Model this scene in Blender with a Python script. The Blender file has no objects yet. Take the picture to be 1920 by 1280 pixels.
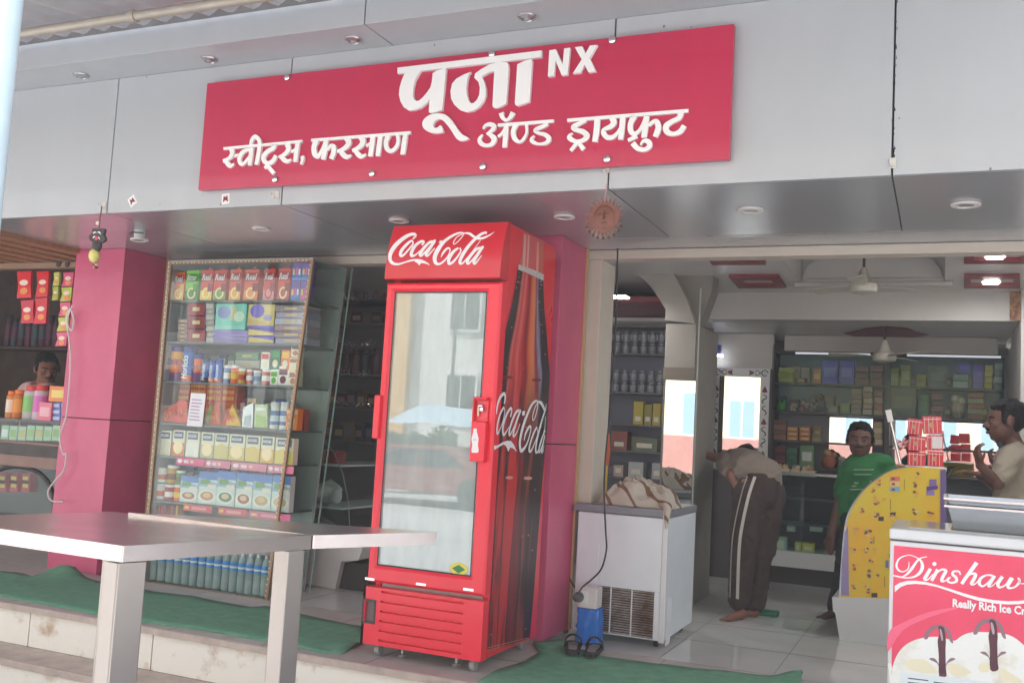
import bpy, bmesh, math, random
from mathutils import Vector, Matrix, geometry, noise
R = random.Random(7)
rad = math.radians
S = bpy.context.scene
COL = S.collection
# ------------------------------------------------------------------ camera
H = 1.15
CAM = Vector((0.0, 0.0, H))
_cx, _cy, F = 960.0, 640.0, 1849.28
_yaw, _pit, _rol = -0.41502679, 0.08715165, 0.05564744
def _rotm():
    A = Matrix(((1, 0, 0), (0, 0, -1), (0, 1, 0)))
    cy, sy = math.cos(_yaw), math.sin(_yaw)
    Ry = Matrix(((cy, 0, -sy), (0, 1, 0), (sy, 0, cy)))
    cp, sp = math.cos(_pit), math.sin(_pit)
    Rp = Matrix(((1, 0, 0), (0, cp, sp), (0, -sp, cp)))
    cr, sr = math.cos(_rol), math.sin(_rol)
    Rr = Matrix(((cr, -sr, 0), (sr, cr, 0), (0, 0, 1)))
    return Rr @ Rp @ Ry @ A
RM = _rotm()
cam_d = bpy.data.cameras.new("camera")
cam = bpy.data.objects.new("camera", cam_d); COL.objects.link(cam)
cam_d.sensor_width = 36.0; cam_d.sensor_fit = 'HORIZONTAL'; cam_d.lens = F / 1920 * 36
cam_d.clip_start = 0.05; cam_d.clip_end = 500
_m = Matrix((RM[0], -RM[1], -RM[2])).transposed()
cam.matrix_world = Matrix.Translation(CAM) @ _m.to_4x4()
S.camera = cam
# ------------------------------------------------------------------ light
SUN_EL, SUN_AZ = 52.0, 215.0
w = bpy.data.worlds.new("World"); S.world = w; w.use_nodes = True
nt = w.node_tree; bgn = nt.nodes["Background"]
sky = nt.nodes.new("ShaderNodeTexSky"); sky.sky_type = 'NISHITA'; sky.sun_disc = False
sky.sun_elevation = rad(SUN_EL); sky.air_density = 1.0; sky.dust_density = 3.0
hsv = nt.nodes.new("ShaderNodeHueSaturation"); hsv.inputs['Saturation'].default_value = 0.45
nt.links.new(sky.outputs[0], hsv.inputs['Color']); nt.links.new(hsv.outputs[0], bgn.inputs[0])
bgn.inputs[1].default_value = 0.15
sl = bpy.data.lights.new("sun", 'SUN'); so = bpy.data.objects.new("sun", sl); COL.objects.link(so)
sl.energy = 5.0; sl.angle = rad(0.5); sl.color = (1.0, 0.98, 0.95)
sdir = Vector((0.62, -0.42, -1.0)).normalized()      # the way the sunlight travels: from behind the shop, over its left end
so.rotation_euler = sdir.to_track_quat('-Z', 'Y').to_euler(); so.location = (0, 0, 12)
sky.sun_elevation = math.asin(-sdir.z); sky.sun_rotation = math.atan2(-sdir.x, -sdir.y)
S.view_settings.view_transform = 'Standard'; S.view_settings.look = 'None'
S.view_settings.gamma = 1.0; S.view_settings.use_curve_mapping = False
S.view_settings.exposure = 1.55
S.cycles.use_denoising = True
S.cycles.max_bounces = 10; S.cycles.diffuse_bounces = 5; S.cycles.glossy_bounces = 5; S.cycles.transparent_max_bounces = 12
S.cycles.sample_clamp_indirect = 6.0; S.cycles.caustics_reflective = False; S.cycles.caustics_refractive = False
# ------------------------------------------------------------------ pixels of the photograph -> points of the place
def PX(x, y, X=None, Y=None, Z=None):
    d = RM.transposed() @ Vector(((x - _cx) / F, (y - _cy) / F, 1.0))
    if X is not None: t = (X - CAM.x) / d.x
    elif Y is not None: t = (Y - CAM.y) / d.y
    else: t = (Z - CAM.z) / d.z
    return CAM + d * t
# ------------------------------------------------------------------ materials
def lin(c):
    return tuple(((v / 255) / 12.92 if v / 255 <= .04045 else (((v / 255) + .055) / 1.055) ** 2.4) for v in c[:3]) + (1,)
_M = {}
def M(name, col=(200, 200, 200), rough=.5, metal=0., var=0., vs=6., bump=0., bs=60., coat=0., emit=0., spec=.5, stretch=None, aniso=0., col2=None, thr=None):
    if name in _M: return _M[name]
    m = bpy.data.materials.new(name); m.use_nodes = True; _M[name] = m
    t = m.node_tree; p = t.nodes["Principled BSDF"]
    c = lin(col)
    p.inputs['Base Color'].default_value = c
    p.inputs['Roughness'].default_value = rough; p.inputs['Metallic'].default_value = metal
    p.inputs['Specular IOR Level'].default_value = spec
    p.inputs['Coat Weight'].default_value = coat; p.inputs['Coat Roughness'].default_value = .08
    p.inputs['Anisotropic'].default_value = aniso
    if emit:
        p.inputs['Emission Color'].default_value = c; p.inputs['Emission Strength'].default_value = emit
    if var or bump or col2:
        tc = t.nodes.new("ShaderNodeTexCoord"); mp = t.nodes.new("ShaderNodeMapping")
        t.links.new(tc.outputs['Object'], mp.inputs['Vector'])
        if stretch: mp.inputs['Scale'].default_value = stretch
    if var or col2:
        n = t.nodes.new("ShaderNodeTexNoise"); n.inputs['Scale'].default_value = vs; n.inputs['Detail'].default_value = 6; n.inputs['Roughness'].default_value = .65
        t.links.new(mp.outputs[0], n.inputs['Vector'])
        cr = t.nodes.new("ShaderNodeValToRGB")
        if col2:
            d, l = lin(col2), c
        else:
            d = tuple(v * (1 - var) for v in c[:3]) + (1,); l = tuple(min(1, v * (1 + var * .6)) for v in c[:3]) + (1,)
        a, b = thr or (.32, .68)
        cr.color_ramp.elements[0].position = a; cr.color_ramp.elements[0].color = d
        cr.color_ramp.elements[1].position = b; cr.color_ramp.elements[1].color = l
        t.links.new(n.outputs[0], cr.inputs[0]); t.links.new(cr.outputs[0], p.inputs['Base Color'])
        mr = t.nodes.new("ShaderNodeMapRange"); mr.inputs[3].default_value = min(1, rough * 1.25 + .03); mr.inputs[4].default_value = rough * .8
        t.links.new(n.outputs[0], mr.inputs[0]); t.links.new(mr.outputs[0], p.inputs['Roughness'])
    if bump:
        n2 = t.nodes.new("ShaderNodeTexNoise"); n2.inputs['Scale'].default_value = bs; n2.inputs['Detail'].default_value = 4
        t.links.new(mp.outputs[0], n2.inputs['Vector'])
        b = t.nodes.new("ShaderNodeBump"); b.inputs['Strength'].default_value = bump; b.inputs['Distance'].default_value = .01
        t.links.new(n2.outputs[0], b.inputs['Height']); t.links.new(b.outputs[0], p.inputs['Normal'])
    return m
def glass(name, ior=1.5, tint=(240, 250, 246), rough=.0, extra=0., film=0.):
    if name in _M: return _M[name]
    m = bpy.data.materials.new(name); m.use_nodes = True; _M[name] = m
    t = m.node_tree; t.nodes.remove(t.nodes["Principled BSDF"]); out = t.nodes["Material Output"]
    tr = t.nodes.new("ShaderNodeBsdfTransparent"); tr.inputs[0].default_value = lin(tint)
    gl = t.nodes.new("ShaderNodeBsdfGlossy"); gl.inputs['Roughness'].default_value = rough
    fr = t.nodes.new("ShaderNodeFresnel"); fr.inputs[0].default_value = ior
    mx = t.nodes.new("ShaderNodeMixShader")
    if extra:
        ad = t.nodes.new("ShaderNodeMath"); ad.operation = 'ADD'; ad.use_clamp = True; ad.inputs[1].default_value = extra
        t.links.new(fr.outputs[0], ad.inputs[0]); fo = ad.outputs[0]
    else: fo = fr.outputs[0]
    ge = t.nodes.new("ShaderNodeNewGeometry"); iv = t.nodes.new("ShaderNodeMath"); iv.operation = 'SUBTRACT'; iv.inputs[0].default_value = 1.0; t.links.new(ge.outputs['Backfacing'], iv.inputs[1])
    mu = t.nodes.new("ShaderNodeMath"); mu.operation = 'MULTIPLY'; t.links.new(fo, mu.inputs[0]); t.links.new(iv.outputs[0], mu.inputs[1]); t.links.new(mu.outputs[0], mx.inputs[0])
    t.links.new(tr.outputs[0], mx.inputs[1]); t.links.new(gl.outputs[0], mx.inputs[2])
    if film:
        df = t.nodes.new("ShaderNodeBsdfDiffuse"); df.inputs[0].default_value = lin((214, 226, 222)); m2 = t.nodes.new("ShaderNodeMixShader")
        n = t.nodes.new("ShaderNodeTexNoise"); n.inputs['Scale'].default_value = 5; n.inputs['Detail'].default_value = 6; r_ = t.nodes.new("ShaderNodeMapRange"); r_.inputs[1].default_value = .3; r_.inputs[2].default_value = .7; r_.inputs[3].default_value = film * .85; r_.inputs[4].default_value = film * 1.15
        tc = t.nodes.new("ShaderNodeTexCoord"); mp = t.nodes.new("ShaderNodeMapping"); mp.inputs['Scale'].default_value = (3, 3, .7); t.links.new(tc.outputs['Object'], mp.inputs[0]); t.links.new(mp.outputs[0], n.inputs['Vector'])
        t.links.new(n.outputs[0], r_.inputs[0]); t.links.new(r_.outputs[0], m2.inputs[0]); t.links.new(mx.outputs[0], m2.inputs[1]); t.links.new(df.outputs[0], m2.inputs[2]); mx = m2
    t.links.new(mx.outputs[0], out.inputs[0])
    return m
_P = {}
def P(*c, rough=.45, spec=.4):          # a printed / painted colour
    k = (c, rough)
    if k not in _P: _P[k] = M("print_%02x%02x%02x_%d" % (c[0], c[1], c[2], int(rough * 100)), c, rough, spec=spec)
    return _P[k]
# ------------------------------------------------------------------ mesh builder
def frame(d):
    d = d.normalized(); a = Vector((0, 0, 1)) if abs(d.z) < .9 else Vector((1, 0, 0))
    u = d.cross(a).normalized(); return u, d.cross(u).normalized()
def smooth_pts(pts, n=6, closed=False):
    out = []; N = len(pts)
    rng = range(N if closed else N - 1)
    for i in rng:
        g = (lambda k: pts[k % N]) if closed else (lambda k: pts[max(0, min(N - 1, k))])
        p0, p1, p2, p3 = g(i - 1), g(i), g(i + 1), g(i + 2)
        for k in range(n):
            t = k / n
            out.append(tuple(.5 * (2 * b + (c - a) * t + (2 * a - 5 * b + 4 * c - d) * t * t + (3 * b - a - 3 * c + d) * t ** 3) for a, b, c, d in zip(p0, p1, p2, p3)))
    if not closed: out.append(tuple(pts[-1]))
    return out
_TX = {}
def text2d(s, bold=0., shear=0.):
    k = (s, bold, shear)
    if k in _TX: return _TX[k]
    cu = bpy.data.curves.new("t", 'FONT'); cu.body = s; cu.size = 1; cu.offset = bold; cu.shear = shear; cu.resolution_u = 2
    o = bpy.data.objects.new("t", cu); COL.objects.link(o)
    dg = bpy.context.evaluated_depsgraph_get(); me = o.evaluated_get(dg).to_mesh()
    v = [(a.co.x, a.co.y) for a in me.vertices]; f = [tuple(p.vertices) for p in me.polygons]
    o.evaluated_get(dg).to_mesh_clear(); bpy.data.objects.remove(o); bpy.data.curves.remove(cu)
    if v:
        x0 = min(a[0] for a in v); x1 = max(a[0] for a in v); y0 = min(a[1] for a in v); y1 = max(a[1] for a in v)
        v = [((a - x0) / (x1 - x0), (b - y0) / (y1 - y0)) for a, b in v]
    _TX[k] = (v, f); return _TX[k]
def wloc(o):
    p = Vector((0, 0, 0))
    while o is not None: p = p + o.location; o = o.parent
    return p
class MB:
    def __init__(s): s.v = []; s.f = []; s.mi = []; s.mats = []
    def _m(s, m):
        if m not in s.mats: s.mats.append(m)
        return s.mats.index(m)
    def add(s, vs, fs, m):
        o = len(s.v); s.v += [Vector(a) for a in vs]; k = s._m(m)
        for f in fs: s.f.append(tuple(o + i for i in f)); s.mi.append(k)
        return s
    def box(s, x0, x1, y0, y1, z0, z1, m):
        return s.add([(x, y, z) for x in (x0, x1) for y in (y0, y1) for z in (z0, z1)],
                     [(0, 1, 3, 2), (4, 6, 7, 5), (0, 4, 5, 1), (2, 3, 7, 6), (0, 2, 6, 4), (1, 5, 7, 3)], m)
    def obox(s, c, u, v, n, m):
        c, u, v, n = map(Vector, (c, u, v, n))
        return s.add([c + a * u + b * v + e * n for a in (-1, 1) for b in (-1, 1) for e in (-1, 1)],
                     [(0, 1, 3, 2), (4, 6, 7, 5), (0, 4, 5, 1), (2, 3, 7, 6), (0, 2, 6, 4), (1, 5, 7, 3)], m)
    def tube(s, pts, r, m, seg=8, cap=True):
        pts = [Vector(p) for p in pts]; N = len(pts); rs = r if isinstance(r, (list, tuple)) else [r] * N
        o = []; fs = []
        u = None
        for i, p in enumerate(pts):
            d = (pts[min(N - 1, i + 1)] - pts[max(0, i - 1)])
            if d.length < 1e-9: d = Vector((0, 0, 1))
            d.normalize()
            if u is None: u, _ = frame(d)
            u = (u - d * u.dot(d)); u = u.normalized() if u.length > 1e-6 else frame(d)[0]
            w_ = d.cross(u)
            for k in range(seg):
                a = 2 * math.pi * k / seg; o.append(p + (u * math.cos(a) + w_ * math.sin(a)) * rs[i])
        for i in range(N - 1):
            for k in range(seg):
                k2 = (k + 1) % seg; fs.append((i * seg + k, i * seg + k2, (i + 1) * seg + k2, (i + 1) * seg + k))
        if cap: fs.append(tuple(range(seg))[::-1]); fs.append(tuple((N - 1) * seg + k for k in range(seg)))
        return s.add(o, fs, m)
    def cyl(s, a, b, r, m, r2=None, seg=14): return s.tube([a, b], [r, r if r2 is None else r2], m, seg)
    def lathe(s, prof, c, m, seg=18, axis=(0, 0, 1)):
        ax = Vector(axis).normalized(); u, w_ = frame(ax); c = Vector(c); o = []; fs = []; N = len(prof)
        for r, z in prof:
            for k in range(seg):
                a = 2 * math.pi * k / seg; o.append(c + ax * z + (u * math.cos(a) + w_ * math.sin(a)) * r)
        for i in range(N - 1):
            for k in range(seg):
                k2 = (k + 1) % seg; fs.append((i * seg + k, i * seg + k2, (i + 1) * seg + k2, (i + 1) * seg + k))
        fs.append(tuple(range(seg))[::-1]); fs.append(tuple((N - 1) * seg + k for k in range(seg)))
        return s.add(o, fs, m)
    def ell(s, c, r, m, seg=14, ring=9, rot=None):
        c = Vector(c); r = (r, r, r) if not isinstance(r, (tuple, list)) else r; o = []; fs = []
        for i in range(ring + 1):
            th = math.pi * i / ring
            for k in range(seg):
                a = 2 * math.pi * k / seg
                p = Vector((r[0] * math.sin(th) * math.cos(a), r[1] * math.sin(th) * math.sin(a), r[2] * math.cos(th)))
                if rot is not None: p = rot @ p
                o.append(c + p)
        for i in range(ring):
            for k in range(seg):
                k2 = (k + 1) % seg; fs.append((i * seg + k, (i + 1) * seg + k, (i + 1) * seg + k2, i * seg + k2))
        return s.add(o, fs, m)
    def poly(s, pts, m):                       # flat polygon of any outline
        pts = [Vector(p) for p in pts]
        return s.add(pts, geometry.tessellate_polygon([pts]), m)
    def prism(s, pts, d, m, ms=None):          # outline pts, extruded by vector d
        pts = [Vector(p) for p in pts]; d = Vector(d); N = len(pts); t = geometry.tessellate_polygon([pts])
        s.add(pts, t, m); s.add([p + d for p in pts], t, m)
        return s.add(pts + [p + d for p in pts], [(i, (i + 1) % N, N + (i + 1) % N, N + i) for i in range(N)], ms or m)
    def ribbon(s, pts, ws, nrm, dep, m):       # brush stroke with thickness: pts centre line on a surface, nrm towards viewer
        N = len(pts); o = []; fs = []; nrm = Vector(nrm)
        for i, p in enumerate(pts):
            d = Vector(pts[min(N - 1, i + 1)]) - Vector(pts[max(0, i - 1)])
            if d.length < 1e-9: d = Vector((1, 0, 0))
            sd = nrm.cross(d).normalized() * ws[i] / 2; p = Vector(p)
            o += [p + sd, p - sd, p + sd + nrm * dep, p - sd + nrm * dep]
        for i in range(N - 1):
            a, b = 4 * i, 4 * i + 4
            fs += [(a + 2, a + 3, b + 3, b + 2), (a, a + 2, b + 2, b), (a + 1, b + 1, b + 3, a + 3)]
        fs += [(0, 1, 3, 2), (4 * N - 4, 4 * N - 2, 4 * N - 1, 4 * N - 3)]
        return s.add(o, fs, m)
    def text(s, t, o, u, v, m, bold=0., shear=0.):   # lower-left corner o, full-width vector u, full-height vector v
        vs, fs = text2d(t, bold, shear); o, u, v = Vector(o), Vector(u), Vector(v)
        return s.add([o + u * a + v * b for a, b in vs], fs, m)
    def build(s, name, parent=None, smooth=None, bevel=0., seg=2, loc=None):
        L = wloc(parent) if parent is not None else Vector(loc or (0, 0, 0))
        me = bpy.data.meshes.new(name); me.from_pydata([tuple(v - L) for v in s.v], [], s.f)
        for m in s.mats: me.materials.append(m)
        me.polygons.foreach_set('material_index', s.mi)
        b = bmesh.new(); b.from_mesh(me); bmesh.ops.recalc_face_normals(b, faces=b.faces); b.to_mesh(me); b.free()
        if smooth:
            me.shade_smooth(); me.set_sharp_from_angle(angle=rad(smooth))
        o = bpy.data.objects.new(name, me); COL.objects.link(o)
        if parent is not None: o.parent = parent
        else: o.location = L
        if bevel:
            bv = o.modifiers.new("edge", 'BEVEL'); bv.width = bevel; bv.segments = seg; bv.limit_method = 'ANGLE'; bv.angle_limit = rad(40)
        me.update(); return o
def tag(o, label, cat, group=None, kind=None):
    if label: o['label'] = label
    if cat: o['category'] = cat
    if group: o['group'] = group
    if kind: o['kind'] = kind
    return o
def thing(name, label, cat, loc=(0, 0, 0), group=None):
    o = bpy.data.objects.new(name, None); COL.objects.link(o); o.location = loc; o.empty_display_size = .1
    return tag(o, label, cat, group)
def copy_tree(o, parent=None):
    c = o.copy(); COL.objects.link(c)
    if parent is not None: c.parent = parent
    for ch in list(o.children): copy_tree(ch, c)
    return c
def ground(name, mb): o = mb.build(name); o['kind'] = 'structure'; return o
def pbox(mb, x0, y0, x1, y1, Y, dep, m):       # box whose front shows the given rectangle of the photograph at depth Y
    xm, ym = (x0 + x1) / 2, (y0 + y1) / 2
    mb.box(PX(x0, ym, Y=Y).x, PX(x1, ym, Y=Y).x, Y, Y + dep, PX(xm, y1, Y=Y).z, PX(xm, y0, Y=Y).z, m)
    return mb
def rowof(x, z, Y):                 # the pixel row at which height z shows at column x and depth Y
    y = 600.0
    for _ in range(6):
        a, b = PX(x, y, Y=Y).z, PX(x, y + 1, Y=Y).z; y += (z - a) / (b - a)
    return y
def ordw(i): return ("first", "second", "third", "fourth", "fifth", "sixth", "seventh", "eighth", "ninth", "tenth", "eleventh", "twelfth", "thirteenth", "fourteenth", "fifteenth", "sixteenth", "seventeenth", "eighteenth", "nineteenth", "twentieth")[i]
# ------------------------------------------------------------------ shared materials
fascia_m = M("white_cladding", (176, 178, 181), .32, coat=.25, var=.035, vs=1.6, stretch=(3, 3, .6))
soffit_m = M("grey_cladding", (202, 204, 208), .25, metal=.55, aniso=.3, bump=.03, bs=30, stretch=(14, .6, 1))
joint_m = M("dark_joint", (28, 27, 27), .8)
pink_m = M("pink_cladding", (206, 84, 120), .38, coat=.15, var=.09, vs=3.5, bump=.04, bs=9)
sign_m = M("sign_acrylic", (188, 24, 70), .3, coat=.3, var=.05, vs=2.2, stretch=(3, 3, .6))
letter_m = M("white_letter", (238, 236, 233), .4)
letter_s = M("letter_edge", (196, 196, 196), .5)
steel_m = M("brushed_steel", (205, 200, 196), .24, metal=1, aniso=.5, var=.1, vs=9, stretch=(1, 8, 1))
chrome_m = M("chrome", (215, 215, 215), .16, metal=1)
beige_m = M("beige_paint", (206, 196, 182), .6, var=.05, vs=4)
white_wall = M("white_wall", (190, 185, 178), .55, var=.04, vs=2)
ceil_m = M("ceiling_paint", (205, 201, 196), .4, coat=.2, var=.03, vs=2)
maroon_m = M("maroon_paint", (128, 30, 42), .45, var=.1, vs=6)
dark_tile = M("dark_tile", (92, 86, 82), .3, var=.12, vs=5)
floor_m = M("polished_tile", (212, 210, 206), .08, var=.1, vs=2.2, spec=.6)
white_p = M("white_enamel", (222, 224, 226), .3, coat=.3, var=.04, vs=3)
black_p = M("black_plastic", (26, 26, 27), .45)
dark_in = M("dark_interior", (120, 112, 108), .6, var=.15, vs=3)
shelf_back = M("shelf_back", (150, 150, 158), .5, var=.05)
glass_m = glass("clear_glass", 1.5)
mirror_m = M("mirror", (235, 238, 236), .015, metal=1)
gl_edge = M("glass_edge", (150, 186, 176), .2)
lamp_m = M("lamp_glow", (255, 250, 240), .5, emit=14)
wood_m = M("brown_wood", (120, 84, 62), .5, var=.25, vs=9, stretch=(1, 6, 6))
ZS, YF, ZT, YB0, ZI = 2.25, 4.17, 3.045, 3.90, -0.035
# ------------------------------------------------------------------ ground, street, platform, steps
street_m = M("street", (180, 181, 182), .85, var=.16, vs=.8, bump=.25, bs=40)
ground("street", MB().box(-60, 60, -60, 4.4, -.6, -.40, street_m))
plat_m = M("platform_tile", (186, 178, 170), .35, var=.14, vs=5)
riser_m = M("stained_marble", (236, 230, 218), .5, col2=(190, 164, 138), vs=6, thr=(.27, .44), bump=.15, bs=50)
nose_m = M("worn_nosing", (190, 172, 160), .5, var=.25, vs=8)
ground("platform", MB().box(-11, 4, 4.17, 5.15, -.42, -.035, M("brown_grout", (130, 112, 98), .8)).box(-11, 4, 4.135, 5.15, -.035, 0, plat_m))
tiles = MB()
x = -11.0
while x < 3.9:
    wd = .9
    for z0, z1, y0 in ((-.222, -.038, 4.150), (-.42, -.262, 3.905)):
        tiles.box(x + .004, x + wd - .004, y0, y0 + .02, z0, z1, riser_m)
    x += wd
ground("steps", tiles.box(-11, 4, 3.925, 4.169, -.42, -.262, M("brown_grout"))
       .box(-11, 4, 3.89, 4.149, -.260, -.224, nose_m).box(-11, 4, 4.128, 4.1345, -.034, -.002, nose_m))
ground("shop_floor", MB().box(-5.6, 1.6, 5.151, 10.2, -.3, ZI, floor_m))
jm = MB(); jmm = M("tile_joint", (120, 114, 108), .7)
for k in range(12): jm.box(-5.58 + .6 * k, -5.577 + .6 * k, 5.16, 9.5, ZI + .0004, ZI + .0012, jmm)
for k in range(8): jm.box(-5.6, 1.3, 5.3 + .6 * k, 5.303 + .6 * k, ZI + .0014, ZI + .0022, jmm)
for k in range(23): jm.box(-10.9 + .6 * k, -10.897 + .6 * k, 4.14, 5.15, .0004, .0012, jmm)
jm.box(-11, 4, 4.62, 4.623, .0014, .0022, jmm)
ground("floor_joints", jm)
# ------------------------------------------------------------------ shop building: cladding, soffit, ceilings, walls
shop = thing("shop_building", "sweet shop building with grey white cladding fascia, open front and dim interior", "shop", (-2, 5.6, 0))
seams = [PX(212, 270, Y=YF).x, PX(547, 125, Y=YF).x, PX(1147, 200, Y=YF).x, PX(1676, 160, Y=YF).x]
xs = [-11.0] + seams + [3.2]
for a, b in zip(xs[:-1], xs[1:]):
    MB().box(a + .004, b - .004, YF, YF + .03, ZS - .002, ZT, fascia_m).build("fascia_panel", shop, bevel=.002)
MB().box(-11, 3.2, YF + .03, YF + .06, ZS + .03, ZT + .1, joint_m).build("fascia_backing", shop)
ys = PX(683, 45, Y=YB0).x
for a, b in ((-11.0, ys), (ys, 3.2)):
    MB().box(a + .004, b - .004, YB0, YF + .05, ZT + .001, ZT + .147, fascia_m).build("overhang_panel", shop, bevel=.002)
MB().box(-11, 3.2, YB0 + .01, YF + .2, ZT + .150, ZT + .75, M("dusty_plaster", (96, 92, 90), .8, var=.2)).build("parapet", shop)
YS2 = 5.28
sx = [-11.0, PX(620, 420, Z=ZS).x - .34, PX(1195, 398, Z=ZS).x - .0, PX(1686, 380, Z=ZS).x, 3.2]
sx[1] = PX(545, 387, Z=ZS).x
xs_l = PX(0, 432, Z=ZS).x
for a, b in ((xs_l, seams[0]), (seams[0], seams[1]), (seams[1], seams[2]), (seams[2], seams[3]), (seams[3], 3.2)):
    MB().box(a + .003, b - .003, YF + .031, YS2, ZS, ZS + .02, soffit_m).build("soffit_panel", shop)
MB().box(-5.75, 3.2, YS2 + .006, 5.66, ZS, ZS + .02, soffit_m).build("soffit_strip", shop)
MB().box(-11, 3.2, YF + .06, 5.7, ZS + .021, ZS + .04, joint_m).box(-11, 3.2, YF + .06, 10, ZS + .9, ZS + .95, joint_m).build("roof_slab", shop)
lint = MB()
zl = PX(1350, 482, Y=5.6).z
lint.box(-5.30, 1.2, 5.60, 5.72, zl, ZS - .002, beige_m); lint.build("lintel", shop, bevel=.004)
def jamb(x0, x1, ytop, ybot, Y=5.6):
    a, b = PX(x0[0], x0[1], Y=Y).x, PX(x1[0], x1[1], Y=Y).x
    return a, b
ja, jb = PX(1092, 560, Y=5.6).x, PX(1126, 560, Y=5.6).x
zj = PX(1085, 948, Y=5.6).z
MB().box(ja, jb, 5.601, 5.86, zj, zl - .001, beige_m).build("door_jamb", shop, bevel=.004)
MB().box(ja - .02, PX(1068, 1060, Y=5.605).x, 5.605, 5.64, ZI, zj - .03, dark_tile).build("jamb_dado", shop)
la, lb = PX(290, 560, Y=5.6).x, PX(320, 560, Y=5.6).x
zd = PX(265, 877, Y=5.6).z
MB().box(la - .05, lb, 5.56, 5.62, zd, zl - .001, beige_m).build("door_jamb", shop, bevel=.004)
MB().box(la - .05, lb, 5.562, 5.62, ZI, zd - .002, dark_tile).build("jamb_dado", shop)
ZC1 = 2.32
YBM = PX(1600, 548, Z=ZC1).y
ZC2 = PX(1600, 600, Y=YBM).z
bl = PX(1330, 570, Y=YBM).x; br = PX(1906, 575, Y=YBM).x
YBK = 9.55
def ceiling(name, x0, x1, y0, y1, z): MB().box(x0, x1, y0, y1, z, z + .03, ceil_m).build(name, shop)
# front ceiling with the recess of the fan, built as four slabs
rx0, rx1 = PX(1500, 525, Z=ZC1).x, PX(1772, 525, Z=ZC1).x
ry1 = PX(1640, 528, Z=ZC1).y; ry0 = ry1 - 1.25
for a in ((-6, rx0, 5.73, YBM), (rx1, 1.3, 5.73, YBM), (rx0, rx1, 5.73, ry0), (rx0, rx1, ry1, YBM)): ceiling("ceiling", *a, ZC1)
MB().box(rx0 - .03, rx1 + .03, ry0 - .03, ry1 + .03, ZC1 + .30, ZC1 + .33, ceil_m).box(rx0 - .03, rx0 - .001, ry0, ry1, ZC1 + .031, ZC1 + .3, ceil_m).box(rx1 + .001, rx1 + .03, ry0, ry1, ZC1 + .031, ZC1 + .3, ceil_m) \
    .box(rx0, rx1, ry1 + .001, ry1 + .03, ZC1 + .031, ZC1 + .3, ceil_m).build("ceiling_recess", shop)
MB().box(rx0 - .05, rx1 + .05, ry1 - .02, ry1 + .03, ZC1 - .035, ZC1 - .001, white_wall).build("recess_moulding", shop, bevel=.006)
arc = [Vector((rx0 + (rx1 - rx0) * (.5 + .48 * math.cos(math.pi * k / 20)), ry1 - .06, ZC1 + .02 + .24 * math.sin(math.pi * k / 20))) for k in range(21)]
MB().prism(arc, (0, .05, 0), white_wall).build("recess_arch", shop)
for sx_ in ((rx0 + .02, rx0 + .34), (rx1 - .34, rx1 - .02)):
    MB().box(sx_[0], sx_[1], ry1 - .5, ry1 - .42, ZC1 + .26, ZC1 + .29, maroon_m).build("recess_trim", shop)
MB().box(bl, br, YBM, YBM + .22, ZC2, ZC1 + .02, white_wall).build("beam", shop, bevel=.004)
ceiling("ceiling", -6, 1.3, YBM + .221, YBK, ZC2 + .005)
# lower tray rim and maroon ornament at the back
tl, tr_ = PX(1470, 650, Y=9.0), PX(1872, 652, Y=9.0)
MB().box(tl.x, tr_.x, 9.0, 9.05, PX(1660, 661, Y=9.0).z, ZC2 + .004, white_wall).build("ceiling_cove", shop, bevel=.01)
orn = [PX(px, py, Z=ZC2 - .004) for px, py in ((1582, 626), (1600, 622), (1625, 616), (1660, 613), (1700, 616), (1720, 624), (1742, 628), (1720, 632), (1690, 637), (1660, 640), (1625, 637), (1600, 630))]
MB().prism(orn, (0, 0, .004), maroon_m).build("ceiling_ornament", shop)
# walls
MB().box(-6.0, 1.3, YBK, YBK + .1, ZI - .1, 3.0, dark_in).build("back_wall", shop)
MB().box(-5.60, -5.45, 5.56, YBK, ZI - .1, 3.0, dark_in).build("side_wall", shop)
wx = PX(1906, 700, Y=7.8).x
MB().box(wx + .02, wx + .2, 7.8, YBK, ZI - .1, 3.0, white_wall).box(1.1, 1.3, 5.7, 7.8, ZI - .1, 3.0, white_wall).box(wx + .02, 1.3, 7.7, 7.799, ZI - .1, 3.0, white_wall).build("side_wall", shop)
# arch and mirror column
YC = 6.9
cl, cr_, cr2 = PX(1247, 650, Y=YC).x, PX(1304, 650, Y=YC).x, 0
zc = PX(1275, 607, Y=YC).z
col_m = M("column_toned", (150, 143, 134), .55, var=.05)  # wall white copied darker, shade put in against the lamp's glare
MB().box(cl, cr_, YC, YC + .75, ZI, zc, col_m).build("column", shop, bevel=.004)
MB().box(cl - .005, cr_ + .005, YC - .012, YC - .001, PX(1270, 712, Y=YC).z, PX(1270, 689, Y=YC).z, M("olive_band", (120, 110, 98), .5)).build("column_band", shop)
A = [PX(a, b, Y=YC) for a, b in ((1146, 482), (1250, 478), (1262, 510), (1288, 560), (1304, 607), (1247, 600), (1248, 580), (1236, 560), (1222, 540), (1205, 522), (1190, 514), (1172, 508), (1146, 506))]
MB().prism(A, (0, .3, 0), col_m).build("arch", shop)
B = [PX(a, b, Y=YC + .1) for a, b in ((1251, 479), (1340, 479), (1335, 545), (1312, 608), (1303, 607), (1288, 560), (1263, 510))]
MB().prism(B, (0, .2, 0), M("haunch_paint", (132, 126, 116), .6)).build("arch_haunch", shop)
m0, m1 = PX(1244, 830, Y=YC - .05), PX(1300, 830, Y=YC - .02); mz0, mz1 = PX(1270, 948, Y=YC - .03).z, PX(1270, 713, Y=YC - .03).z
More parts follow.
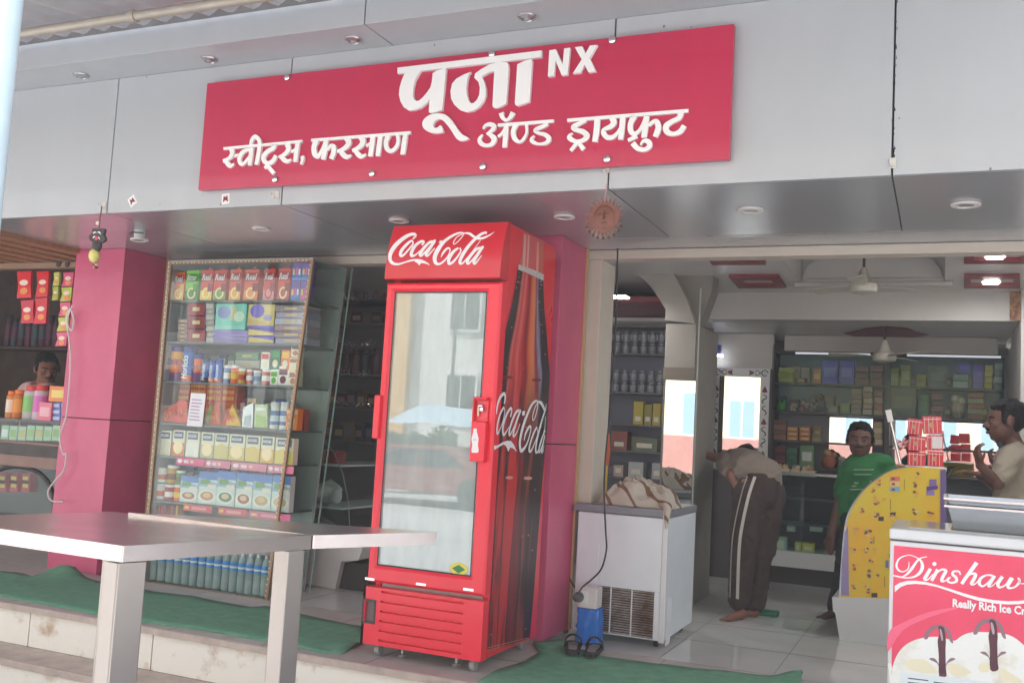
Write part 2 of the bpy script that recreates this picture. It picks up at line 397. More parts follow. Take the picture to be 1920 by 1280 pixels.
mm = MB().prism([(m0.x, YC - .056, mz0), (m1.x, YC - .022, mz0), (m1.x, YC - .013, mz0), (m0.x, YC - .013, mz0)], (0, 0, mz1 - mz0), mirror_m); mo = mm.build("column_mirror")
tag(mo, "tall narrow mirror on the column behind the white chest freezer, reflecting the street", "mirror")
pbox(MB(), 1304.5, 540, 1306.5, 950, YC - .03, .02, M("fin_edge", (170, 176, 170), .3)).build("glass_fin", shop)
# left aisle: back wall and dark maroon ceiling
MB().box(-5.77, cl - .02, 8.55, 8.6, ZI, 2.3, M("aisle_wall", (120, 118, 122), .5)).build("aisle_wall", shop)
MB().box(-3.6, cl - .1, 7.22, 8.5, ZC1 - .16, ZC1 - .12, maroon_m).build("aisle_ceiling", shop)
MB().box(-3.6, cl - .1, 8.36, 8.4, 1.98, 2.03, white_wall).build("aisle_cornice", shop)
# maroon light frames on the front ceiling
def quad_frame(outer, inner, nm, Z):
    o = [PX(a, b, Z=Z - .002) for a, b in outer]; i = [PX(a, b, Z=Z - .002) for a, b in inner]
    mb = MB()
    for k in range(4): mb.prism([o[k], o[(k + 1) % 4], i[(k + 1) % 4], i[k]], (0, 0, -.02), maroon_m)
    mb.poly(i, white_wall); return mb.build(nm, shop)
quad_frame(((1366, 514), (1460, 514), (1474, 535), (1385, 536)), ((1390, 521), (1447, 521), (1453, 530), (1398, 530)), "ceiling_frame", ZC1)
quad_frame(((1320, 470), (1428, 470), (1436, 491), (1336, 492)), ((1345, 476), (1413, 476), (1418, 484), (1352, 484)), "ceiling_frame", ZC1)
quad_frame(((1808, 470), (1925, 470), (1925, 489), (1807, 489)), ((1826, 474), (1914, 474), (1914, 482), (1826, 482)), "ceiling_frame", ZC1)
quad_frame(((1808, 513), (1912, 513), (1913, 536), (1807, 536)), ((1820, 518), (1900, 518), (1901, 530), (1820, 530)), "ceiling_frame", ZC1)
# lit ceiling lamps (each lamp's light comes from its own fitting)
def ceil_lamp(x0, y0, x1, y1, Z, label, power=2.5, group="lit square lamps in the shop ceilings"):
    a = PX((x0 + x1) / 2, (y0 + y1) / 2, Z=Z); hw = (PX(x1, y0, Z=Z) - PX(x0, y0, Z=Z)).length / 2
    t = thing("ceiling_lamp", label, "ceiling lamp", (a.x, a.y, Z), group)
    MB().box(a.x - hw, a.x + hw, a.y - hw, a.y + hw, Z - .034, Z - .026, lamp_m).build("lamp_panel", t)
    MB().box(a.x - hw - .012, a.x + hw + .012, a.y - hw - .012, a.y + hw + .012, Z - .0255, Z - .0225, white_p).build("lamp_frame", t)
    l = bpy.data.lights.new("lamp_light", 'AREA'); l.size = hw * 2; l.energy = power; l.color = (.93, .97, 1.0)
    lo = bpy.data.objects.new("lamp_light", l); COL.objects.link(lo); lo.parent = t; lo.location = (0, 0, -.045)
    return t
ceil_lamp(1850, 468, 1882, 477, ZC1, "lit square lamp in the maroon frame nearest the lintel")
ceil_lamp(1844, 517, 1873, 526, ZC1, "lit square lamp in the maroon frame just before the white beam")
ceil_lamp(1505, 638, 1526, 644, ZC2, "lit lamp in the back ceiling above the left shelf bay")
ceil_lamp(1815, 641, 1837, 647, ZC2, "lit lamp in the back ceiling above the right shelf bay")
ceil_lamp(1147, 541, 1176, 558, ZC1 - .16, "larger glaring lamp under the dark arch next to the door jamb", 2.2)
ceil_lamp(1217, 590, 1233, 600, ZC1 - .16, "small glaring lamp deeper under the dark arch", 1.0)
# ------------------------------------------------------------------ pink pillars
def pillar(label, x0, x1, joint):
    t = thing("pillar", label, "pillar", ((x0 + x1) / 2, 5.2, 0), "pink clad pillars")
    y0, y1 = 5.15, 5.555
    MB().box(x0, x1, y0, y1, 0, joint - .003, pink_m).build("lower_cladding", t, bevel=.003)
    MB().box(x0, x1, y0, y1, joint + .003, ZS - .001, pink_m).build("upper_cladding", t, bevel=.003)
    MB().box(x0 + .005, x1 - .005, y0 + .005, y1 - .005, joint - .0031, joint + .0031, joint_m).build("joint_line", t)
    MB().box(x1 - .012, x1 + .012, y1, y1 + .02, 0, ZS - .001, M("pine_trim", (196, 160, 118), .6)).build("edge_trim", t)
    return t
pj = PX(190, 786, Y=5.15).z
pillar("pink clad pillar between the snack stall and the glass display", PX(143, 480, Y=5.15).x, PX(235, 467, Y=5.15).x, pj)
pillar("pink clad pillar behind the red drinks cooler", PX(1056, 437, Y=5.15).x - .42, PX(1056, 437, Y=5.15).x, PX(1030, 832, Y=5.15).z)
# ------------------------------------------------------------------ the street opposite (seen in the glass and the mirrors)
opp = thing("apartment_building", "white apartment building with yellow pier across the street, seen reflected in the cooler door", "building", (-9, -10, -.4))
ow = M("sunlit_plaster", (226, 226, 224), .8, var=.08, vs=1); oy = M("yellow_plaster", (226, 176, 96), .8, var=.1); od = M("window_dark", (52, 58, 64), .15)
YO = -13.0
MB().box(-34, 12, YO - 4, YO, -.4, 9, ow).build("wall", opp)
MB().box(-13.3, -12.25, YO + .001, YO + .2, -.4, 9, oy).build("yellow_pier", opp)
MB().box(-7.5, 12, YO + .001, YO + .1, -.4, 1.2, M("russet_plaster", (150, 100, 90), .8, var=.15)).build("russet_dado", opp)
MB().box(-7.45, 12, YO + .0005, YO + .05, 1.2, 9, M("cream_plaster", (206, 192, 156), .8, var=.08)).build("cream_wall", opp)
for i in range(33):
    x = -33.55 + 1.4 * i
    if -13.9 < x < -12.2: continue
    for z0, z1 in ((1.25, 2.35), (3.5, 4.5), (5.9, 7.1)):
        f = MB().box(x - .07, x + .82, YO + .001, YO + .07, z0 - .08, z1 + .08, ow).build("window", opp)
        MB().box(x, x + .75, YO + .071, YO + .08, z0, z1, od if x < -7.6 else M('blue_shutter', (120, 146, 158), .5)).box(x + .36, x + .39, YO + .081, YO + .09, z0, z1, ow).build("pane", f)
        if z0 > 3: 
            g_ = MB()
            for q in range(6): g_.box(x + .02 + .14 * q, x + .03 + .14 * q, YO + .13, YO + .14, z0, z0 + .45, P(70, 70, 72))
            g_.box(x - .05, x + .8, YO + .12, YO + .15, z0 + .45, z0 + .47, P(70, 70, 72)).build("grille", f)
MB().cyl((-10.75, YO + .6, -.4), (-10.75, YO + .6, 7), .05, P(120, 118, 116)).build("drain_pipe", opp)
tp = MB()
tpts = [[Vector((-9.9 + .42 * i, -9.4 + .35 * j, 1.50 - .09 * j + .03 * math.sin(i * 1.7 + j))) for i in range(10)] for j in range(5)]
tp.add([p for r_ in tpts for p in r_], [(j * 10 + i, j * 10 + i + 1, j * 10 + i + 11, j * 10 + i + 10) for j in range(4) for i in range(9)], M("blue_tarp", (176, 200, 216), .5))
tag(tp.build("tarpaulin", smooth=60), "blue tarpaulin shading a stall across the street, seen reflected in the cooler", "tarpaulin")
def blob_tree(name, label, x, y, h, r):
    t = thing(name, label, "tree", (x, y, -.4))
    MB().tube([(x, y, -.4), (x + .1, y, h * .4), (x - .05, y + .1, h * .75)], [.14, .11, .05], wood_m).build("trunk", t)
    mb = MB(); lm = [M("leaf_dark", (44, 66, 36), .6), M("leaf_light", (86, 112, 56), .6)]
    lobes = [(R.uniform(-1, 1) * r, R.uniform(-.8, .8) * r, R.uniform(-.5, .5) * r, R.uniform(.35, .6) * r) for _ in range(9)]
    for _ in range(1500):
        lb_ = R.choice(lobes); d = Vector(lb_[:3]) + Vector((R.gauss(0, 1), R.gauss(0, 1), R.gauss(0, .8))).normalized() * lb_[3] * R.random() ** .4
        c = Vector((x, y, h * .75)) + d; a, b = frame(Vector((R.gauss(0, 1), R.gauss(0, 1), R.gauss(0, 1)))); k = .1
        mb.add([c + a * k, c + b * k * .5, c - a * k, c - b * k * .5], [(0, 1, 2, 3)], R.choice(lm))
    mb.build("crown", t)
blob_tree("street_tree", "leafy street tree across the road, seen reflected in the cooler door", -7.9, -10.6, .75, .75)
blob_tree("street_tree", "second leafy tree across the road, left of the other in the reflection", -10.7, -10.8, .65, .7)
car = thing("parked_car", "red parked car across the street, seen reflected in the cooler door", "car", (-8.9, -8.4, -.4))
cpf = [(-1.7, .28), (-1.72, .62), (-1.1, .72), (-.7, 1.12), (.55, 1.14), (1.1, .78), (1.75, .66), (1.78, .28)]
MB().prism([(-8.9 + a, -9.1, -.4 + b) for a, b in cpf], (0, 1.4, 0), M("car_red", (150, 76, 74), .4, coat=.5)).build("body", car, bevel=.05)
MB().prism([(-8.9 + a, -7.695, -.4 + b) for a, b in ((-.95, .76), (-.62, 1.05), (-.05, 1.07), (-.05, .76))], (0, .01, 0), od).prism([(-8.9 + a, -7.695, -.4 + b) for a, b in ((.03, .76), (.03, 1.07), (.5, 1.07), (.92, .78))], (0, .01, 0), od).build("side_window", car)
for e in (-1.1, 1.1): MB().lathe([(.12, -.1), (.3, -.1), (.3, .1), (.12, .1)], (-8.9 + e, -7.78, -.1), black_p, 18, (0, 1, 0)).build("wheel", car, smooth=40)
# ------------------------------------------------------------------ corrugated awning, gutter pipe, post
aw = MB(); av = []; nx, amp = 300, .018
zA, zB, yA, yB = 3.20, 2.965, 3.86, 2.5
for i in range(nx + 1):
    x = -9 + 9.4 * i / nx; dz = amp * math.sin(x * 2 * math.pi / .145)
    av += [(x, yA, zA + dz), (x, yB, zB + dz)]
aw.add(av, [(2 * i, 2 * i + 1, 2 * i + 3, 2 * i + 2) for i in range(nx)], M("corrugated_sheet", (196, 194, 198), .45, metal=.3, var=.12, vs=2))
awn = thing("awning", "corrugated metal awning with a pipe rail over the shop front", "awning", (-3, 3, 3.4))
aw.build("sheet", awn, smooth=80)
pa, pb = PX(36, 62, Y=3.5), PX(485, -2, Y=3.5)
zp = (pa.z + pb.z) / 2
pm = M("weathered_pipe", (176, 166, 152), .5, metal=.3, var=.2, vs=6)
MB().tube([(-9, 3.5, zp), (.35, 3.5, zp)], .024, pm, 12).build("pipe_rail", awn, smooth=50)
jx = PX(250, 27, Y=3.5).x
MB().tube([(jx - .02, 3.5, zp), (jx + .02, 3.5, zp)], .031, pm, 12).build("pipe_coupling", awn, smooth=50)
for xx in (-8.2,):
    MB().tube([(xx, 2.56, -.4), (xx, 2.56, zB)], .03, pm).build("post", awn, smooth=50)
MB().tube([(-9, 2.54, zB - .05), (.35, 2.54, zB - .05)], .03, pm).build("front_rail", awn, smooth=50)
pp = PX(12, 30, Y=1.62)
tag(MB().tube([(pp.x, pp.y, -.4), (pp.x, pp.y, 4.6)], .034, M("painted_pole", (206, 226, 232), .4, var=.08), 20).build("awning_pole", smooth=50), "pale blue white painted pole at the left edge, closest to the camera", "pole")
# ------------------------------------------------------------------ sign board
YSG = 4.12
sg = thing("shop_sign", "pink shop sign board with raised white Hindi lettering and NX", "sign", (-2.3, YSG, 2.64))
b0, b1 = PX(391, 156, Y=YSG), PX(1367, 299, Y=YSG)
sx0, sx1, sz0, sz1 = b0.x - .01, b1.x, b1.z + .001, b0.z
MB().box(sx0, sx1, YSG, YSG + .035, sz0, sz1, sign_m).build("board", sg, bevel=.003)
for k, (a, b) in enumerate(((538, 145), (922, 101), (1148, 75), (515, 336), (697, 325), (905, 312), (1138, 298))):
    p = PX(a, b, Y=YSG - .01)
    MB().lathe([(.0165, 0), (.0165, .012), (.012, .016), (0.001, .0165)], (p.x, YSG - .0002, p.z), chrome_m, 16, (0, -1, 0)).build("sign_stud", sg, smooth=40)
_z = [0]
def strokes(mb, crop, sc, items, Y=None, X=None, dep=.02, m=letter_m, surf=None, nrm=None, wk=1.0):
    pxf = lambda x, y: PX(crop[0] + x / sc, crop[1] + y / sc, Y=Y, X=X)
    n = nrm or ((0, -1, 0) if Y is not None else (1, 0, 0))
    for it in items:
        if it[0] == 'P':
            q = [pxf(a, b) for a, b in it[1]]
            if surf: q = [surf(p) for p in q]
            d = dep + .0003 * (_z[0] % 7)
            mb.prism(q, Vector(n) * d, m, m)
        else:
            pts = smooth_pts(it, 5)
            c = [pxf(p[0], p[1]) for p in pts]
            k = (pxf(pts[0][0] + 10, pts[0][1]) - pxf(pts[0][0], pts[0][1])).length / 10
            k2 = (pxf(pts[0][0], pts[0][1] + 10) - pxf(pts[0][0], pts[0][1])).length / 10
            kk = (k + k2) / 2 if X is None else (k * .5 + k2 * .5)
            if surf: c = [surf(p) for p in c]
            mb.ribbon(c, [p[2] * kk * wk for p in pts], n, dep + .0003 * (_z[0] % 7), m)
        _z[0] += 1
YL = YSG - .001
def word(items, crop, sc, dep=.013):
    mb = MB(); strokes(mb, crop, sc, items, Y=YL, dep=dep)
    return mb.build("sign_lettering", sg)
def sm(pts, n=3): return smooth_pts(pts, n, True)
word([('P', [(55, 318), (1780, 112), (1776, 192), (55, 388)]),
      ('P', [(148, 372), (340, 345), (300, 405), (265, 470), (245, 550), (238, 640), (250, 690), (280, 715), (312, 712), (360, 672), (410, 612), (450, 552), (468, 480), (478, 385), (520, 355), (625, 320), (635, 335), (612, 600), (590, 820), (520, 845), (460, 858), (430, 850), (434, 770), (440, 690), (400, 745), (330, 800), (260, 825), (190, 830), (130, 790), (90, 720), (72, 640), (80, 560), (105, 470)]),
      ('P', sm([(540, 864), (620, 875), (680, 920), (730, 985), (780, 1060), (830, 1115), (910, 1158), (870, 1185), (810, 1192), (765, 1170), (725, 1110), (680, 1040), (635, 985), (595, 945), (550, 932), (505, 955), (483, 1000), (490, 1030), (515, 1038), (545, 1025), (572, 1005), (604, 1078), (560, 1098), (500, 1102), (430, 1085), (375, 1050), (352, 1000), (365, 945), (410, 900), (470, 872)], 2)),
      ('P', [(932, 370), (908, 405), (890, 470), (880, 560), (885, 640), (905, 710), (935, 745), (970, 740), (1010, 700), (1035, 640), (1042, 560), (1025, 490), (975, 440), (985, 390), (1050, 340), (1150, 285), (1250, 250), (1340, 250), (1378, 265), (1387, 330), (1372, 540), (1358, 740), (1300, 780), (1240, 800), (1205, 795), (1193, 775), (1203, 560), (1215, 360), (1150, 375), (1060, 425), (1090, 480), (1112, 560), (1112, 650), (1085, 720), (1030, 790), (960, 835), (880, 848), (800, 820), (735, 760), (698, 690), (690, 600), (710, 510), (760, 450), (850, 400)]),
      ('P', [(1490, 280), (1560, 245), (1655, 213), (1668, 235), (1652, 480), (1635, 725), (1560, 755), (1490, 775), (1468, 765), (1460, 740), (1476, 500)])], (740, 80), 6.4, .018)
word([('P', [(1132, 268), (1165, 262), (1200, 340), (1208, 258), (1238, 254), (1225, 392), (1195, 396), (1163, 318), (1155, 398), (1124, 402)]),
      ('P', [(1262, 252), (1300, 247), (1318, 285), (1340, 243), (1377, 240), (1338, 308), (1370, 375), (1332, 380), (1312, 342), (1290, 382), (1252, 386), (1298, 315)])], (620, 0), 2.742, .018)
word([('P', [(118, 378), (1605, 240), (1595, 292), (120, 428)]), [(265, 395, 90), (285, 470, 85), (265, 540, 80), (210, 595, 60), (110, 640, 60)], [(150, 610, 70), (200, 690, 80), (250, 730, 70), (318, 690, 30)], [(325, 555, 40), (400, 515, 45)],
      [(610, 425, 50), (540, 440, 60), (460, 500, 80), (420, 600, 80), (450, 690, 70), (510, 680, 60), (580, 600, 50), (625, 530, 40)], [(655, 385, 80), (635, 550, 80), (615, 725, 70)],
      [(640, 335, 60), (660, 240, 70), (720, 180, 70), (790, 240, 70), (805, 340, 75), (785, 500, 80), (740, 710, 75)], [(1080, 330, 95), (1050, 400, 80), (950, 460, 80), (880, 550, 90), (890, 640, 80), (960, 680, 70), (1050, 640, 80), (1110, 530, 70)],
      [(900, 780, 60), (950, 725, 60), (1000, 790, 70), (1075, 870, 70)], [(1320, 315, 90), (1350, 400, 90), (1310, 480, 80), (1240, 530, 60), (1165, 565, 50)], [(1200, 540, 60), (1260, 610, 80), (1330, 645, 70), (1400, 605, 25)],
      [(1395, 465, 45), (1480, 425, 50)], [(1525, 300, 80), (1500, 470, 85), (1475, 655, 75)], [(1610, 545, 70), (1615, 620, 60), (1585, 705, 40)]], (410, 240), 10.105)
word([('P', [(100, 290), (1800, 160), (1800, 212), (100, 338)]), [(195, 315, 95), (150, 420, 90), (160, 540, 90), (210, 590, 70), (260, 530, 60), (310, 430, 55), (340, 350, 60)], [(358, 320, 75), (335, 480, 85), (305, 645, 75)], [(375, 485, 40), (430, 415, 60), (485, 430, 80), (485, 520, 85), (440, 635, 80)],
      [(700, 270, 90), (745, 350, 90), (700, 430, 80), (620, 480, 60), (545, 505, 50)], [(590, 480, 60), (640, 550, 80), (710, 600, 70), (790, 570, 25)], [(945, 250, 90), (990, 330, 90), (950, 410, 80), (880, 460, 60), (805, 495, 50)], [(850, 480, 60), (900, 550, 80), (960, 590, 70), (1040, 555, 25)],
      [(1040, 412, 45), (1120, 365, 45)], [(1155, 250, 80), (1140, 400, 85), (1110, 590, 75)], [(1285, 240, 80), (1265, 400, 85), (1240, 585, 75)], [(1420, 230, 90), (1380, 350, 75), (1400, 460, 75), (1470, 500, 65), (1550, 440, 60), (1590, 340, 60), (1580, 220, 60)], [(1715, 215, 75), (1690, 380, 85), (1665, 560, 75)]], (575, 230), 9.143)
word([('P', [(570, 380), (1755, 292), (1750, 358), (572, 445)]), [(260, 490, 40), (300, 420, 60), (390, 390, 80), (480, 420, 90), (470, 490, 90), (390, 560, 60), (325, 595, 40)], [(350, 580, 50), (430, 630, 90), (490, 700, 110), (450, 800, 90), (340, 840, 70), (220, 800, 90), (180, 710, 80), (245, 610, 30)],
      [(572, 650, 55), (650, 590, 55), (720, 470, 45)], [(745, 430, 100), (735, 620, 105), (710, 880, 95)], [(640, 150, 105), (670, 250, 80), (750, 305, 65), (830, 250, 80), (890, 140, 105)],
      [(965, 390, 100), (900, 520, 100), (910, 660, 100), (970, 740, 80), (1050, 760, 60), (1130, 680, 60), (1180, 560, 50), (1170, 385, 60)], [(1620, 370, 100), (1540, 430, 80), (1420, 480, 80), (1360, 530, 80), (1430, 580, 60), (1560, 610, 80), (1650, 690, 100), (1600, 780, 80), (1450, 810, 50), (1320, 770, 80), (1280, 710, 70), (1340, 635, 30)]], (885, 200), 11.294)
word([('P', [(78, 225), (1820, 85), (1815, 135), (78, 272)]), [(340, 235, 80), (260, 290, 60), (170, 340, 70), (190, 380, 60), (300, 410, 70), (360, 470, 80), (310, 530, 60), (210, 550, 50), (120, 510, 70), (110, 470, 50), (155, 430, 20)], [(220, 560, 60), (180, 620, 50), (125, 685, 45)], [(235, 565, 60), (280, 620, 60), (315, 665, 70)],
      [(510, 240, 80), (500, 400, 85), (475, 555, 75)], [(720, 215, 80), (750, 280, 80), (700, 340, 70), (610, 380, 50), (600, 430, 70), (650, 490, 70), (730, 490, 60), (800, 430, 45), (840, 365, 40)], [(878, 210, 75), (865, 370, 80), (845, 525, 70)],
      [(1045, 185, 80), (990, 290, 75), (990, 400, 75), (1040, 440, 60), (1110, 400, 50), (1170, 300, 50), (1200, 220, 50)], [(1218, 190, 75), (1200, 350, 85), (1180, 495, 75)], [(1080, 470, 60), (1010, 510, 55), (950, 535, 45)], [(1250, 330, 40), (1300, 280, 55), (1360, 265, 70), (1390, 340, 80), (1375, 410, 85), (1340, 485, 70)],
      [(1135, 605, 30), (1150, 570, 30), (1190, 540, 50), (1250, 560, 70), (1260, 620, 70), (1190, 670, 60), (1090, 650, 70), (1020, 575, 75)], [(1710, 130, 90), (1690, 210, 70), (1580, 270, 70), (1500, 330, 80), (1510, 410, 80), (1600, 445, 60), (1700, 410, 70), (1760, 325, 70)]], (1055, 195), 7.68)
# ------------------------------------------------------------------ red drinks cooler
YK, YKB = 4.27, 4.975
kx0, kx1 = PX(708, 800, Y=YK).x - .004, PX(925, 800, Y=YK).x
red_m = M("cooler_red", (230, 28, 48), .28, coat=.4, var=.05, vs=4)
redp_m = M("red_plastic", (236, 36, 56), .32, coat=.2, var=.04, vs=5)
decal_w = M("decal_white", (232, 228, 228), .4)
ck = thing("drinks_cooler", "tall red drinks cooler with glass door and bottle picture on its side", "drinks cooler", ((kx0 + kx1) / 2, 4.6, 0))
zt = 2.147; zh0 = PX(830, 526, Y=YK).z; zdb = PX(795, 1108, Y=YK).z; zk0 = .06
side = MB()
side.box(kx0 + .006, kx0 + .04, YK + .075, YKB, zk0, zt, red_m).box(kx1 - .04, kx1 - .003, YK + .075, YKB, zk0, zt, red_m)
side.box(kx0 + .04, kx1 - .04, YKB - .04, YKB - .001, zk0, zt - .001, M("liner_white", (222, 228, 226), .5)).box(kx0 + .04, kx1 - .04, YK + .08, YKB - .04, zt - .2, zt - .001, red_m)
side.box(kx0 + .04, kx1 - .04, YK + .08, YKB - .04, zk0 + .001, zdb + .02, M("liner_white"))
side.build("cabinet", ck, bevel=.006)
# curved header
def headY(z):
    u = max(0, min(1, (z - zh0) / (zt - zh0)))
    return YK - .022 + .062 * u ** 2.2
n = 14; hp = [(headY(zh0 + (zt - zh0) * k / n), zh0 + .006 + (zt - zh0 - .006) * k / n) for k in range(n + 1)] + [(YK + .074, zt), (YK + .074, zh0 + .006)]
MB().prism([(kx0, a, b) for a, b in hp], (kx1 - kx0, 0, 0), M("header_red_shaded", (206, 22, 42), .3, coat=.35, var=.05, vs=4)).build("header", ck, smooth=35, bevel=.006)  # red darkened here to imitate the weaker light at the top
mb = MB(); hl = lambda p: Vector((p.x, headY(p.z) - .0012, p.z))
strokes(mb, (720, 410), 8.0, [
    [(415, 300, 16), (450, 255, 28), (430, 222, 38), (360, 230, 46), (270, 290, 58), (170, 400, 66), (112, 520, 62), (112, 620, 52), (160, 678, 40), (240, 690, 28), (340, 660, 20), (440, 632, 26), (530, 622, 20)],
    ('P', [(470, 622), (560, 613), (620, 635), (680, 672), (715, 708), (640, 680), (580, 672), (550, 708), (520, 672), (480, 650)]),
    [(420, 335, 24), (390, 330, 30), (330, 390, 45), (270, 480, 50), (258, 550, 42), (300, 555, 32), (370, 470, 28), (425, 385, 24), (420, 335, 22)],
    [(400, 400, 12), (440, 430, 12), (480, 400, 12)],
    [(565, 395, 28), (590, 345, 28), (545, 338, 38), (470, 400, 45), (425, 500, 50), (430, 560, 45), (490, 545, 22), (560, 470, 14)],
    [(730, 345, 40), (680, 350, 38), (610, 430, 45), (555, 530, 45), (575, 560, 32), (650, 475, 22), (720, 370, 24)], [(765, 325, 30), (745, 340, 45), (690, 450, 45), (645, 540, 45), (680, 555, 24), (765, 440, 12)],
    ('P', [(812, 362), (832, 322), (868, 322), (846, 362)]),
    [(868, 585, 8), (900, 510, 32), (955, 445, 28), (995, 460, 20), (985, 540, 18), (930, 630, 26), (850, 688, 30), (790, 660, 52), (780, 560, 66), (830, 440, 66), (920, 320, 56), (1040, 230, 40), (1125, 198, 24), (1170, 212, 14), (1150, 270, 13), (1090, 350, 13), (1045, 380, 13), (1035, 345, 13), (1080, 262, 13), (1165, 212, 13)],
    [(1165, 205, 14), (1250, 212, 34), (1330, 262, 38), (1400, 292, 32), (1480, 282, 28), (1560, 240, 18), (1628, 186, 5)],
    [(1120, 440, 24), (1050, 500, 45), (995, 600, 50), (995, 680, 40), (1050, 662, 34), (1115, 580, 26), (1160, 490, 22), (1140, 440, 22)],
    [(1505, 225, 14), (1510, 192, 20), (1470, 205, 34), (1420, 235, 42), (1330, 330, 46), (1240, 460, 50), (1175, 590, 50), (1160, 668, 44), (1205, 672, 24), (1290, 560, 11), (1370, 440, 9), (1440, 318, 9)],
    [(1470, 440, 34), (1400, 455, 38), (1330, 535, 45), (1270, 640, 45), (1290, 682, 28), (1370, 592, 20), (1450, 470, 24)], [(1500, 425, 26), (1475, 440, 42), (1420, 540, 45), (1370, 640, 45), (1390, 682, 26), (1482, 555, 10)],
], Y=YK - .005, dep=.0006, m=decal_w, surf=hl)
mb.build("header_lettering", ck)
# door
d0, d1 = kx0 - .002, kx1 + .002
yd0, yd1 = YK, YK + .07
zg1, zg0 = PX(830, 546, Y=YK).z, PX(790, 1070, Y=YK).z
gx0, gx1 = PX(720, 800, Y=YK).x + .004, PX(897, 800, Y=YK).x
ztop = zh0 - .008
door = MB()
O = [(d0, zdb + .01), (d1, zdb + .01), (d1, ztop), (d0, ztop)]; I = [(gx0, zg0), (gx1, zg0), (gx1, zg1), (gx0, zg1)]; I2 = [(gx0 + .006, zg0 + .006), (gx1 - .006, zg0 + .006), (gx1 - .006, zg1 - .006), (gx0 + .006, zg1 - .006)]
vs = []
for ring, y in ((O, yd1), (O, yd0 + .012), ([(a + (.012 if a < -2.1 else -.012), b + (.012 if b < 1 else -.012)) for a, b in O], yd0), ([(a + (-.014 if a < -2.1 else .014), b + (-.014 if b < 1 else .014)) for a, b in I], yd0 + .002), (I, yd0 + .014), (I, yd1)):
    vs += [(a, y, b) for a, b in ring]
fs = [(r * 4 + k, r * 4 + (k + 1) % 4, r * 4 + 4 + (k + 1) % 4, r * 4 + 4 + k) for r in range(5) for k in range(4)]
door.add(vs, fs, redp_m)
dr = door.build("door", ck, bevel=.003)
MB().add([(a, yd0 + .013, b) for a, b in I] + [(a, yd0 + .013, b) for a, b in I2], [(k, (k + 1) % 4, 4 + (k + 1) % 4, 4 + k) for k in range(4)], black_p).build("gasket", dr)
MB().box(gx0, gx1, yd0 + .020, yd0 + .026, zg0, zg1, glass("cooler_glass", 1.7, (214, 230, 224), .008, .20, .36)).build("door_glass", dr)
# handle block with lock and small bottle print
hx0, hx1 = PX(884, 800, Y=YK - .03).x, PX(911, 800, Y=YK - .03).x
hz0, hz1 = PX(893, 865, Y=YK - .03).z, PX(898, 744, Y=YK - .03).z
hzm = PX(895, 790, Y=YK - .03).z
MB().box(hx0, hx1, YK - .034, YK - .001, hz0, hzm, redp_m).box(hx0, hx0 + .008, YK - .034, YK - .001, hzm, hz1 - .012, redp_m).box(hx0, hx1, YK - .034, YK - .001, hz1 - .012, hz1, redp_m).box(hx0 + .009, hx1 - .002, YK - .010, YK - .002, hzm, hz1 - .0125, red_m).build("handle", dr, bevel=.004)
mb = MB()
bt = [PX(860 + a / 8, 720 + b / 8, Y=YK - .0352) for a, b in ((222, 665), (270, 665), (272, 715), (285, 765), (298, 815), (292, 870), (288, 915), (298, 975), (295, 1020), (270, 1028), (205, 1026), (192, 1015), (194, 970), (203, 915), (198, 870), (193, 815), (205, 765), (220, 715))]
mb.prism(bt, (0, .0008, 0), decal_w)
mb.text("Coca-Cola", bt[14] + Vector((.005, -.0004, .010)), (.019, 0, 0), (0, 0, .007), P(150, 90, 100), shear=.3)
mb.build("bottle_print", dr)
lk = PX(901, 762, Y=YK - .02)
MB().cyl((lk.x - .012, YK - .02, lk.z + .004), (lk.x + .012, YK - .02, lk.z + .004), .007, chrome_m).box(lk.x - .014, lk.x - .006, YK - .024, YK - .018, lk.z - .045, lk.z, P(232, 214, 170)).box(lk.x + .0, lk.x + .018, YK - .03, YK - .012, lk.z - .022, lk.z - .003, chrome_m).build("lock", dr, bevel=.0015)
l0, l1 = PX(706, 740, Y=YK - .02), PX(702, 822, Y=YK - .02)
MB().box(d0 - .012, d0 + .024, YK - .022, YK + .03, l1.z, l0.z, redp_m).build("side_grip", dr, bevel=.006)
st = PX(860, 1066, Y=yd0 + .019)
mb = MB(); mb.prism([(st.x + .047 * math.cos(a * .35), yd0 + .0185, st.z + .030 * math.sin(a * .35)) for a in range(18)], (0, -.0006, 0), P(226, 208, 84))
mb.prism([(st.x - .036, yd0 + .0178, st.z), (st.x, yd0 + .0178, st.z - .02), (st.x + .036, yd0 + .0178, st.z), (st.x, yd0 + .0178, st.z + .02)], (0, -.0005, 0), P(60, 130, 76))
mb.build("oval_sticker", dr)
# inside: wire shelves
for k in range(4):
    z = zg0 + .12 + .31 * k; mb = MB()
    for i in range(14):
        x = kx0 + .05 + (kx1 - kx0 - .1) * i / 13; mb.tube([(x, YK + .12, z), (x, YKB - .06, z)], .0025, white_p, 5)
    mb.tube([(kx0 + .045, YK + .12, z - .004), (kx1 - .045, YK + .12, z - .004)], .004, white_p, 6)
    mb.build("wire_shelf", ck)
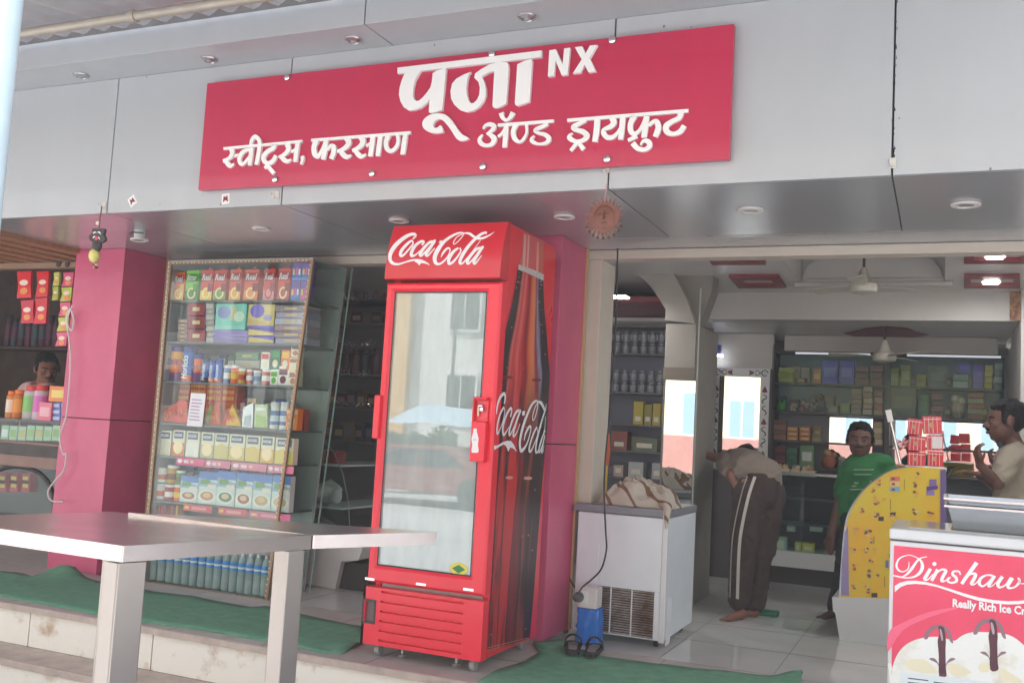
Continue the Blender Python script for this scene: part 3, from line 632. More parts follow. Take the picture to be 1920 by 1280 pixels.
# lower grille panel
kp = MB(); yk = YK + .002; zk1 = zdb - .012
slots = [(715, 845, 1113 + 0), (713, 845, 1131), (712, 845, 1150), (711, 845, 1168), (709, 845, 1186), (708, 845, 1205)]
kp.box(kx0 - .001, kx1 + .001, yk + .02, yk + .06, zk0, zk1, redp_m)
zz = [zk1]
sxa, sxb = PX(712, 1150, Y=yk).x, PX(868, 1160, Y=yk).x
szs = [PX(785, 1119 + 18.6 * k, Y=yk).z for k in range(6)]
prev = zk1
for s_ in szs:
    kp.box(sxa, sxb, yk, yk + .0199, s_ + .007, prev, redp_m); prev = s_ - .004
kp.box(sxa, sxb, yk, yk + .0199, zk0, prev, redp_m)
hxa, hxb = PX(679, 1145, Y=yk).x, PX(704, 1145, Y=yk).x
hza, hzb = PX(692, 1168, Y=yk).z, PX(692, 1122, Y=yk).z
kp.box(kx0 - .001, hxa, yk, yk + .0199, zk0, zk1, redp_m).box(hxb, sxa, yk, yk + .0199, zk0, zk1, redp_m).box(hxa, hxb, yk, yk + .0199, zk0, hza, redp_m).box(hxa, hxb, yk, yk + .0199, hzb, zk1, redp_m).box(sxb, kx1 + .001, yk, yk + .0199, zk0, zk1, redp_m)
kp.box(hxa, hxb, yk + .0175, yk + .0195, hza, hzb, M("dusty_grey", (120, 104, 100), .7)).build("grille_panel", ck)
mb = MB(); t_ = .004
for a in ((hxa, hxb, hza, hza + .008), (hxa, hxb, hzb - .008, hzb), (hxa, hxa + .008, hza + .008, hzb - .008), (hxb - .008, hxb, hza + .008, hzb - .008)): mb.box(a[0], a[1], yk - t_, yk + .01, a[2], a[3], M("grey_rubber", (74, 66, 66), .6))
mb.build("grille_window", ck)
for a, b in ((693, 1086), (789, 1096), (878, 1106)):
    p = PX(a, b, Y=YK); MB().box(p.x - .028, p.x + .028, YK - .001, YK + .03, p.z - .004, p.z + .010, chrome_m).build("hinge_plate", ck, bevel=.002)
castor_m = M("grey_castor", (150, 148, 146), .4)
for x, y, big in ((kx0 + .06, YK + .06, 1), (kx1 - .06, YK + .06, 1), (kx0 + .06, YKB - .08, 1), (kx1 - .06, YKB - .08, 1), (kx0 + .17, YK + .10, 0), (kx1 - .17, YK + .10, 0)):
    if big:
        c_ = MB().lathe([(.008, -.012), (.026, -.012), (.028, -.006), (.028, .006), (.026, .012), (.008, .012)], (x, y, .028), castor_m, 18, (1, 0, .15)).build("castor", ck, smooth=40)
        MB().box(x - .018, x + .018, y - .012, y + .012, .05, .0595, chrome_m).build("castor_fork", c_)
    else: MB().cyl((x, y, .002), (x, y, .0595), .008, chrome_m).cyl((x, y, .001), (x, y, .012), .02, castor_m).build("levelling_foot", ck, smooth=40)
# picture on the right-hand side
XS = kx1 - .0015
dkm = M("decal_cola", (58, 36, 36), .35); dst = M("decal_streaks", (188, 34, 42), .35, col2=(66, 32, 34), vs=3.2, thr=(.44, .68), stretch=(1, 5.5, .35)); dk2 = M("decal_cola_warm", (92, 28, 28), .35); dr1 = M("decal_red", (196, 30, 40), .35); dr2 = M("decal_rose", (206, 84, 82), .35); dor = M("decal_amber", (204, 104, 52), .35); dgl = M("decal_highlight", (214, 150, 140), .35); dbl = M("decal_blue", (130, 130, 160), .35); dsl = M("decal_silver", (200, 190, 186), .4, var=.15, vs=60)
_dk = [0]
def dk(mb, pts, m, lay, crop=(0, 0), sc=1.0):
    _dk[0] += 1; lay = lay + _dk[0] * .012
    if len(pts) >= 6 and m not in (dsl, dkm): pts = smooth_pts(pts, 3, True)
    q = [PX(crop[0] + a / sc, crop[1] + b / sc, X=XS + .0006 * lay) for a, b in pts]
    mb.prism([Vector((p.x - .0005, max(YK + .078, min(YKB - .002, p.y)), max(zk0 + .004, min(zt - .004, p.z)))) for p in q], (.0005, 0, 0), m)
side = MB()
c1, k1 = (920, 440), 4.9214
c3, k3 = (890, 940), 4.0
dk(side, [(300, -20), (490, 60), (486, 360), (258, 300), (285, 140)], dr2, 1, c1, k1)
for a in (((310, -10), (330, 0), (318, 310), (292, 300)), ((345, 0), (360, 10), (345, 320), (330, 315)), ((430, 60), (445, 70), (440, 345), (420, 340)), ((465, 80), (480, 90), (478, 355), (465, 350))): dk(side, a, dgl if a[0][0] != 465 else dor, 2, c1, k1)
dk(side, [(258, 275), (320, 298), (400, 325), (490, 368), (488, 425), (400, 382), (320, 345), (255, 322)], dsl, 3, c1, k1)
side.build("bottle_cap_picture", ck)
BL = [(971, 505), (968, 527), (961, 566), (950, 612), (939, 659), (934, 704), (930, 752), (927, 800), (922, 880), (916, 960), (912, 1040), (908, 1110), (903, 1222)]
BR = [(1019, 526), (1019, 543), (1021, 582), (1025, 624), (1028, 664), (1031, 704), (1028, 752), (1026, 800), (1020, 870), (1014, 940), (1007, 1030), (1001, 1110), (993, 1200)]
BL, BR = smooth_pts(BL, 3), smooth_pts(BR, 3); nb, mc = len(BL), 12
bv_, uvv = [], []
for i in range(nb):
    for k in range(mc + 1):
        u = k / mc; p = PX(BL[i][0] + (BR[i][0] - BL[i][0]) * u, BL[i][1] + (BR[i][1] - BL[i][1]) * u, X=XS + .0012)
        bv_.append((XS + .0012, max(YK + .078, min(YKB - .002, p.y)), max(zk0 + .012, p.z))); uvv.append((u, i / (nb - 1)))
bmat = M("bottle_print", (150, 30, 36), .32); t = bmat.node_tree; pb_ = t.nodes["Principled BSDF"]
uvn = t.nodes.new("ShaderNodeUVMap"); sp = t.nodes.new("ShaderNodeSeparateXYZ"); t.links.new(uvn.outputs[0], sp.inputs[0])
mp = t.nodes.new("ShaderNodeMapping"); mp.inputs['Scale'].default_value = (9, 3.2, 1); t.links.new(uvn.outputs[0], mp.inputs[0])
nz = t.nodes.new("ShaderNodeTexNoise"); nz.inputs['Scale'].default_value = 1.0; nz.inputs['Detail'].default_value = 3; t.links.new(mp.outputs[0], nz.inputs['Vector'])
def mth(op, a, b):
    n = t.nodes.new("ShaderNodeMath"); n.operation = op
    for q, v in enumerate((a, b)):
        if isinstance(v, (int, float)): n.inputs[q].default_value = v
        else: t.links.new(v, n.inputs[q])
    return n.outputs[0]
wob = mth('MULTIPLY', mth('SUBTRACT', nz.outputs[0], .5), mth('MULTIPLY', sp.outputs[1], .55))
uu = mth('ADD', sp.outputs[0], wob)
def ramp(fac, stops):
    r = t.nodes.new("ShaderNodeValToRGB"); e = r.color_ramp.elements
    while len(e) < len(stops): e.new(.5)
    for q, (pos, c) in zip(e, stops): q.position = pos; q.color = lin(c)
    t.links.new(fac, r.inputs[0]); return r.outputs[0]
dkc, rdc, dpc, rsc, amc = (46, 26, 28), (196, 36, 42), (132, 22, 32), (214, 104, 96), (214, 128, 62)
up_ = ramp(uu, [(0, dkc), (.16, dkc), (.22, rsc), (.27, rdc), (.36, rsc), (.42, rdc), (.50, dpc), (.55, rdc), (.64, amc), (.70, rsc), (.74, dpc), (.79, (140, 136, 160)), (.83, dkc), (1, dkc)])
lo_c = ramp(uu, [(0, dkc), (.14, dkc), (.20, rdc), (.27, dkc), (.33, rdc), (.44, rdc), (.49, dkc), (.56, dpc), (.68, dkc), (.74, (150, 60, 44)), (.80, dkc), (1, dkc)])
mixf = ramp(sp.outputs[1], [(.38, (0, 0, 0)), (.62, (255, 255, 255))])
mx_ = t.nodes.new("ShaderNodeMix"); mx_.data_type = 'RGBA'; t.links.new(mixf, mx_.inputs[0]); t.links.new(up_, mx_.inputs[6]); t.links.new(lo_c, mx_.inputs[7]); t.links.new(mx_.outputs[2], pb_.inputs['Base Color'])
bo = MB().add(bv_, [(i * (mc + 1) + k, i * (mc + 1) + k + 1, (i + 1) * (mc + 1) + k + 1, (i + 1) * (mc + 1) + k) for i in range(nb - 1) for k in range(mc)], bmat).build("bottle_picture", ck)
ul = bo.data.uv_layers.new(name="UVMap")
for lp in bo.data.loops: ul.data[lp.index].uv = uvv[lp.vertex_index]
side = MB()
for a, b_, w_ in ((948, 707, 14), (1006, 712, 9), (955, 895, 7), (990, 896, 8)):
    dk(side, [(a + w_ * math.cos(q * .524), b_ + 3 * math.sin(q * .524)) for q in range(12)], dgl if b_ > 800 else M("decal_deep", (120, 18, 26), .35), 3)
for k in range(2): dk(side, [(70, 1105 + 18 * k), (400, 1018 + 16 * k), (400, 1021 + 16 * k), (70, 1109 + 18 * k)], dgl, 3, c3, k3)
dk(side, [(58, 1118), (70, 1115), (70, 1140), (58, 1145)], decal_w, 3, c3, k3)
for k in range(60):      # water drops of the picture
    v_ = R.random(); i = int(v_ * (nb - 1)); u = R.choice([R.uniform(.0, .16), R.uniform(.84, 1.0), R.random()]); x = BL[i][0] + (BR[i][0] - BL[i][0]) * u; y = BL[i][1] + (BR[i][1] - BL[i][1]) * u; r_ = R.uniform(.5, 1.3)
    dk(side, [(x + r_ * math.cos(q), y + r_ * 1.6 * math.sin(q)) for q in range(5)], dgl, 3)
# peeled edges of the picture
for k in range(26):
    y0 = 200 + k * 34 + R.uniform(-10, 10); xx = 118 - (y0 - 120) * .062
    dk(side, [(xx, y0), (xx + R.uniform(3, 9), y0 + 4), (xx + R.uniform(1, 5), y0 + R.uniform(14, 34)), (xx - 3, y0 + 20)], R.choice([dor, dgl, decal_w, dgl]), 4, c3, k3)
side.build("picture_marking", ck)
mb = MB()
strokes(mb, (915, 720), 8.0, [
    [(240, 295, 14), (255, 200, 20), (240, 142, 26), (190, 182, 28), (150, 272, 26), (130, 380, 14), (126, 450, 5)],
    [(240, 342, 22), (190, 430, 24), (150, 560, 26), (133, 690, 26), (142, 742, 22), (172, 690, 16), (222, 560, 14), (250, 420, 12), (240, 345, 12)],
    [(335, 490, 20), (356, 400, 20), (340, 362, 24), (290, 430, 26), (240, 560, 28), (220, 680, 28), (235, 760, 24), (280, 702, 13), (312, 640, 9)],
    [(470, 392, 24), (420, 420, 24), (360, 550, 26), (320, 690, 26), (320, 762, 22), (362, 700, 14), (442, 520, 14)], [(492, 388, 22), (430, 540, 26), (382, 720, 28), (385, 780, 22), (430, 722, 11), (478, 590, 7)],
    ('P', [(510, 468), (515, 404), (552, 400), (545, 466)]),
    [(540, 842, 6), (560, 740, 22), (612, 642, 24), (640, 642, 16), (630, 730, 13), (590, 870, 16), (540, 960, 24), (490, 992, 32), (475, 880, 36), (500, 720, 38), (560, 520, 34), (640, 330, 26), (702, 256, 20), (740, 262, 12), (740, 340, 9), (702, 500, 9), (670, 540, 9), (668, 470, 9), (702, 350, 9), (742, 282, 9)],
    [(745, 262, 12), (790, 280, 28), (830, 350, 28), (850, 410, 16)],
    [(735, 642, 18), (690, 720, 24), (640, 860, 26), (615, 980, 26), (642, 1002, 20), (692, 900, 16), (742, 760, 14), (742, 660, 12)],
    [(875, 290, 7), (860, 380, 16), (820, 500, 24), (770, 680, 26), (725, 880, 26), (715, 1002, 26), (742, 1012, 14), (792, 880, 9), (850, 650, 7), (860, 480, 5)],
    [(855, 690, 14), (802, 830, 22), (765, 960, 22), (765, 1022, 18), (802, 950, 12), (842, 800, 12)], [(852, 760, 10), (822, 900, 18), (802, 1022, 18), (826, 990, 7), (838, 920, 5)],
    ('P', [(90, 920), (150, 913), (220, 868), (290, 845), (340, 850), (382, 900), (428, 1012), (380, 962), (330, 948), (302, 1006), (270, 928), (230, 898), (170, 935), (90, 985)])],
    X=XS + .0058, dep=.0004, m=decal_w, wk=1.05)
mb.build("side_lettering", ck)
# ------------------------------------------------------------------ green carpet mats
def carpet(label, outline, bumps, z0=.004, name="green_carpet"):
    pts = [PX(a, b, Z=z0) for a, b in outline]
    b = bmesh.new(); vs = [b.verts.new(p) for p in pts]; f = b.faces.new(vs)
    bmesh.ops.triangulate(b, faces=b.faces); 
    for _ in range(4):
        bmesh.ops.subdivide_edges(b, edges=[e for e in b.edges if e.calc_length() > .10], cuts=1, use_grid_fill=True)
    bmesh.ops.triangulate(b, faces=b.faces)
    for v in b.verts:
        h = .008 * max(0, noise.noise(v.co * 5)) + .005 * max(0, noise.noise(v.co * 11))
        for bx, by, r, hh in bumps:
            q = PX(bx, by, Z=z0); d = ((v.co.x - q.x) ** 2 + ((v.co.y - q.y)) ** 2) ** .5
            h += hh * math.exp(-(d / r) ** 2)
        v.co.z += h
    me = bpy.data.meshes.new(name); b.to_mesh(me); b.free()
    me.materials.append(M("carpet_green", (104, 158, 126), .95, var=.16, vs=14, bump=.5, bs=220)); me.shade_smooth()
    o = bpy.data.objects.new(name, me); COL.objects.link(o)
    sd = o.modifiers.new("thickness", 'SOLIDIFY'); sd.thickness = .006; sd.offset = 1
    return tag(o, label, "carpet")
carpet("long green carpet strip with a rumpled end along the platform left of the cooler",
       [(-60, 1060), (20, 1076), (60, 1084), (95, 1080), (112, 1072), (150, 1082), (190, 1091), (262, 1102), (290, 1108), (355, 1116), (420, 1128), (470, 1137), (500, 1136), (560, 1150), (640, 1166), (680, 1174), (690, 1200), (668, 1212), (640, 1224), (600, 1222), (550, 1209), (470, 1196), (400, 1183), (330, 1173), (260, 1164), (170, 1149), (90, 1133), (0, 1116), (-60, 1106)],
       [(122, 1080, .12, .075), (655, 1212, .06, .03), (30, 1080, .2, .02)])
carpet("green carpet mat before the shop entrance with black slippers on it",
       [(1000, 1206), (1050, 1196), (1090, 1216), (1130, 1229), (1230, 1243), (1330, 1254), (1440, 1266), (1505, 1262), (1500, 1282), (1460, 1300), (1300, 1310), (1100, 1300), (960, 1290), (895, 1276), (930, 1255), (985, 1238), (1010, 1222)],
       [(1500, 1268, .06, .03), (1010, 1210, .1, .015)])
# ------------------------------------------------------------------ steel tables in the foreground
tabm = M("table_steel", (228, 222, 218), .22, metal=.85, var=.12, vs=7, stretch=(1, 2.5, 1), bump=.02, bs=25)
legm = M("leg_steel", (158, 150, 144), .28, metal=1.)
ZTB = .78
N_ = PX(231, 1023, Z=ZTB); G_ = PX(587, 1003, Z=ZTB); C_ = PX(820, 997, Z=ZTB)
ud = (C_ - N_).normalized(); vd = Vector((-1, .035, 0)).normalized()
def tbl(name, label, pts, thick, legs):
    t = thing(name, label, "table", (pts[0].x, pts[0].y, -.4), "steel tables in front of the shop")
    MB().prism(pts, (0, 0, -thick), tabm, M("edge_steel", (196, 186, 182), .20, metal=1., var=.06, vs=6)).build("table_top", t, bevel=.003)
    for q, wu, wv in legs:
        m = MB(); z1 = q.z
        base = [q, q + vd * wv, q + vd * wv + ud * wu, q + ud * wu]
        m.prism([Vector((p.x, p.y, -.4)) for p in base], (0, 0, z1 + .4), legm).build("leg", t, bevel=.004)
    return t
l1 = PX(222, 1056, Z=ZTB - .046); l2 = PX(540, 1034, Z=ZTB - .044)
tbl("steel_table", "steel table at the front left corner, closest to the camera", [N_, G_ - ud * .003, G_ - ud * .003 + vd * .86, N_ + vd * .86], .043,
    [(l1, .08, .055), (l2, .062, .054), (l1 + vd * .72, .08, .055), (l2 + vd * .72, .062, .054)])
A_ = PX(240, 960, Z=ZTB + .012); D_ = PX(530, 976, Z=ZTB - .004)
q2 = PX(548, 1020, Z=ZTB - .05); q1 = PX(240, 1000, Z=ZTB - .05)
A2 = Vector((G_.x - .8, G_.y + .03, ZTB + .02))
tbl("steel_table", "second steel table butted on behind, its end reaching in front of the cooler door", [G_ + ud * .003, C_, D_, A_], .042, [(q2, .045, .03), (q1, .045, .03)])
# ------------------------------------------------------------------ snack display case
YD = 5.30
dz0 = ZI + .004
def dxl(z): return PX(325, 490, Y=YD).x + (PX(262, 1090, Y=YD).x - PX(325, 490, Y=YD).x) * (2.2 - z) / 2.3
zt_d, zb_d = PX(455, 488, Y=YD).z, PX(380, 1109, Y=YD).z
XL = (PX(325, 490, Y=YD).x + PX(262, 1090, Y=YD).x) / 2
xrt, xrb = PX(585, 485, Y=YD).x, PX(498, 1127, Y=YD).x
def XR(z): return xrb + (xrt - xrb) * (z - zb_d) / (zt_d - zb_d)
case = thing("display_case", "glass snack display case edged with fairy lights and filled with packets", "display case", ((XL + xrt) / 2, 5.5, ZI))
YDB = 5.70
MB().box(XL - .02, XL - .002, YD, YDB, zb_d, zt_d, M("grey_laminate", (176, 178, 178), .4)).build("side_panel", case)
MB().prism([(XL, YDB, zb_d), (xrb, YDB, zb_d), (xrt, YDB, zt_d), (XL, YDB, zt_d)], (0, .02, 0), M("grey_laminate")).build("back_panel", case)
MB().box(XL - .02, xrb + .02, YD - .004, YDB, min(ZI, zb_d - .03), zb_d, wood_m).build("plinth", case)
MB().box(XL - .02, xrt + .01, YD + .001, YDB, zt_d, zt_d + .008, M("grey_laminate")).build("top_panel", case)
post = MB()
post.prism([(xrb - .011, YD, zb_d), (xrb + .011, YD, zb_d), (xrt + .011, YD, zt_d), (xrt - .011, YD, zt_d)], (0, .02, 0), M("copper_trim", (160, 132, 104), .4, metal=.3))
post.box(XL - .012, XL + .008, YD - .002, YD + .02, zb_d, zt_d, M("copper_trim")).box(XL + .009, xrt - .012, YD - .002, YD + .018, zt_d - .018, zt_d - .001, M("copper_trim")).box(XL, xrb, YD - .006, YD + .012, zb_d, zb_d + .016, M("copper_trim"))
post.build("trim", case)
lights = MB(); bulb = M("fairy_bulb", (255, 236, 206), .2)
def beads(a, b, n):
    for k in range(n):
        p = a.lerp(b, (k + R.uniform(-.2, .2)) / n); lights.ell((p.x, p.y - .012, p.z), .0048, bulb, 6, 4)
beads(Vector((XL, YD, zb_d)), Vector((XL, YD, zt_d)), 62); beads(Vector((XL, YD, zt_d - .01)), Vector((xrt, YD, zt_d - .01)), 36); beads(Vector((xrt, YD, zt_d)), Vector((xrb, YD, zb_d)), 62); beads(Vector((XL, YD - .004, zb_d + .01)), Vector((xrb, YD - .004, zb_d + .01)), 40)
lo_ = lights.build("fairy_light_string", case); lo_['kind'] = 'stuff'
rows_y = [(564, 320), (640, 312), (713, 300), (790, 290), (851, 286), (934, 278)]
SZ = [PX(x, y, Y=YD + .05).z for y, x in rows_y]
shm = M("shelf_grey", (96, 98, 100), .35)
for z in SZ + [PX(300, 1010, Y=YD + .05).z]:
    MB().box(XL + .001, XR(z) - .012, YD + .022, YDB - .002, z - .014, z - .0015, shm).build("shelf", case)
MB().prism([(XL + .01, YD + .006, zb_d + .02), (xrb - .012, YD + .006, zb_d + .02), (xrt - .012, YD + .006, zt_d - .02), (XL + .01, YD + .006, zt_d - .02)], (0, .005, 0), glass("case_glass", 1.45, (248, 252, 250))).build("front_glass", case)
MB().prism([(xrb, YD + .021, zb_d), (xrb, YDB - .001, zb_d), (xrt, YDB - .001, zt_d), (xrt, YD + .021, zt_d)], (.005, 0, 0), glass_m).build("side_glass", case)
MB().prism([(xrb + .06, YDB - .02, zb_d), (xrb + .065, YDB - .02, zb_d), (xrt + .065, YDB - .02, zt_d), (xrt + .06, YDB - .02, zt_d)], (0, .012, 0), gl_edge).build("glass_edge", case)
# -- goods in the case
def goods(name, label, cat, group, x0, x1, ytop, row, body, dep=.07, art=(), back=0., tz=None, cap=None, texts=(), tilt=0):
    Y = YD + .06 + back; z0 = SZ[row] if isinstance(row, int) else row
    xm = (x0 + x1) / 2
    z1 = PX(xm, ytop, Y=Y).z if tz is None else z0 + tz
    ym = rowof(xm, (z0 + z1) / 2, Y)
    X0, X1 = PX(x0, ym, Y=Y).x, PX(x1, ym, Y=Y).x
    mb = MB(); w_, h_ = X1 - X0, z1 - z0
    mb.box(X0 + .001, X1 - .001, Y, Y + dep, z0, z1, body)
    for k, (shape, u0, v0, u1, v1, c) in enumerate(art):
        y = Y - .0006 * (k + 1)
        a, b_, c_, d_ = X0 + u0 * w_, X0 + u1 * w_, z0 + v0 * h_, z0 + v1 * h_
        if shape == 'r': mb.poly([(a, y, c_), (b_, y, c_), (b_, y, d_), (a, y, d_)], c)
        elif shape == 'd': mb.poly([(a, y, c_), (b_, y, c_), (b_, y, c_ + (d_ - c_) * .45), (a, y, d_)], c)
        else: mb.poly([((a + b_) / 2 + (b_ - a) / 2 * math.cos(t * .524), y, (c_ + d_) / 2 + (d_ - c_) / 2 * math.sin(t * .524)) for t in range(12)], c)
    for k, (s_, u0, v0, u1, v1, c, rot, sh) in enumerate(texts):
        y = Y - .006; a = Vector((X0 + u0 * w_, y, z0 + v0 * h_))
        if rot: mb.text(s_, (X0 + u1 * w_, y, z0 + v0 * h_), (0, 0, (v1 - v0) * h_), (-(u1 - u0) * w_, 0, 0), c, .02, sh)
        else: mb.text(s_, a, ((u1 - u0) * w_, 0, 0), (0, 0, (v1 - v0) * h_), c, .02, sh)
    o = mb.build(name, loc=((X0 + X1) / 2, Y, z0), bevel=.0015, seg=1)
    if dep > .02: o.rotation_euler.z = R.uniform(-.09, .09)
    tag(o, label, cat, group)
    if cap:
        MB().cyl(((X0 + X1) / 2, Y + dep / 2, z1), ((X0 + X1) / 2, Y + dep / 2, z1 + .018), .013, cap).build("cap", o)
    return o
g1 = "juice cartons on the top shelf of the display case"
red_, org, yel, grn, wht, crm = P(206, 34, 34), P(238, 120, 30), P(246, 196, 60), P(96, 178, 44), P(242, 240, 236), P(240, 226, 190)
juice = [(325, 346, 510, P(232, 110, 40), P(244, 180, 80), "orange carton with a cut fruit, at the left end of the top shelf", "Real"),
         (347, 373, 507, P(120, 196, 40), P(60, 140, 40), "green carton beside the orange one on the top shelf", "Bitter"),
         (377, 398, 506, P(222, 60, 34), yel, "red and orange juice carton showing a papaya, next to the green carton", "Real"),
         (401, 424, 506, P(222, 60, 44), P(120, 160, 70), "red juice carton with a guava picture, second red one", "Real"),
         (430, 452, 505, P(226, 84, 40), P(240, 170, 60), "red juice carton with a mango picture, third red one", "Real"),
         (458, 484, 505, P(228, 84, 36), P(246, 140, 40), "red juice carton with an orange picture, fourth red one", "Real"),
         (494, 515, 504, P(218, 70, 60), P(236, 150, 150), "red juice carton with a pink grapefruit half, fifth red one", "Real"),
         (521, 543, 503, P(220, 66, 40), P(196, 60, 70), "red juice carton with dark berries, last before the purple packs", "Real")]
for k, (x0, x1, yt, b, f, lb, tx) in enumerate(juice):
    goods("juice_carton", lb, "juice carton", g1, x0, x1, yt, 0, b, .06, [('r', .02, .02, .98, .34, f), ('e', .16, .06, .84, .44, P(250, 226, 170) if k != 6 else P(200, 60, 70)), ('e', .28, .12, .72, .38, f), ('r', .05, .62, .95, .90, P(180, 24, 40) if k not in (1,) else P(70, 150, 40)), ('r', .62, .3, .98, .56, P(150, 30, 40) if k > 1 else f)],
          texts=[(tx, .12, .66, .88, .86, wht, 0, .2)], cap=red_ if k > 1 else None)
pur = [P(112, 70, 170), P(70, 120, 200), P(210, 90, 160)]
for k, (x0, x1, yt, b) in enumerate([(545, 563, 535, 0), (563, 582, 535, 0), (548, 566, 493, 0), (566, 584, 492, 0)]):
    z0 = SZ[0] if k < 2 else SZ[0] + .135
    goods("candy_carton", "purple and blue candy carton, %s of the little stack at the top right" % ("lower left", "lower right", "upper left", "upper right")[k], "carton", "purple cartons at the top right of the display case",
          x0, x1, yt, z0 if k > 1 else 0, P(104, 66, 160), .06, [('r', .04, .04, .96, .42, pur[1 if k != 1 else 2]), ('r', .1, .3, .3, .6, yel), ('r', .4, .25, .6, .65, pur[2]), ('r', .68, .3, .86, .6, wht)], tz=.132)
# second shelf: flat gift boxes in piles
def pile(row, x0, x1, ytop, n, cols, label, cat, group, dep=.16, back=0., nm="gift_box", art=None):
    zt1 = PX((x0 + x1) / 2, ytop, Y=YD + .06).z; hgt = (zt1 - SZ[row]) / n
    for k in range(n):
        c = cols[k % len(cols)]
        goods(nm, label % (ordw(n - 1 - k) + " from the top" if k < n - 1 else "topmost"), cat, group, x0 + R.uniform(-.6, .6), x1 + R.uniform(-.6, .6), 0, SZ[row] + k * hgt, c, dep, art(k, n) if art else [('r', .3, .35, .7, .65, P(222, 196, 140))], tz=hgt * .94, back=back)
gg = "flat gift boxes on the second shelf"
pile(1, 333, 351, 598, 6, [P(150, 120, 118), P(170, 140, 136)], "grey narrow sweet box at the left end, %s", "gift box", gg)
pile(1, 352, 384, 566, 3, [P(150, 26, 42), P(136, 22, 38)], "dark red sweet box in the left pile of the second shelf, %s", "gift box", gg)
pile(1, 386, 401, 568, 7, [P(196, 196, 200), P(170, 164, 170)], "silver grey sweet box beside the dark red pile, %s", "gift box", gg)
def art_g(k, n): return [('r', .02, .1, .98, .9, P(128, 214, 196)), ('e', .12, .35, .48, .8, P(150, 130, 200)), ('r', .55, .2, .75, .75, P(220, 200, 120))] if k == n - 1 else [('r', .02, .3, .98, .7, P(176, 160, 214))]
def pile2(x0, x1, y_mid, ytop, big, sm_, lab):
    z1 = PX((x0 + x1) / 2, y_mid, Y=YD + .06).z
    h2 = (z1 - SZ[1]) / 2
    for k in range(2): goods("gift_box", "%s lying flat, %s of two under the upright one" % (lab, ("lower", "upper")[k]), "gift box", gg, x0, x1, 0, SZ[1] + k * h2, sm_[k], .16, [('d', .02, .1, .98, .9, sm_[2])], tz=h2 * .95)
    goods("gift_box", lab + ", standing upright on two flat ones", "gift box", gg, x0, x1, ytop, z1, big[0], .05, big[1:])
def up(col, *art): return [col] + list(art)
pile2(402, 463, 618, 569, up(P(126, 206, 190), ('e', .06, .42, .5, .9, P(130, 140, 196)), ('r', .5, .35, .68, .9, P(206, 196, 150)), ('e', .6, .3, .95, .7, P(210, 230, 210)), ('r', 0, 0, 1, .16, P(150, 214, 206))), (P(168, 150, 210), P(178, 160, 216), P(150, 130, 200)), "mint and violet sweet box")
pile2(465, 514, 615, 570, up(P(222, 200, 130), ('e', .08, .42, .62, 1.0, P(112, 92, 204)), ('d', 0, 0, .9, .4, P(210, 180, 120)), ('e', .6, .3, .92, .55, P(160, 150, 210)), ('r', 0, 0, 1, .1, P(120, 104, 200))), (P(104, 88, 190), P(110, 94, 200), P(226, 200, 110)), "yellow and purple sweet box")
pile(1, 516, 575, 572, 6, [P(170, 160, 186), P(150, 130, 140), P(176, 150, 160), P(190, 186, 206)], "lilac grey sweet box at the right end of its shelf, %s", "gift box", gg)
# third shelf: malt drink jars left, small jars and cartons right
def jar(name, label, cat, group, x0, x1, ytop, row, bands, lid, text=None, back=0., z0=None, squash=1., rot=0):
    Y = YD + .06 + back; z0 = (SZ[row] if z0 is None else z0); xm = (x0 + x1) / 2
    ym = rowof(xm, (z0 + PX(xm, ytop, Y=Y).z) / 2, Y); X0, X1 = PX(x0, ym, Y=Y).x, PX(x1, ym, Y=Y).x; r = (X1 - X0) / 2 * .97; z1 = PX(xm, ytop, Y=Y).z; h = z1 - z0
    c = ((X0 + X1) / 2, Y + r, z0); mb = MB(); hb = h * .84; v = 0.
    for f, m in bands:
        mb.lathe([(r, v * hb), (r, min(1, v + f) * hb)], c, m, 18); v += f
    if text: 
        mb.text(text[0], (X1 - r * .45, Y - .004, z0 + hb * .1), (0, 0, hb * .8), (-r * 1.1, 0, 0), text[1], .02, .15) if rot else mb.text(text[0], (c[0] - r * .85, Y - .004, z0 + hb * .55), (r * 1.7, 0, 0), (0, 0, hb * .2), text[1], .03, .1)
    o = mb.build(name, smooth=40, loc=c); tag(o, label, cat, group)
    MB().lathe([(r * .96, hb), (r * 1.0, hb + .004), (r * 1.0, h - .004), (r * .94, h)], c, lid, 18).build("lid", o, smooth=40)
    return o
g3 = "jars on the third shelf of the display case"
blu, dbl_, ora = P(44, 98, 200), P(52, 44, 130), P(236, 104, 26)
jar("malt_drink_jar", "orange and violet malt drink jar, leftmost on the third shelf", "jar", g3, 313, 336, 648, 2, [(.3, P(120, 60, 120)), (.45, ora), (.25, P(240, 160, 50))], P(86, 50, 130), ("Bourn Vita", P(70, 40, 110)))
jar("malt_drink_jar", "blue jar with an orange base and upright white lettering on the third shelf", "jar", g3, 337, 357, 650, 2, [(.22, ora), (.78, P(40, 100, 200))], P(40, 60, 150), ("Horlicks", wht), rot=1)
jar("malt_drink_jar", "smaller orange malt jar right of the blue lettered jar", "jar", g3, 358, 374, 664, 2, [(.4, P(120, 50, 130)), (.6, ora)], P(50, 50, 140), ("Bourn Vita", P(70, 40, 110)))
jar("malt_drink_jar", "slim blue jar with upright white lettering, smaller than its neighbour", "jar", g3, 375, 388, 672, 2, [(.25, P(60, 40, 60)), (.75, P(70, 110, 190))], P(30, 40, 90), ("Horlicks", wht), rot=1)
jar("malt_drink_jar", "small dark blue jar before the last of the malt jars", "jar", g3, 389, 400, 674, 2, [(.25, ora), (.75, blu)], P(40, 60, 150), ("Horlicks", wht), rot=1)
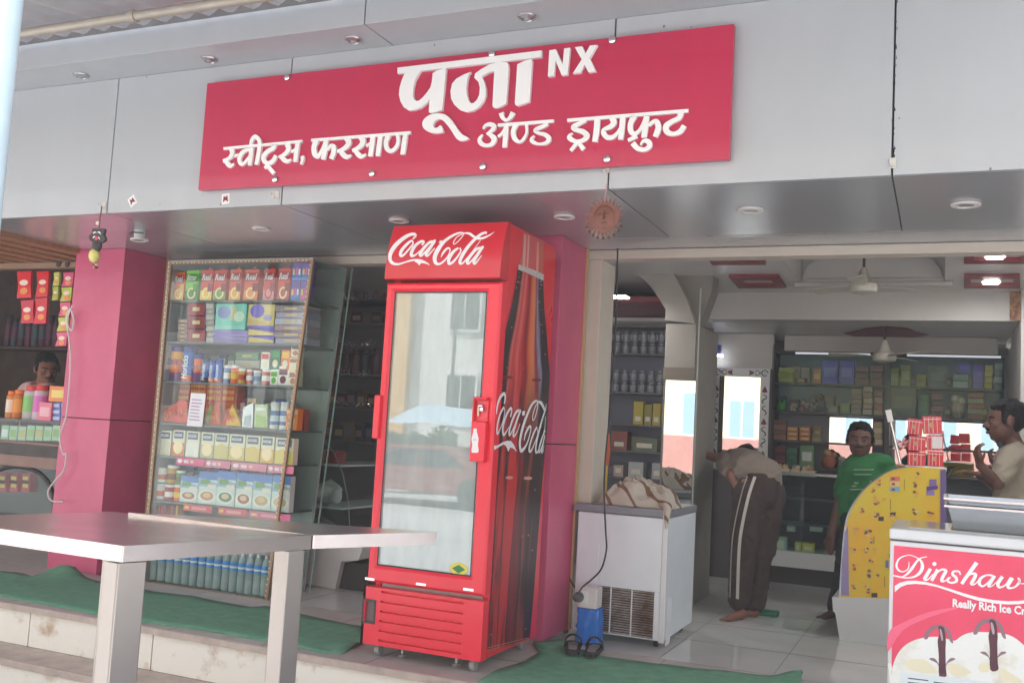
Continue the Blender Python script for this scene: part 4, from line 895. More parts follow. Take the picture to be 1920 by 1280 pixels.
jar("malt_drink_jar", "small bright blue jar, last of the malt jars", "jar", g3, 401, 412, 672, 2, [(.2, ora), (.8, P(50, 110, 220))], P(40, 80, 170), ("Boost", wht), rot=1)
mid3 = [(416, 428, 684, P(110, 140, 200), wht, "pale blue small tin"), (429, 443, 684, ora, yel, "orange small tin"), (444, 455, 690, P(224, 180, 50), red_, "yellow small tin"), (459, 470, 692, P(206, 90, 90), wht, "pink jam jar"), (472, 484, 694, P(170, 190, 210), P(80, 120, 170), "pale blue labelled jar"), (486, 505, 692, P(206, 110, 110), wht, "rosy wide jar")]
for x0, x1, yt, c1_, c2_, lb in mid3:
    jar("small_tin", lb + " in the middle of the third shelf", "tin", "small tins on the third shelf", x0, x1, yt, 2, [(.3, c1_), (.4, c2_), (.3, c1_)], wht)
for k, (x0, x1, yt, b, c_, lb) in enumerate([(506, 521, 692, wht, grn, "white and green carton"), (521, 541, 686, wht, P(120, 40, 50), "white carton with a dark ring"), (541, 559, 694, crm, P(176, 100, 80), "cream carton with a brown picture")]):
    goods("food_carton", lb + " on the third shelf near the right post", "carton", "cartons on the third shelf", x0, x1, yt, 2, b, .06, [('r', .1, .55, .9, .85, c_), ('e', .2, .1, .8, .5, c_)])
zz_ = PX(550, 694, Y=YD + .06).z
for k, (x0, x1, yt, b, c_, lb) in enumerate([(489, 505, 660, wht, red_, "white carton with red lettering standing on the rosy jar"), (508, 525, 655, P(40, 110, 60), P(60, 150, 80), "dark green packet"), (526, 544, 656, ora, yel, "orange box"), (542, 559, 670, crm, P(176, 100, 80), "cream carton in the middle of its stack"), ]):
    goods("food_carton", lb + ", upper layer of the third shelf", "carton", "cartons on the third shelf", x0, x1, yt, zz_, b, .06, [('r', .1, .6, .9, .9, c_), ('e', .2, .1, .8, .5, P(236, 226, 200))])
goods("food_carton", "cream carton on top of its stack by the right post", "carton", "cartons on the third shelf", 546, 562, 645, PX(552, 669, Y=YD + .06).z, crm, .06, [('r', .1, .6, .9, .9, P(90, 50, 50)), ('e', .2, .1, .8, .5, P(176, 110, 90))])
pile(2, 440, 486, 656, 4, [P(220, 214, 206), P(196, 90, 84), P(206, 204, 200), P(120, 150, 120)], "pale packet behind the small tins on the third shelf, %s", "packet", "packets at the back of the third shelf", .05, back=.14, nm="food_packet")
# fourth shelf: chilli packets, orange boxes, tins
zo = PX(340, 748, Y=YD + .2).z
for k, (x0, x1) in enumerate([(327, 354), (355, 385), (386, 414), (415, 440)]):
    goods("spice_box_block", "orange block of yellow dotted boxes, %s from the left, back of the fourth shelf" % ordw(k), "box", "orange spice boxes on the fourth shelf", x0, x1, 718, SZ[3], P(228, 96, 24), .1,
          [('r', .03, .55 + .15 * j, .97, .57 + .15 * j, P(170, 60, 20)) for j in range(3)] + [('e', .06 + .16 * i, .6 + .15 * j, .16 + .16 * i, .68 + .15 * j, P(246, 190, 70)) for i in range(6) for j in range(3) if j < 3], back=.14)
def packet(name, label, cat, group, pts, row, col, art=(), dep=.03, back=0.):
    Y = YD + .06 + back; q = [PX(a, b, Y=Y) for a, b in pts]; zmin = min(p.z for p in q); dz = SZ[row] - zmin
    q = [p + Vector((0, 0, dz)) for p in q]
    mb = MB(); mb.prism(q, (0, dep, 0), col)
    for k, (pp_, c) in enumerate(art): mb.poly([PX(a, b, Y=Y) + Vector((0, -.001 * (k + 1), dz)) for a, b in pp_], c)
    return tag(mb.build(name, loc=q[0], bevel=.004, seg=1), label, cat, group)
chi = P(206, 42, 30)
def chillies(cx, cy, n, s):
    out = []
    for k in range(n):
        a, b = cx + R.uniform(-s, s), cy + R.uniform(-s * .9, s * .9); l = R.uniform(4, 8); w_ = R.uniform(.9, 1.6); an = R.uniform(.9, 2.2)
        dx, dy = math.cos(an) * l, math.sin(an) * l
        out.append(([(a - dx, b - dy), (a - w_, b), (a + dx, b + dy), (a + w_, b)], R.choice([P(232, 84, 40), P(196, 30, 24), P(240, 140, 50)])))
    return out
packet("spice_packet", "slumped red chilli packet at the left end of the fourth shelf", "packet", "spice packets on the fourth shelf", [(294, 786), (306, 768), (318, 757), (330, 752), (331, 786)], 3, P(216, 70, 30), chillies(318, 775, 9, 8))
packet("spice_packet", "upright red chilli packet left of the white leaflet", "packet", "spice packets on the fourth shelf", [(326, 787), (329, 752), (336, 745), (350, 746), (353, 788)], 3, P(222, 60, 34), chillies(340, 770, 12, 10))
packet("spice_packet", "red and green chilli packet right of the white leaflet", "packet", "spice packets on the fourth shelf", [(386, 790), (388, 770), (396, 752), (412, 753), (414, 791)], 3, P(214, 90, 44), [([(387, 789), (388, 770), (396, 752), (400, 752), (392, 789)], P(150, 180, 70))] + chillies(404, 776, 10, 8))
packet("spice_packet", "yellow peaked chilli packet in the middle of the fourth shelf", "packet", "spice packets on the fourth shelf", [(415, 792), (427, 764), (437, 752), (446, 775), (452, 793)], 3, P(232, 176, 40), [([(416, 791), (427, 766), (434, 756), (424, 791)], P(206, 50, 40))] + chillies(436, 778, 8, 6))
packet("silver_pouch", "silver pouch standing on the fourth shelf", "pouch", "pouches on the fourth shelf", [(454, 794), (456, 758), (475, 748), (474, 795)], 3, M("foil_pouch", (206, 206, 208), .3, metal=.5), [([(457, 792), (459, 775), (472, 770), (471, 793)], P(190, 196, 200))])
packet("silver_pouch", "pale green pouch standing beside the silver one on the fourth shelf", "pouch", "pouches on the fourth shelf", [(477, 796), (479, 752), (502, 752), (500, 797)], 3, P(206, 218, 180), [([(479, 795), (481, 770), (499, 776), (498, 796)], P(170, 200, 120)), ([(480, 758), (500, 758), (499, 764), (481, 764)], P(240, 242, 236))])
for k, (x0, x1) in enumerate([(503, 518), (521, 536)]):
    jar("paste_tin", "white and blue tin, %s of the pair on the fourth shelf" % ("left", "right")[k], "tin", "white and blue tins", x0, x1, 753, 3, [(.18, wht), (.16, P(70, 110, 170)), (.26, P(214, 226, 232)), (.2, P(70, 110, 170)), (.2, wht)], P(220, 226, 230))
for k, (x0, x1) in enumerate([(536, 558), (560, 574)]):
    goods("spice_box_block", "orange box with a yellow flower by the right post on the fourth shelf", "box", "orange flower boxes", x0, x1, 766, 3, P(230, 124, 40), .06, [('r', .02, .75, .98, .95, P(246, 180, 120)), ('e', .25, .2, .75, .65, P(250, 214, 130)), ('e', .38, .32, .62, .54, P(236, 150, 50))]) if k == 0 else goods("spice_box_block", "red orange box behind the side glass on the fourth shelf", "box", "orange flower boxes", x0 - 3, x1 - 3, 767, 3, P(206, 70, 34), .06, back=.12)
# fifth shelf: cream cartons
mixes = [(298, 321, 807, P(60, 66, 90), P(232, 220, 196)), (323, 346, 806, P(44, 50, 110), P(226, 120, 70)), (348, 374, 808, P(90, 94, 130), P(240, 234, 224)), (376, 401, 810, P(70, 82, 100), P(196, 188, 150)), (402, 428, 812, P(70, 84, 104), P(220, 200, 130)), (429, 459, 814, P(66, 80, 100), P(222, 196, 110)), (460, 487, 816, P(76, 88, 110), P(232, 200, 110)), (488, 514, 818, P(76, 88, 110), P(236, 186, 90)), (515, 551, 821, P(66, 80, 104), P(232, 206, 100))]
for k, (x0, x1, yt, lg, f) in enumerate(mixes):
    goods("mix_carton", "cream food carton with dark oval badge, %s from the left on the fifth shelf" % ordw(k), "carton", "cream cartons on the fifth shelf", x0, x1, yt, 4, P(234, 226, 204), .05,
          [('r', .0, .0, 1, .52, f), ('e', .1, .08, .9, .6, P(min(255, 20 + 236), 226, 180) if k % 2 else f), ('r', .12, .68, .88, .94, lg), ('r', .16, .74, .84, .88, P(120, 130, 160))], texts=[("KAZAR", .2, .76, .8, .86, wht, 0, 0)])
for k, (x0, x1, c) in enumerate([(330, 384, P(226, 70, 130)), (385, 432, P(222, 120, 156)), (433, 500, P(224, 130, 160)), (501, 551, P(222, 120, 150))]):
    z = SZ[4]; goods("shelf_strip", "pink price strip, %s from the left under the cream cartons" % ordw(k), "price strip", "pink shelf strips", x0, x1, 0, z - .055, c, .003, [('e', .05, .25, .22, .8, P(244, 224, 232)), ('e', .5, .3, .62, .75, P(246, 190, 160)), ('r', .28, .3, .45, .7, P(244, 210, 222))], tz=.05, back=-.045)
# sixth shelf
for k, (x0, x1, yt, b, c) in enumerate([(290, 306, 876, wht, P(220, 120, 80)), (308, 326, 872, P(200, 150, 40), P(120, 70, 30)), (326, 340, 882, P(90, 140, 70), P(120, 90, 40))]):
    jar("food_tin", "%s in the upper layer at the left end of the sixth shelf" % ("white tin", "golden tin", "green tin")[k], "tin", "tins on the sixth shelf", x0, x1, yt, 5, [(.25, b), (.4, c), (.35, b)], wht, z0=PX(300, 904, Y=YD + .06).z)
for k, (x0, x1, yt, b, c) in enumerate([(285, 303, 906, wht, P(230, 110, 60)), (304, 320, 908, P(180, 60, 80), wht), (321, 339, 908, ora, yel)]):
    jar("food_tin", "%s in the lower layer at the left end of the sixth shelf" % ("white tin", "maroon tin", "orange tin")[k], "tin", "tins on the sixth shelf", x0, x1, yt, 5, [(.25, b), (.4, c), (.35, b)], wht)
dish = [P(190, 120, 90), P(206, 140, 100), P(90, 130, 90), P(170, 96, 80), P(200, 170, 110), P(206, 186, 140)]
for k, (x0, x1, yt) in enumerate([(338, 371, 892), (373, 406, 884), (407, 441, 883), (442, 474, 886), (475, 508, 889), (509, 544, 891)]):
    goods("meal_carton", "pale blue carton with a plated dish, %s from the left on the sixth shelf" % ordw(k), "carton", "ready meal cartons on the sixth shelf", x0, x1, yt, 5, P(212, 222, 216), .05,
          [('r', 0, .76, 1, 1, P(96, 130, 200)), ('d', 0, .55, 1, .82, P(150, 180, 200)), ('r', .12, .62, .6, .76, P(120, 160, 80)), ('r', .5, .5, .95, .62, P(236, 220, 210)), ('e', .02, .06, .98, .44, P(236, 236, 230)), ('e', .14, .12, .86, .40, dish[k]), ('e', .3, .2, .7, .36, P(220, 190, 150))])
for k, (x0, x1) in enumerate([(343, 398), (408, 463), (466, 545)]):
    goods("shelf_strip", "red price strip, %s from the left under the meal cartons" % ordw(k), "price strip", "red shelf strips", x0, x1, 0, SZ[5] - .05, P(214, 84, 92) if k < 2 else P(214, 110, 150), .003, [('r', .06, .3, .2, .7, P(236, 200, 90)), ('r', .3, .3, .8, .7, P(236, 160, 160))], tz=.045, back=-.045)
# dark low row just above the table, then water bottles
for k in range(9):
    x0 = 282 + 5.6 * k
    goods("small_pack", "small brown and red pack, %s from the left on the lowest case shelf" % ordw(k), "pack", "small packs low in the case", x0, x0 + 5, 947, PX(300, 1008, Y=YD + .05).z, P(*R.choice([(170, 60, 50), (120, 60, 40), (200, 140, 60), (150, 40, 50)])), .06)
wb_b = glass("bottle_plastic", 1.4, (226, 236, 246), .04, .02, .5); wb_w = M("bottle_water", (222, 232, 244), .12, spec=.8); lab_b = P(86, 150, 222); lab_d = P(60, 110, 200)
def water_bottle():
    t = thing("water_bottle", "", "water bottle")
    pr = [(.026, 0), (.034, .004)]
    z = .01
    while z < .15: pr += [(.034, z), (.034, z + .008), (.0315, z + .010), (.0315, z + .013)]; z += .015
    MB().lathe(pr + [(.034, .16), (.034, .235), (.028, .26), (.014, .285), (.013, .292)], (0, 0, 0), wb_b, 14).build("bottle", t, smooth=30)
    MB().lathe([(.0346, .165), (.0346, .232)], (0, 0, 0), lab_b, 14).lathe([(.0349, .185), (.0349, .20)], (0, 0, 0), wht, 14).build("label_band", t, smooth=40)
    MB().lathe([(.0155, .290), (.0155, .312), (.013, .315)], (0, 0, 0), P(236, 238, 240), 12).build("cap", t, smooth=40)
    return t
wb = water_bottle()
for k in range(16):
    px = 270 + 14.9 * k; p = PX(px, 1093 + (px - 270) * .158, Y=YD + .06)
    o = wb if k == 0 else copy_tree(wb)
    o.location = (p.x, YD + .062 + R.uniform(0, .006), zb_d + .018); h_ = PX(px, 1040, Y=YD + .06).z - (zb_d + .018); o.scale = (.8, .8, .83)
    o['label'] = "blue labelled water bottle, %s from the left along the bottom of the display case" % ordw(k); o['group'] = "water bottles in the bottom row"
for k in range(14):
    px = 280 + 15.4 * k; p = PX(px, 1093, Y=YD + .14); o = copy_tree(wb); o.location = (p.x, YD + .15, zb_d + .018); o.scale = (.8, .8, .83)
    o['label'] = "water bottle in the back row of the display case bottom, %s from the left" % ordw(k); o['group'] = "water bottles in the back row"
fill = [(P(196, 60, 50), yel), (P(60, 120, 70), wht), (P(226, 200, 150), P(150, 60, 50)), (P(70, 90, 160), wht), (P(230, 140, 60), red_), (P(210, 206, 196), P(90, 130, 170)), (P(150, 70, 110), P(236, 200, 210))]
for row, x0_, x1_, yt_, nm_ in ((2, 306, 560, 668, "third"), (3, 446, 572, 752, "fourth"), (0, 330, 580, 520, "top"), (5, 345, 540, 872, "sixth")):
    n = int((x1_ - x0_) / 17)
    for k in range(n):
        b_, c_ = R.choice(fill); xx = x0_ + 17 * k
        goods("food_packet", "small mixed packet in the back row of the %s case shelf, %s from the left" % (nm_, ordw(k)), "packet", "packets in the back rows of the display case", xx, xx + R.uniform(12, 16.5), yt_ + R.uniform(-7, 12), row, b_, .05, [('r', .08, .55, .92, .85, c_), ('e', .2, .1, .8, .5, R.choice(fill)[1])], back=.20)
# leaflet stuck inside the glass
mb = MB(); q = [PX(a, b, Y=YD + .002) for a, b in ((359, 734), (384, 736), (370, 890), (333, 885))]
q = [PX(358, 736, Y=YD + .003), PX(386, 738, Y=YD + .003), PX(379, 800, Y=YD + .003), PX(350, 798, Y=YD + .003)]
mb.prism(q, (0, .0008, 0), P(236, 236, 240)); 
for k in range(7): mb.poly([q[0].lerp(q[3], .18 + .1 * k) + (q[1] - q[0]) * .12 + Vector((0, -.0006, 0)), q[0].lerp(q[3], .18 + .1 * k) + (q[1] - q[0]) * (.6 + .3 * R.random()) + Vector((0, -.0006, 0)), q[0].lerp(q[3], .22 + .1 * k) + (q[1] - q[0]) * .8 + Vector((0, -.0006, 0)), q[0].lerp(q[3], .22 + .1 * k) + (q[1] - q[0]) * .12 + Vector((0, -.0006, 0))], P(190, 160, 190))
tag(mb.build("leaflet", loc=q[0]), "white leaflet with purple print taped on the front glass of the display case", "leaflet")
# ------------------------------------------------------------------ bottled-goods walls and counters inside the shop
def sface(Y, pts): return [PX(a, b, Y=Y) for a, b in pts]
def counter(name, label, Y, dep, base, glassp, base2=None, sidem=None, shelves=(), cat="glass counter"):
    b = sface(Y, base); g = sface(Y + .004, glassp)
    t = thing(name, label, cat, (sum(p.x for p in b) / len(b), Y, min(p.z for p in b)))
    MB().prism(b, (0, dep, 0), white_p).build("base", t, bevel=.006)
    if base2: MB().prism(sface(Y + .05, base2), (0, dep - .1, 0), M("counter_dark", (60, 52, 50), .6)).build("plinth", t)
    if sidem: MB().prism(g, (0, .012, 0), sidem).build("side_panel", t)
    return t, b, g
# counter with folded cloths between the case and the cooler
YN = 5.95
t1, b1_, _g = counter("glass_counter", "curved glass counter with a white base between the display case and the cooler", YN, 1.3,
    [(556, 1005), (686, 1010), (672, 1050), (640, 1052), (628, 1104), (562, 1092)], [(575, 815), (640, 860)], [(640, 1054), (690, 1056), (690, 1110), (632, 1106)])
gp = sface(YN + .01, [(566, 1004), (572, 812), (600, 818), (625, 845), (642, 885), (653, 940), (657, 1006)])
MB().prism(gp, (0, .006, 0), glass_m).build("side_glass", t1)
arcp = gp[2:]
mb = MB(); mb.add(arcp + [p + Vector((0, 1.25, 0)) for p in arcp], [(k, k + 1, len(arcp) + k + 1, len(arcp) + k) for k in range(len(arcp) - 1)], glass_m); mb.build("curved_glass", t1, smooth=60)
MB().tube(arcp, .0035, M('dull_edge', (120, 130, 128), .4), 6).build("edge_trim", t1)
for y_ in (866, 945):
    a, b = PX(566, y_, Y=YN + .03), PX(640, y_ + 8, Y=YN + .03); MB().box(a.x, b.x, YN + .03, YN + 1.2, a.z - .012, a.z, white_p).build("shelf", t1)
def cloth_heap(name, label, cat, c, sz, folds, m, group=None, stripes=None, vox=.012, seed=1, thick=1.):
    rr = random.Random(seed); mb = MB()
    for k in range(folds):
        a = rr.uniform(0, 6.28); u = Vector((math.cos(a), math.sin(a), 0)); f = k / max(1, folds - 1)
        ctr = Vector(c) + Vector((rr.uniform(-.35, .35) * sz[0] * (1 - f * .5), rr.uniform(-.3, .3) * sz[1], sz[2] * (.12 + .72 * f)))
        L = sz[0] * rr.uniform(.3, .5) * (1 - .3 * f); pts = []; rs = []
        bend = rr.uniform(-1, 1)
        for i in range(7):
            t_ = i / 6 * 2 - 1; q = ctr + u * L * t_ + Vector((-u.y, u.x, 0)) * bend * .3 * L * t_ * t_; q.z += -.25 * sz[2] * t_ * t_ * (.3 + f) + rr.uniform(-.01, .01)
            q.z = max(c[2] + .03, q.z); pts.append(q); rs.append(sz[2] * rr.uniform(.16, .24) * thick)
        mb.tube(pts, rs, m, 10)
    o = mb.build(name, loc=c)
    rm = o.modifiers.new("r", 'REMESH'); rm.mode = 'VOXEL'; rm.voxel_size = vox
    s_ = o.modifiers.new("s", 'SMOOTH'); s_.iterations = 5; s_.factor = .5
    dg = bpy.context.evaluated_depsgraph_get(); me = bpy.data.meshes.new_from_object(o.evaluated_get(dg)); o.modifiers.clear(); o.data = me
    nn = [v.normal.copy() for v in me.vertices]
    for v, n_ in zip(me.vertices, nn):
        q = v.co * 9 + Vector((seed, 0, 0)); f = 1 - abs(noise.noise(q + Vector((noise.noise(q * .6), noise.noise(q * .6 + Vector((5, 0, 0))), 0)))) * 2.4
        v.co = v.co + n_ * (.011 * f - .004)
    me.materials.clear(); me.materials.append(m); me.shade_smooth()
    return tag(o, label, cat, group)
cl_m = M("folded_cloth", (206, 206, 208), .9, bump=.3, bs=40)
p = PX(612, 944, Y=YN + .2); cloth_heap("cloth_pile", "pile of folded grey white cloths on the curved glass counter shelf", "cloth", (p.x, p.y, p.z + .005), (.27, .2, .17), 7, cl_m, vox=.014, seed=4)
p = PX(605, 1000, Y=YN + .2); cloth_heap("cloth_pile", "lower heap of grey cloths in the counter, under the folded pile", "cloth", (p.x, p.y, p.z + .005), (.28, .2, .12), 6, M("grey_cloth", (150, 148, 148), .9, bump=.3, bs=40), vox=.014, seed=9)
for k, (x, yy, c) in enumerate([(574, 866, (200, 170, 60)), (592, 866, (196, 150, 40)), (618, 868, (160, 50, 40))]):
    a = PX(x, yy, Y=YN + .15); tag(MB().box(a.x - .04, a.x + .04, YN + .15, YN + .3, a.z, a.z + .09, P(*c)).build("sweet_box", loc=(a.x, a.y, a.z), bevel=.004), ("mustard box at the left end of the upper counter shelf", "ochre box in the middle of the upper counter shelf", "dark red box at the right of the upper counter shelf")[k], "box", "boxes on the upper counter shelf")
# dark shelves behind that counter with jars and packets
YW = 7.6
shw = thing("wall_shelves", "dark wall shelves seen between the display case and the cooler", "shelves", (PX(650, 700, Y=YW).x, YW, ZI))
xa, xb = PX(560, 700, Y=YW).x - .35, PX(735, 700, Y=YW).x + .5
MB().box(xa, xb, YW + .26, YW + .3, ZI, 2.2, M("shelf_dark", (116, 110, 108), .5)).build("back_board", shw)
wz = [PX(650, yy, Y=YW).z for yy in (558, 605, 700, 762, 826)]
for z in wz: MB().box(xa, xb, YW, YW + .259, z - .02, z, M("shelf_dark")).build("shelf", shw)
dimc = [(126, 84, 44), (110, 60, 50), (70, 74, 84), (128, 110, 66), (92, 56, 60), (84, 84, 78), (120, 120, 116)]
rr = random.Random(3)
for r_, z in enumerate(wz):
    n = 9
    for k in range(n):
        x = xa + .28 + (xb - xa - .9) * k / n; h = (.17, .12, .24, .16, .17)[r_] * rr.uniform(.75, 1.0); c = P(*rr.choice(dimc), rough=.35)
        lab = "%s along the %s shelf behind the glass counter, counted from the left" % (ordw(k) + (" jar" if r_ in (0, 2) else " packet"), ordw(r_))
        if r_ in (0, 2):
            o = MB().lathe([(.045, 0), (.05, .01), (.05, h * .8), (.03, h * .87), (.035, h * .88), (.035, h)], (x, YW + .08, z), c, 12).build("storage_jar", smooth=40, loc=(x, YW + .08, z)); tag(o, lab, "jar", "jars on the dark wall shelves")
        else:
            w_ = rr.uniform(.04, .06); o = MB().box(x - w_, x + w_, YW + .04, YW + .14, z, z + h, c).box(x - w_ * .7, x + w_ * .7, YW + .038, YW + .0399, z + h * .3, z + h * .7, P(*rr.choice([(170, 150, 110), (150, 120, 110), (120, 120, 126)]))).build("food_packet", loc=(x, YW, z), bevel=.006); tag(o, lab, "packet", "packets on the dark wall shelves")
tin_m = M("tinsel", (235, 235, 235), .15, metal=1)
def tinsel(label, a, b, n):
    mb = MB(); a, b = Vector(a), Vector(b)
    for k in range(n):
        t_ = rr.random(); c = a.lerp(b, t_) + Vector((rr.gauss(0, .012), rr.gauss(0, .012), rr.gauss(0, .014) - .05 * math.sin(t_ * math.pi)))
        u, v = frame(Vector((rr.gauss(0, 1), rr.gauss(0, 1), rr.gauss(0, 1)))); s_ = .0085; mb.add([c + u * s_, c + v * s_ * .4, c - u * s_, c - v * s_ * .4], [(0, 1, 2, 3)], tin_m)
    tag(mb.build("tinsel_garland", loc=a), label, "garland", "tinsel garlands inside the shop")
for (x0, y0, x1, y1, n, lb) in ((612, 535, 702, 556, 160, "topmost silver tinsel garland by the display case"), (606, 620, 700, 640, 150, "second silver tinsel garland, at the height of the gift boxes"), (606, 682, 606, 640, 130, "short hanging tuft of silver tinsel on the glass edge"), (606, 672, 698, 700, 120, "third silver tinsel garland, above the dark jars"), (604, 735, 694, 752, 120, "lowest silver tinsel garland")):
    tinsel(lb, PX(x0, y0, Y=6.25), PX(x1, y1, Y=6.25), n)
# jar wall of the left aisle
YJ = 8.3
ja_ = thing("jar_shelves", "aisle shelves crowded with clear jars, seen between the door jamb and the mirror column", "shelves", (PX(1195, 700, Y=YJ).x, YJ, ZI))
jx0, jx1 = PX(1128, 700, Y=YJ).x, PX(1246, 700, Y=YJ).x
jz = [PX(1190, yy, Y=YJ).z for yy in (662, 735, 795, 845, 895)]
MB().box(jx0 - .05, jx1 - .01, YJ + .2, YJ + .22, ZI, 2.0, M("aisle_blue", (112, 112, 128), .5)).build("back_board", ja_)
for z in jz: MB().box(jx0 - .05, jx1 - .01, YJ, YJ + .199, z - .015, z, M("shelf_dark")).build("shelf", ja_)
MB().box(jx0 - .05, jx1 - .01, YJ - .01, YJ + .2, jz[0] + .23, jz[0] + .34, M("shelf_dark")).build("pelmet", ja_)
jar_c = M("clear_jar", (150, 152, 158), .12, spec=.8)
for r_, (n, h) in enumerate(((7, .20), (7, .20))):
    for k in range(n):
        x = jx0 + .04 + (jx1 - jx0 - .06) * k / (n - .6); z = jz[r_]
        mb = MB()
        for lv in range(2): mb.lathe([(.026, lv * h / 2), (.032, lv * h / 2 + .008), (.032, lv * h / 2 + h * .32), (.018, lv * h / 2 + h * .38), (.022, lv * h / 2 + h * .39), (.022, lv * h / 2 + h * .47), (.015, lv * h / 2 + h * .48)], (x, YJ + .05, z), jar_c, 12)
        tag(mb.build("glass_jar", smooth=40, loc=(x, YJ + .05, z)), "clear jar stack, %s from the left on the %s aisle shelf" % (ordw(k), ("upper", "second")[r_]), "jar", "clear jars in the aisle")
for k, (x0, x1, y0, r_, c, lb) in enumerate([(1188, 1206, 752, 2, (196, 176, 70), "yellow packet at the left on the third aisle shelf"), (1208, 1222, 758, 2, (150, 140, 70), "olive packet in the middle of the third aisle shelf"), (1224, 1238, 756, 2, (190, 170, 70), "yellow packet at the right on the third aisle shelf"), (1146, 1176, 808, 3, (150, 84, 76), "maroon carton on the fourth aisle shelf"), (1184, 1232, 820, 3, (110, 116, 90), "long green grey carton on the fourth aisle shelf"), (1150, 1168, 872, 4, (196, 170, 160), "pale pink packet on the lowest aisle shelf"), (1178, 1206, 866, 4, (190, 192, 192), "white carton on the lowest aisle shelf"), (1222, 1240, 868, 4, (180, 180, 182), "light grey carton at the end of the lowest aisle shelf")]):
    mb = MB(); Yq = YJ + .03; a, b = PX(x0, y0 + 15, Y=Yq).x, PX(x1, y0 + 15, Y=Yq).x; mb.box(a, b, Yq, Yq + .12, jz[r_], PX((x0 + x1) / 2, y0, Y=Yq).z, P(*c)); mb.box(a + (b - a) * .2, b - (b - a) * .2, Yq - .002, Yq - .0005, jz[r_] + .03, jz[r_] + .07, P(226, 220, 200))
    tag(mb.build("aisle_packet", loc=(a, Yq, jz[r_]), bevel=.004), lb, "packet", "goods on the aisle shelves")
bq = PX(1136, 812, Y=6.40); bq2 = PX(1131, 950, Y=6.40)
br_ = thing("broom", "broom with an orange head standing behind the chest freezer", "broom", (bq2.x, 6.40, ZI))
MB().cyl(PX(1137, 870, Y=6.40), (bq2.x, 6.40, ZI), .012, P(206, 170, 70)).build("handle", br_)
MB().tube([PX(1137, 872, Y=6.40), PX(1138, 850, Y=6.40), PX(1138, 812, Y=6.40)], [.016, .024, .02], M("orange_bristle", (214, 110, 70), .8, bump=.8, bs=120)).build("bristles", br_)
# ------------------------------------------------------------------ rear wall shelves with mirror backs
YR = 9.22
wl, wr = PX(1447, 760, Y=YR).x, PX(1888, 760, Y=YR).x
zt_r = PX(1660, 664, Y=YR).z
rs = thing("rear_shelves", "wide rear wall shelving with two bays of packets under glass", "shelves", ((wl + wr) / 2, YR, ZI))
frm = M("frame_brown", (66, 58, 56), .4)
MB().box(wl - .03, wr + .03, YR + .28, YR + .30, .3, zt_r, shelf_back).build("back_board", rs)
xm_ = PX(1664, 760, Y=YR).x
for a, b in ((wl - .03, wl + .02), (xm_ - .02, xm_ + .02), (wr - .02, wr + .03)): MB().box(a, b, YR - .01, YR + .279, .55, zt_r - .001, frm).build("upright", rs)
MB().box(wl - .04, wr + .04, YR - .02, YR + .3, zt_r, zt_r + .07, frm).build("pelmet", rs)
rz = []
for yy in (719, 774, 829, 880):
    z = PX(1560, yy, Y=YR).z; rz.append(z)
    for a, b in ((wl + .021, xm_ - .021), (xm_ + .021, wr - .021)): MB().box(a, b, YR, YR + .279, z - .018, z, frm).build("shelf", rs)
MB().box(wl + .2, xm_ - .15, YR - .03, YR - .01, zt_r - .015, zt_r + .002, M("tube_glow", (236, 240, 250), .4, emit=.18)).build("tube_light", rs)
MB().box(xm_ + .15, wr - .05, YR - .03, YR - .01, zt_r - .015, zt_r + .002, M("tube_glow")).build("tube_light", rs)
for x0, x1 in ((1555, 1636), (1672, 1872)):
    a, b = PX(x0, 815, Y=YR + .26), PX(x1, 815, Y=YR + .26)
    MB().prism([(a.x, YR + .255, rz[3] + .01), (b.x, YR + .255 - (.045 if x0 > 1650 else 0), rz[3] + .01), (b.x, YR + .275, rz[3] + .01), (a.x, YR + .275, rz[3] + .01)], (0, 0, rz[1] - .03 - rz[3] - .01), mirror_m).build("mirror_back", rs)
MB().prism([Vector((wl + .02, YR - .012, rz[1])), Vector((wr - .02, YR - .012, rz[1])), Vector((wr - .02, YR - .012, zt_r)), Vector((wl + .02, YR - .012, zt_r))], (0, .004, 0), glass('thin_glass', 1.22)).build("sliding_glass", rs)
def rgood(x0, x1, y0, row, c, lb, kind="b", nm="shelf_packet", y1=None, col2=(210, 200, 170), grp=None):
    Yq = YR + .03; z0 = rz[row] if y1 is None else PX((x0 + x1) / 2, y1, Y=Yq).z; z1 = PX((x0 + x1) / 2, y0, Y=Yq).z; a, b = PX(x0, y0 + 15, Y=Yq).x, PX(x1, y0 + 15, Y=Yq).x
    mb = MB(); w_ = b - a; h = z1 - z0; m1, m2 = P(*c, rough=.35), P(*col2)
    if kind == "b": mb.box(a + .002, b - .002, Yq, Yq + .12, z0, z1, m1).box(a + w_ * .15, b - w_ * .15, Yq - .002, Yq - .0005, z0 + h * .3, z0 + h * .7, m2)
    elif kind == "s":
        n = max(2, int(h / .045)); 
        for k in range(n):
            o_ = rr.uniform(-.004, .004); mb.box(a + .003 + o_, b - .003 + o_, Yq, Yq + .1, z0 + h * k / n, z0 + h * (k + .93) / n, m1 if k % 2 else m2)
    else:
        n = 5 if kind == "p" else 8
        for k in range(n):
            mb.ell((a + w_ * rr.uniform(.2, .8), Yq + rr.uniform(.02, .09), z0 + h * rr.uniform(.15, .85)), (w_ * .24, .03, h * .16), m1 if rr.random() < .6 else m2, 8, 6, Matrix.Rotation(rr.uniform(-.5, .5), 3, 'Y'))
        mb.ell(((a + b) / 2, Yq + .06, z0 + h * .4), (w_ * .42, .05, h * .42), m1, 10, 7)
    tag(mb.build(nm, loc=((a + b) / 2, Yq, z0), bevel=.003 if kind in "bs" else 0, smooth=50 if kind not in "bs" else None), lb, "packet", grp or "goods on the rear shelves")
G = rgood
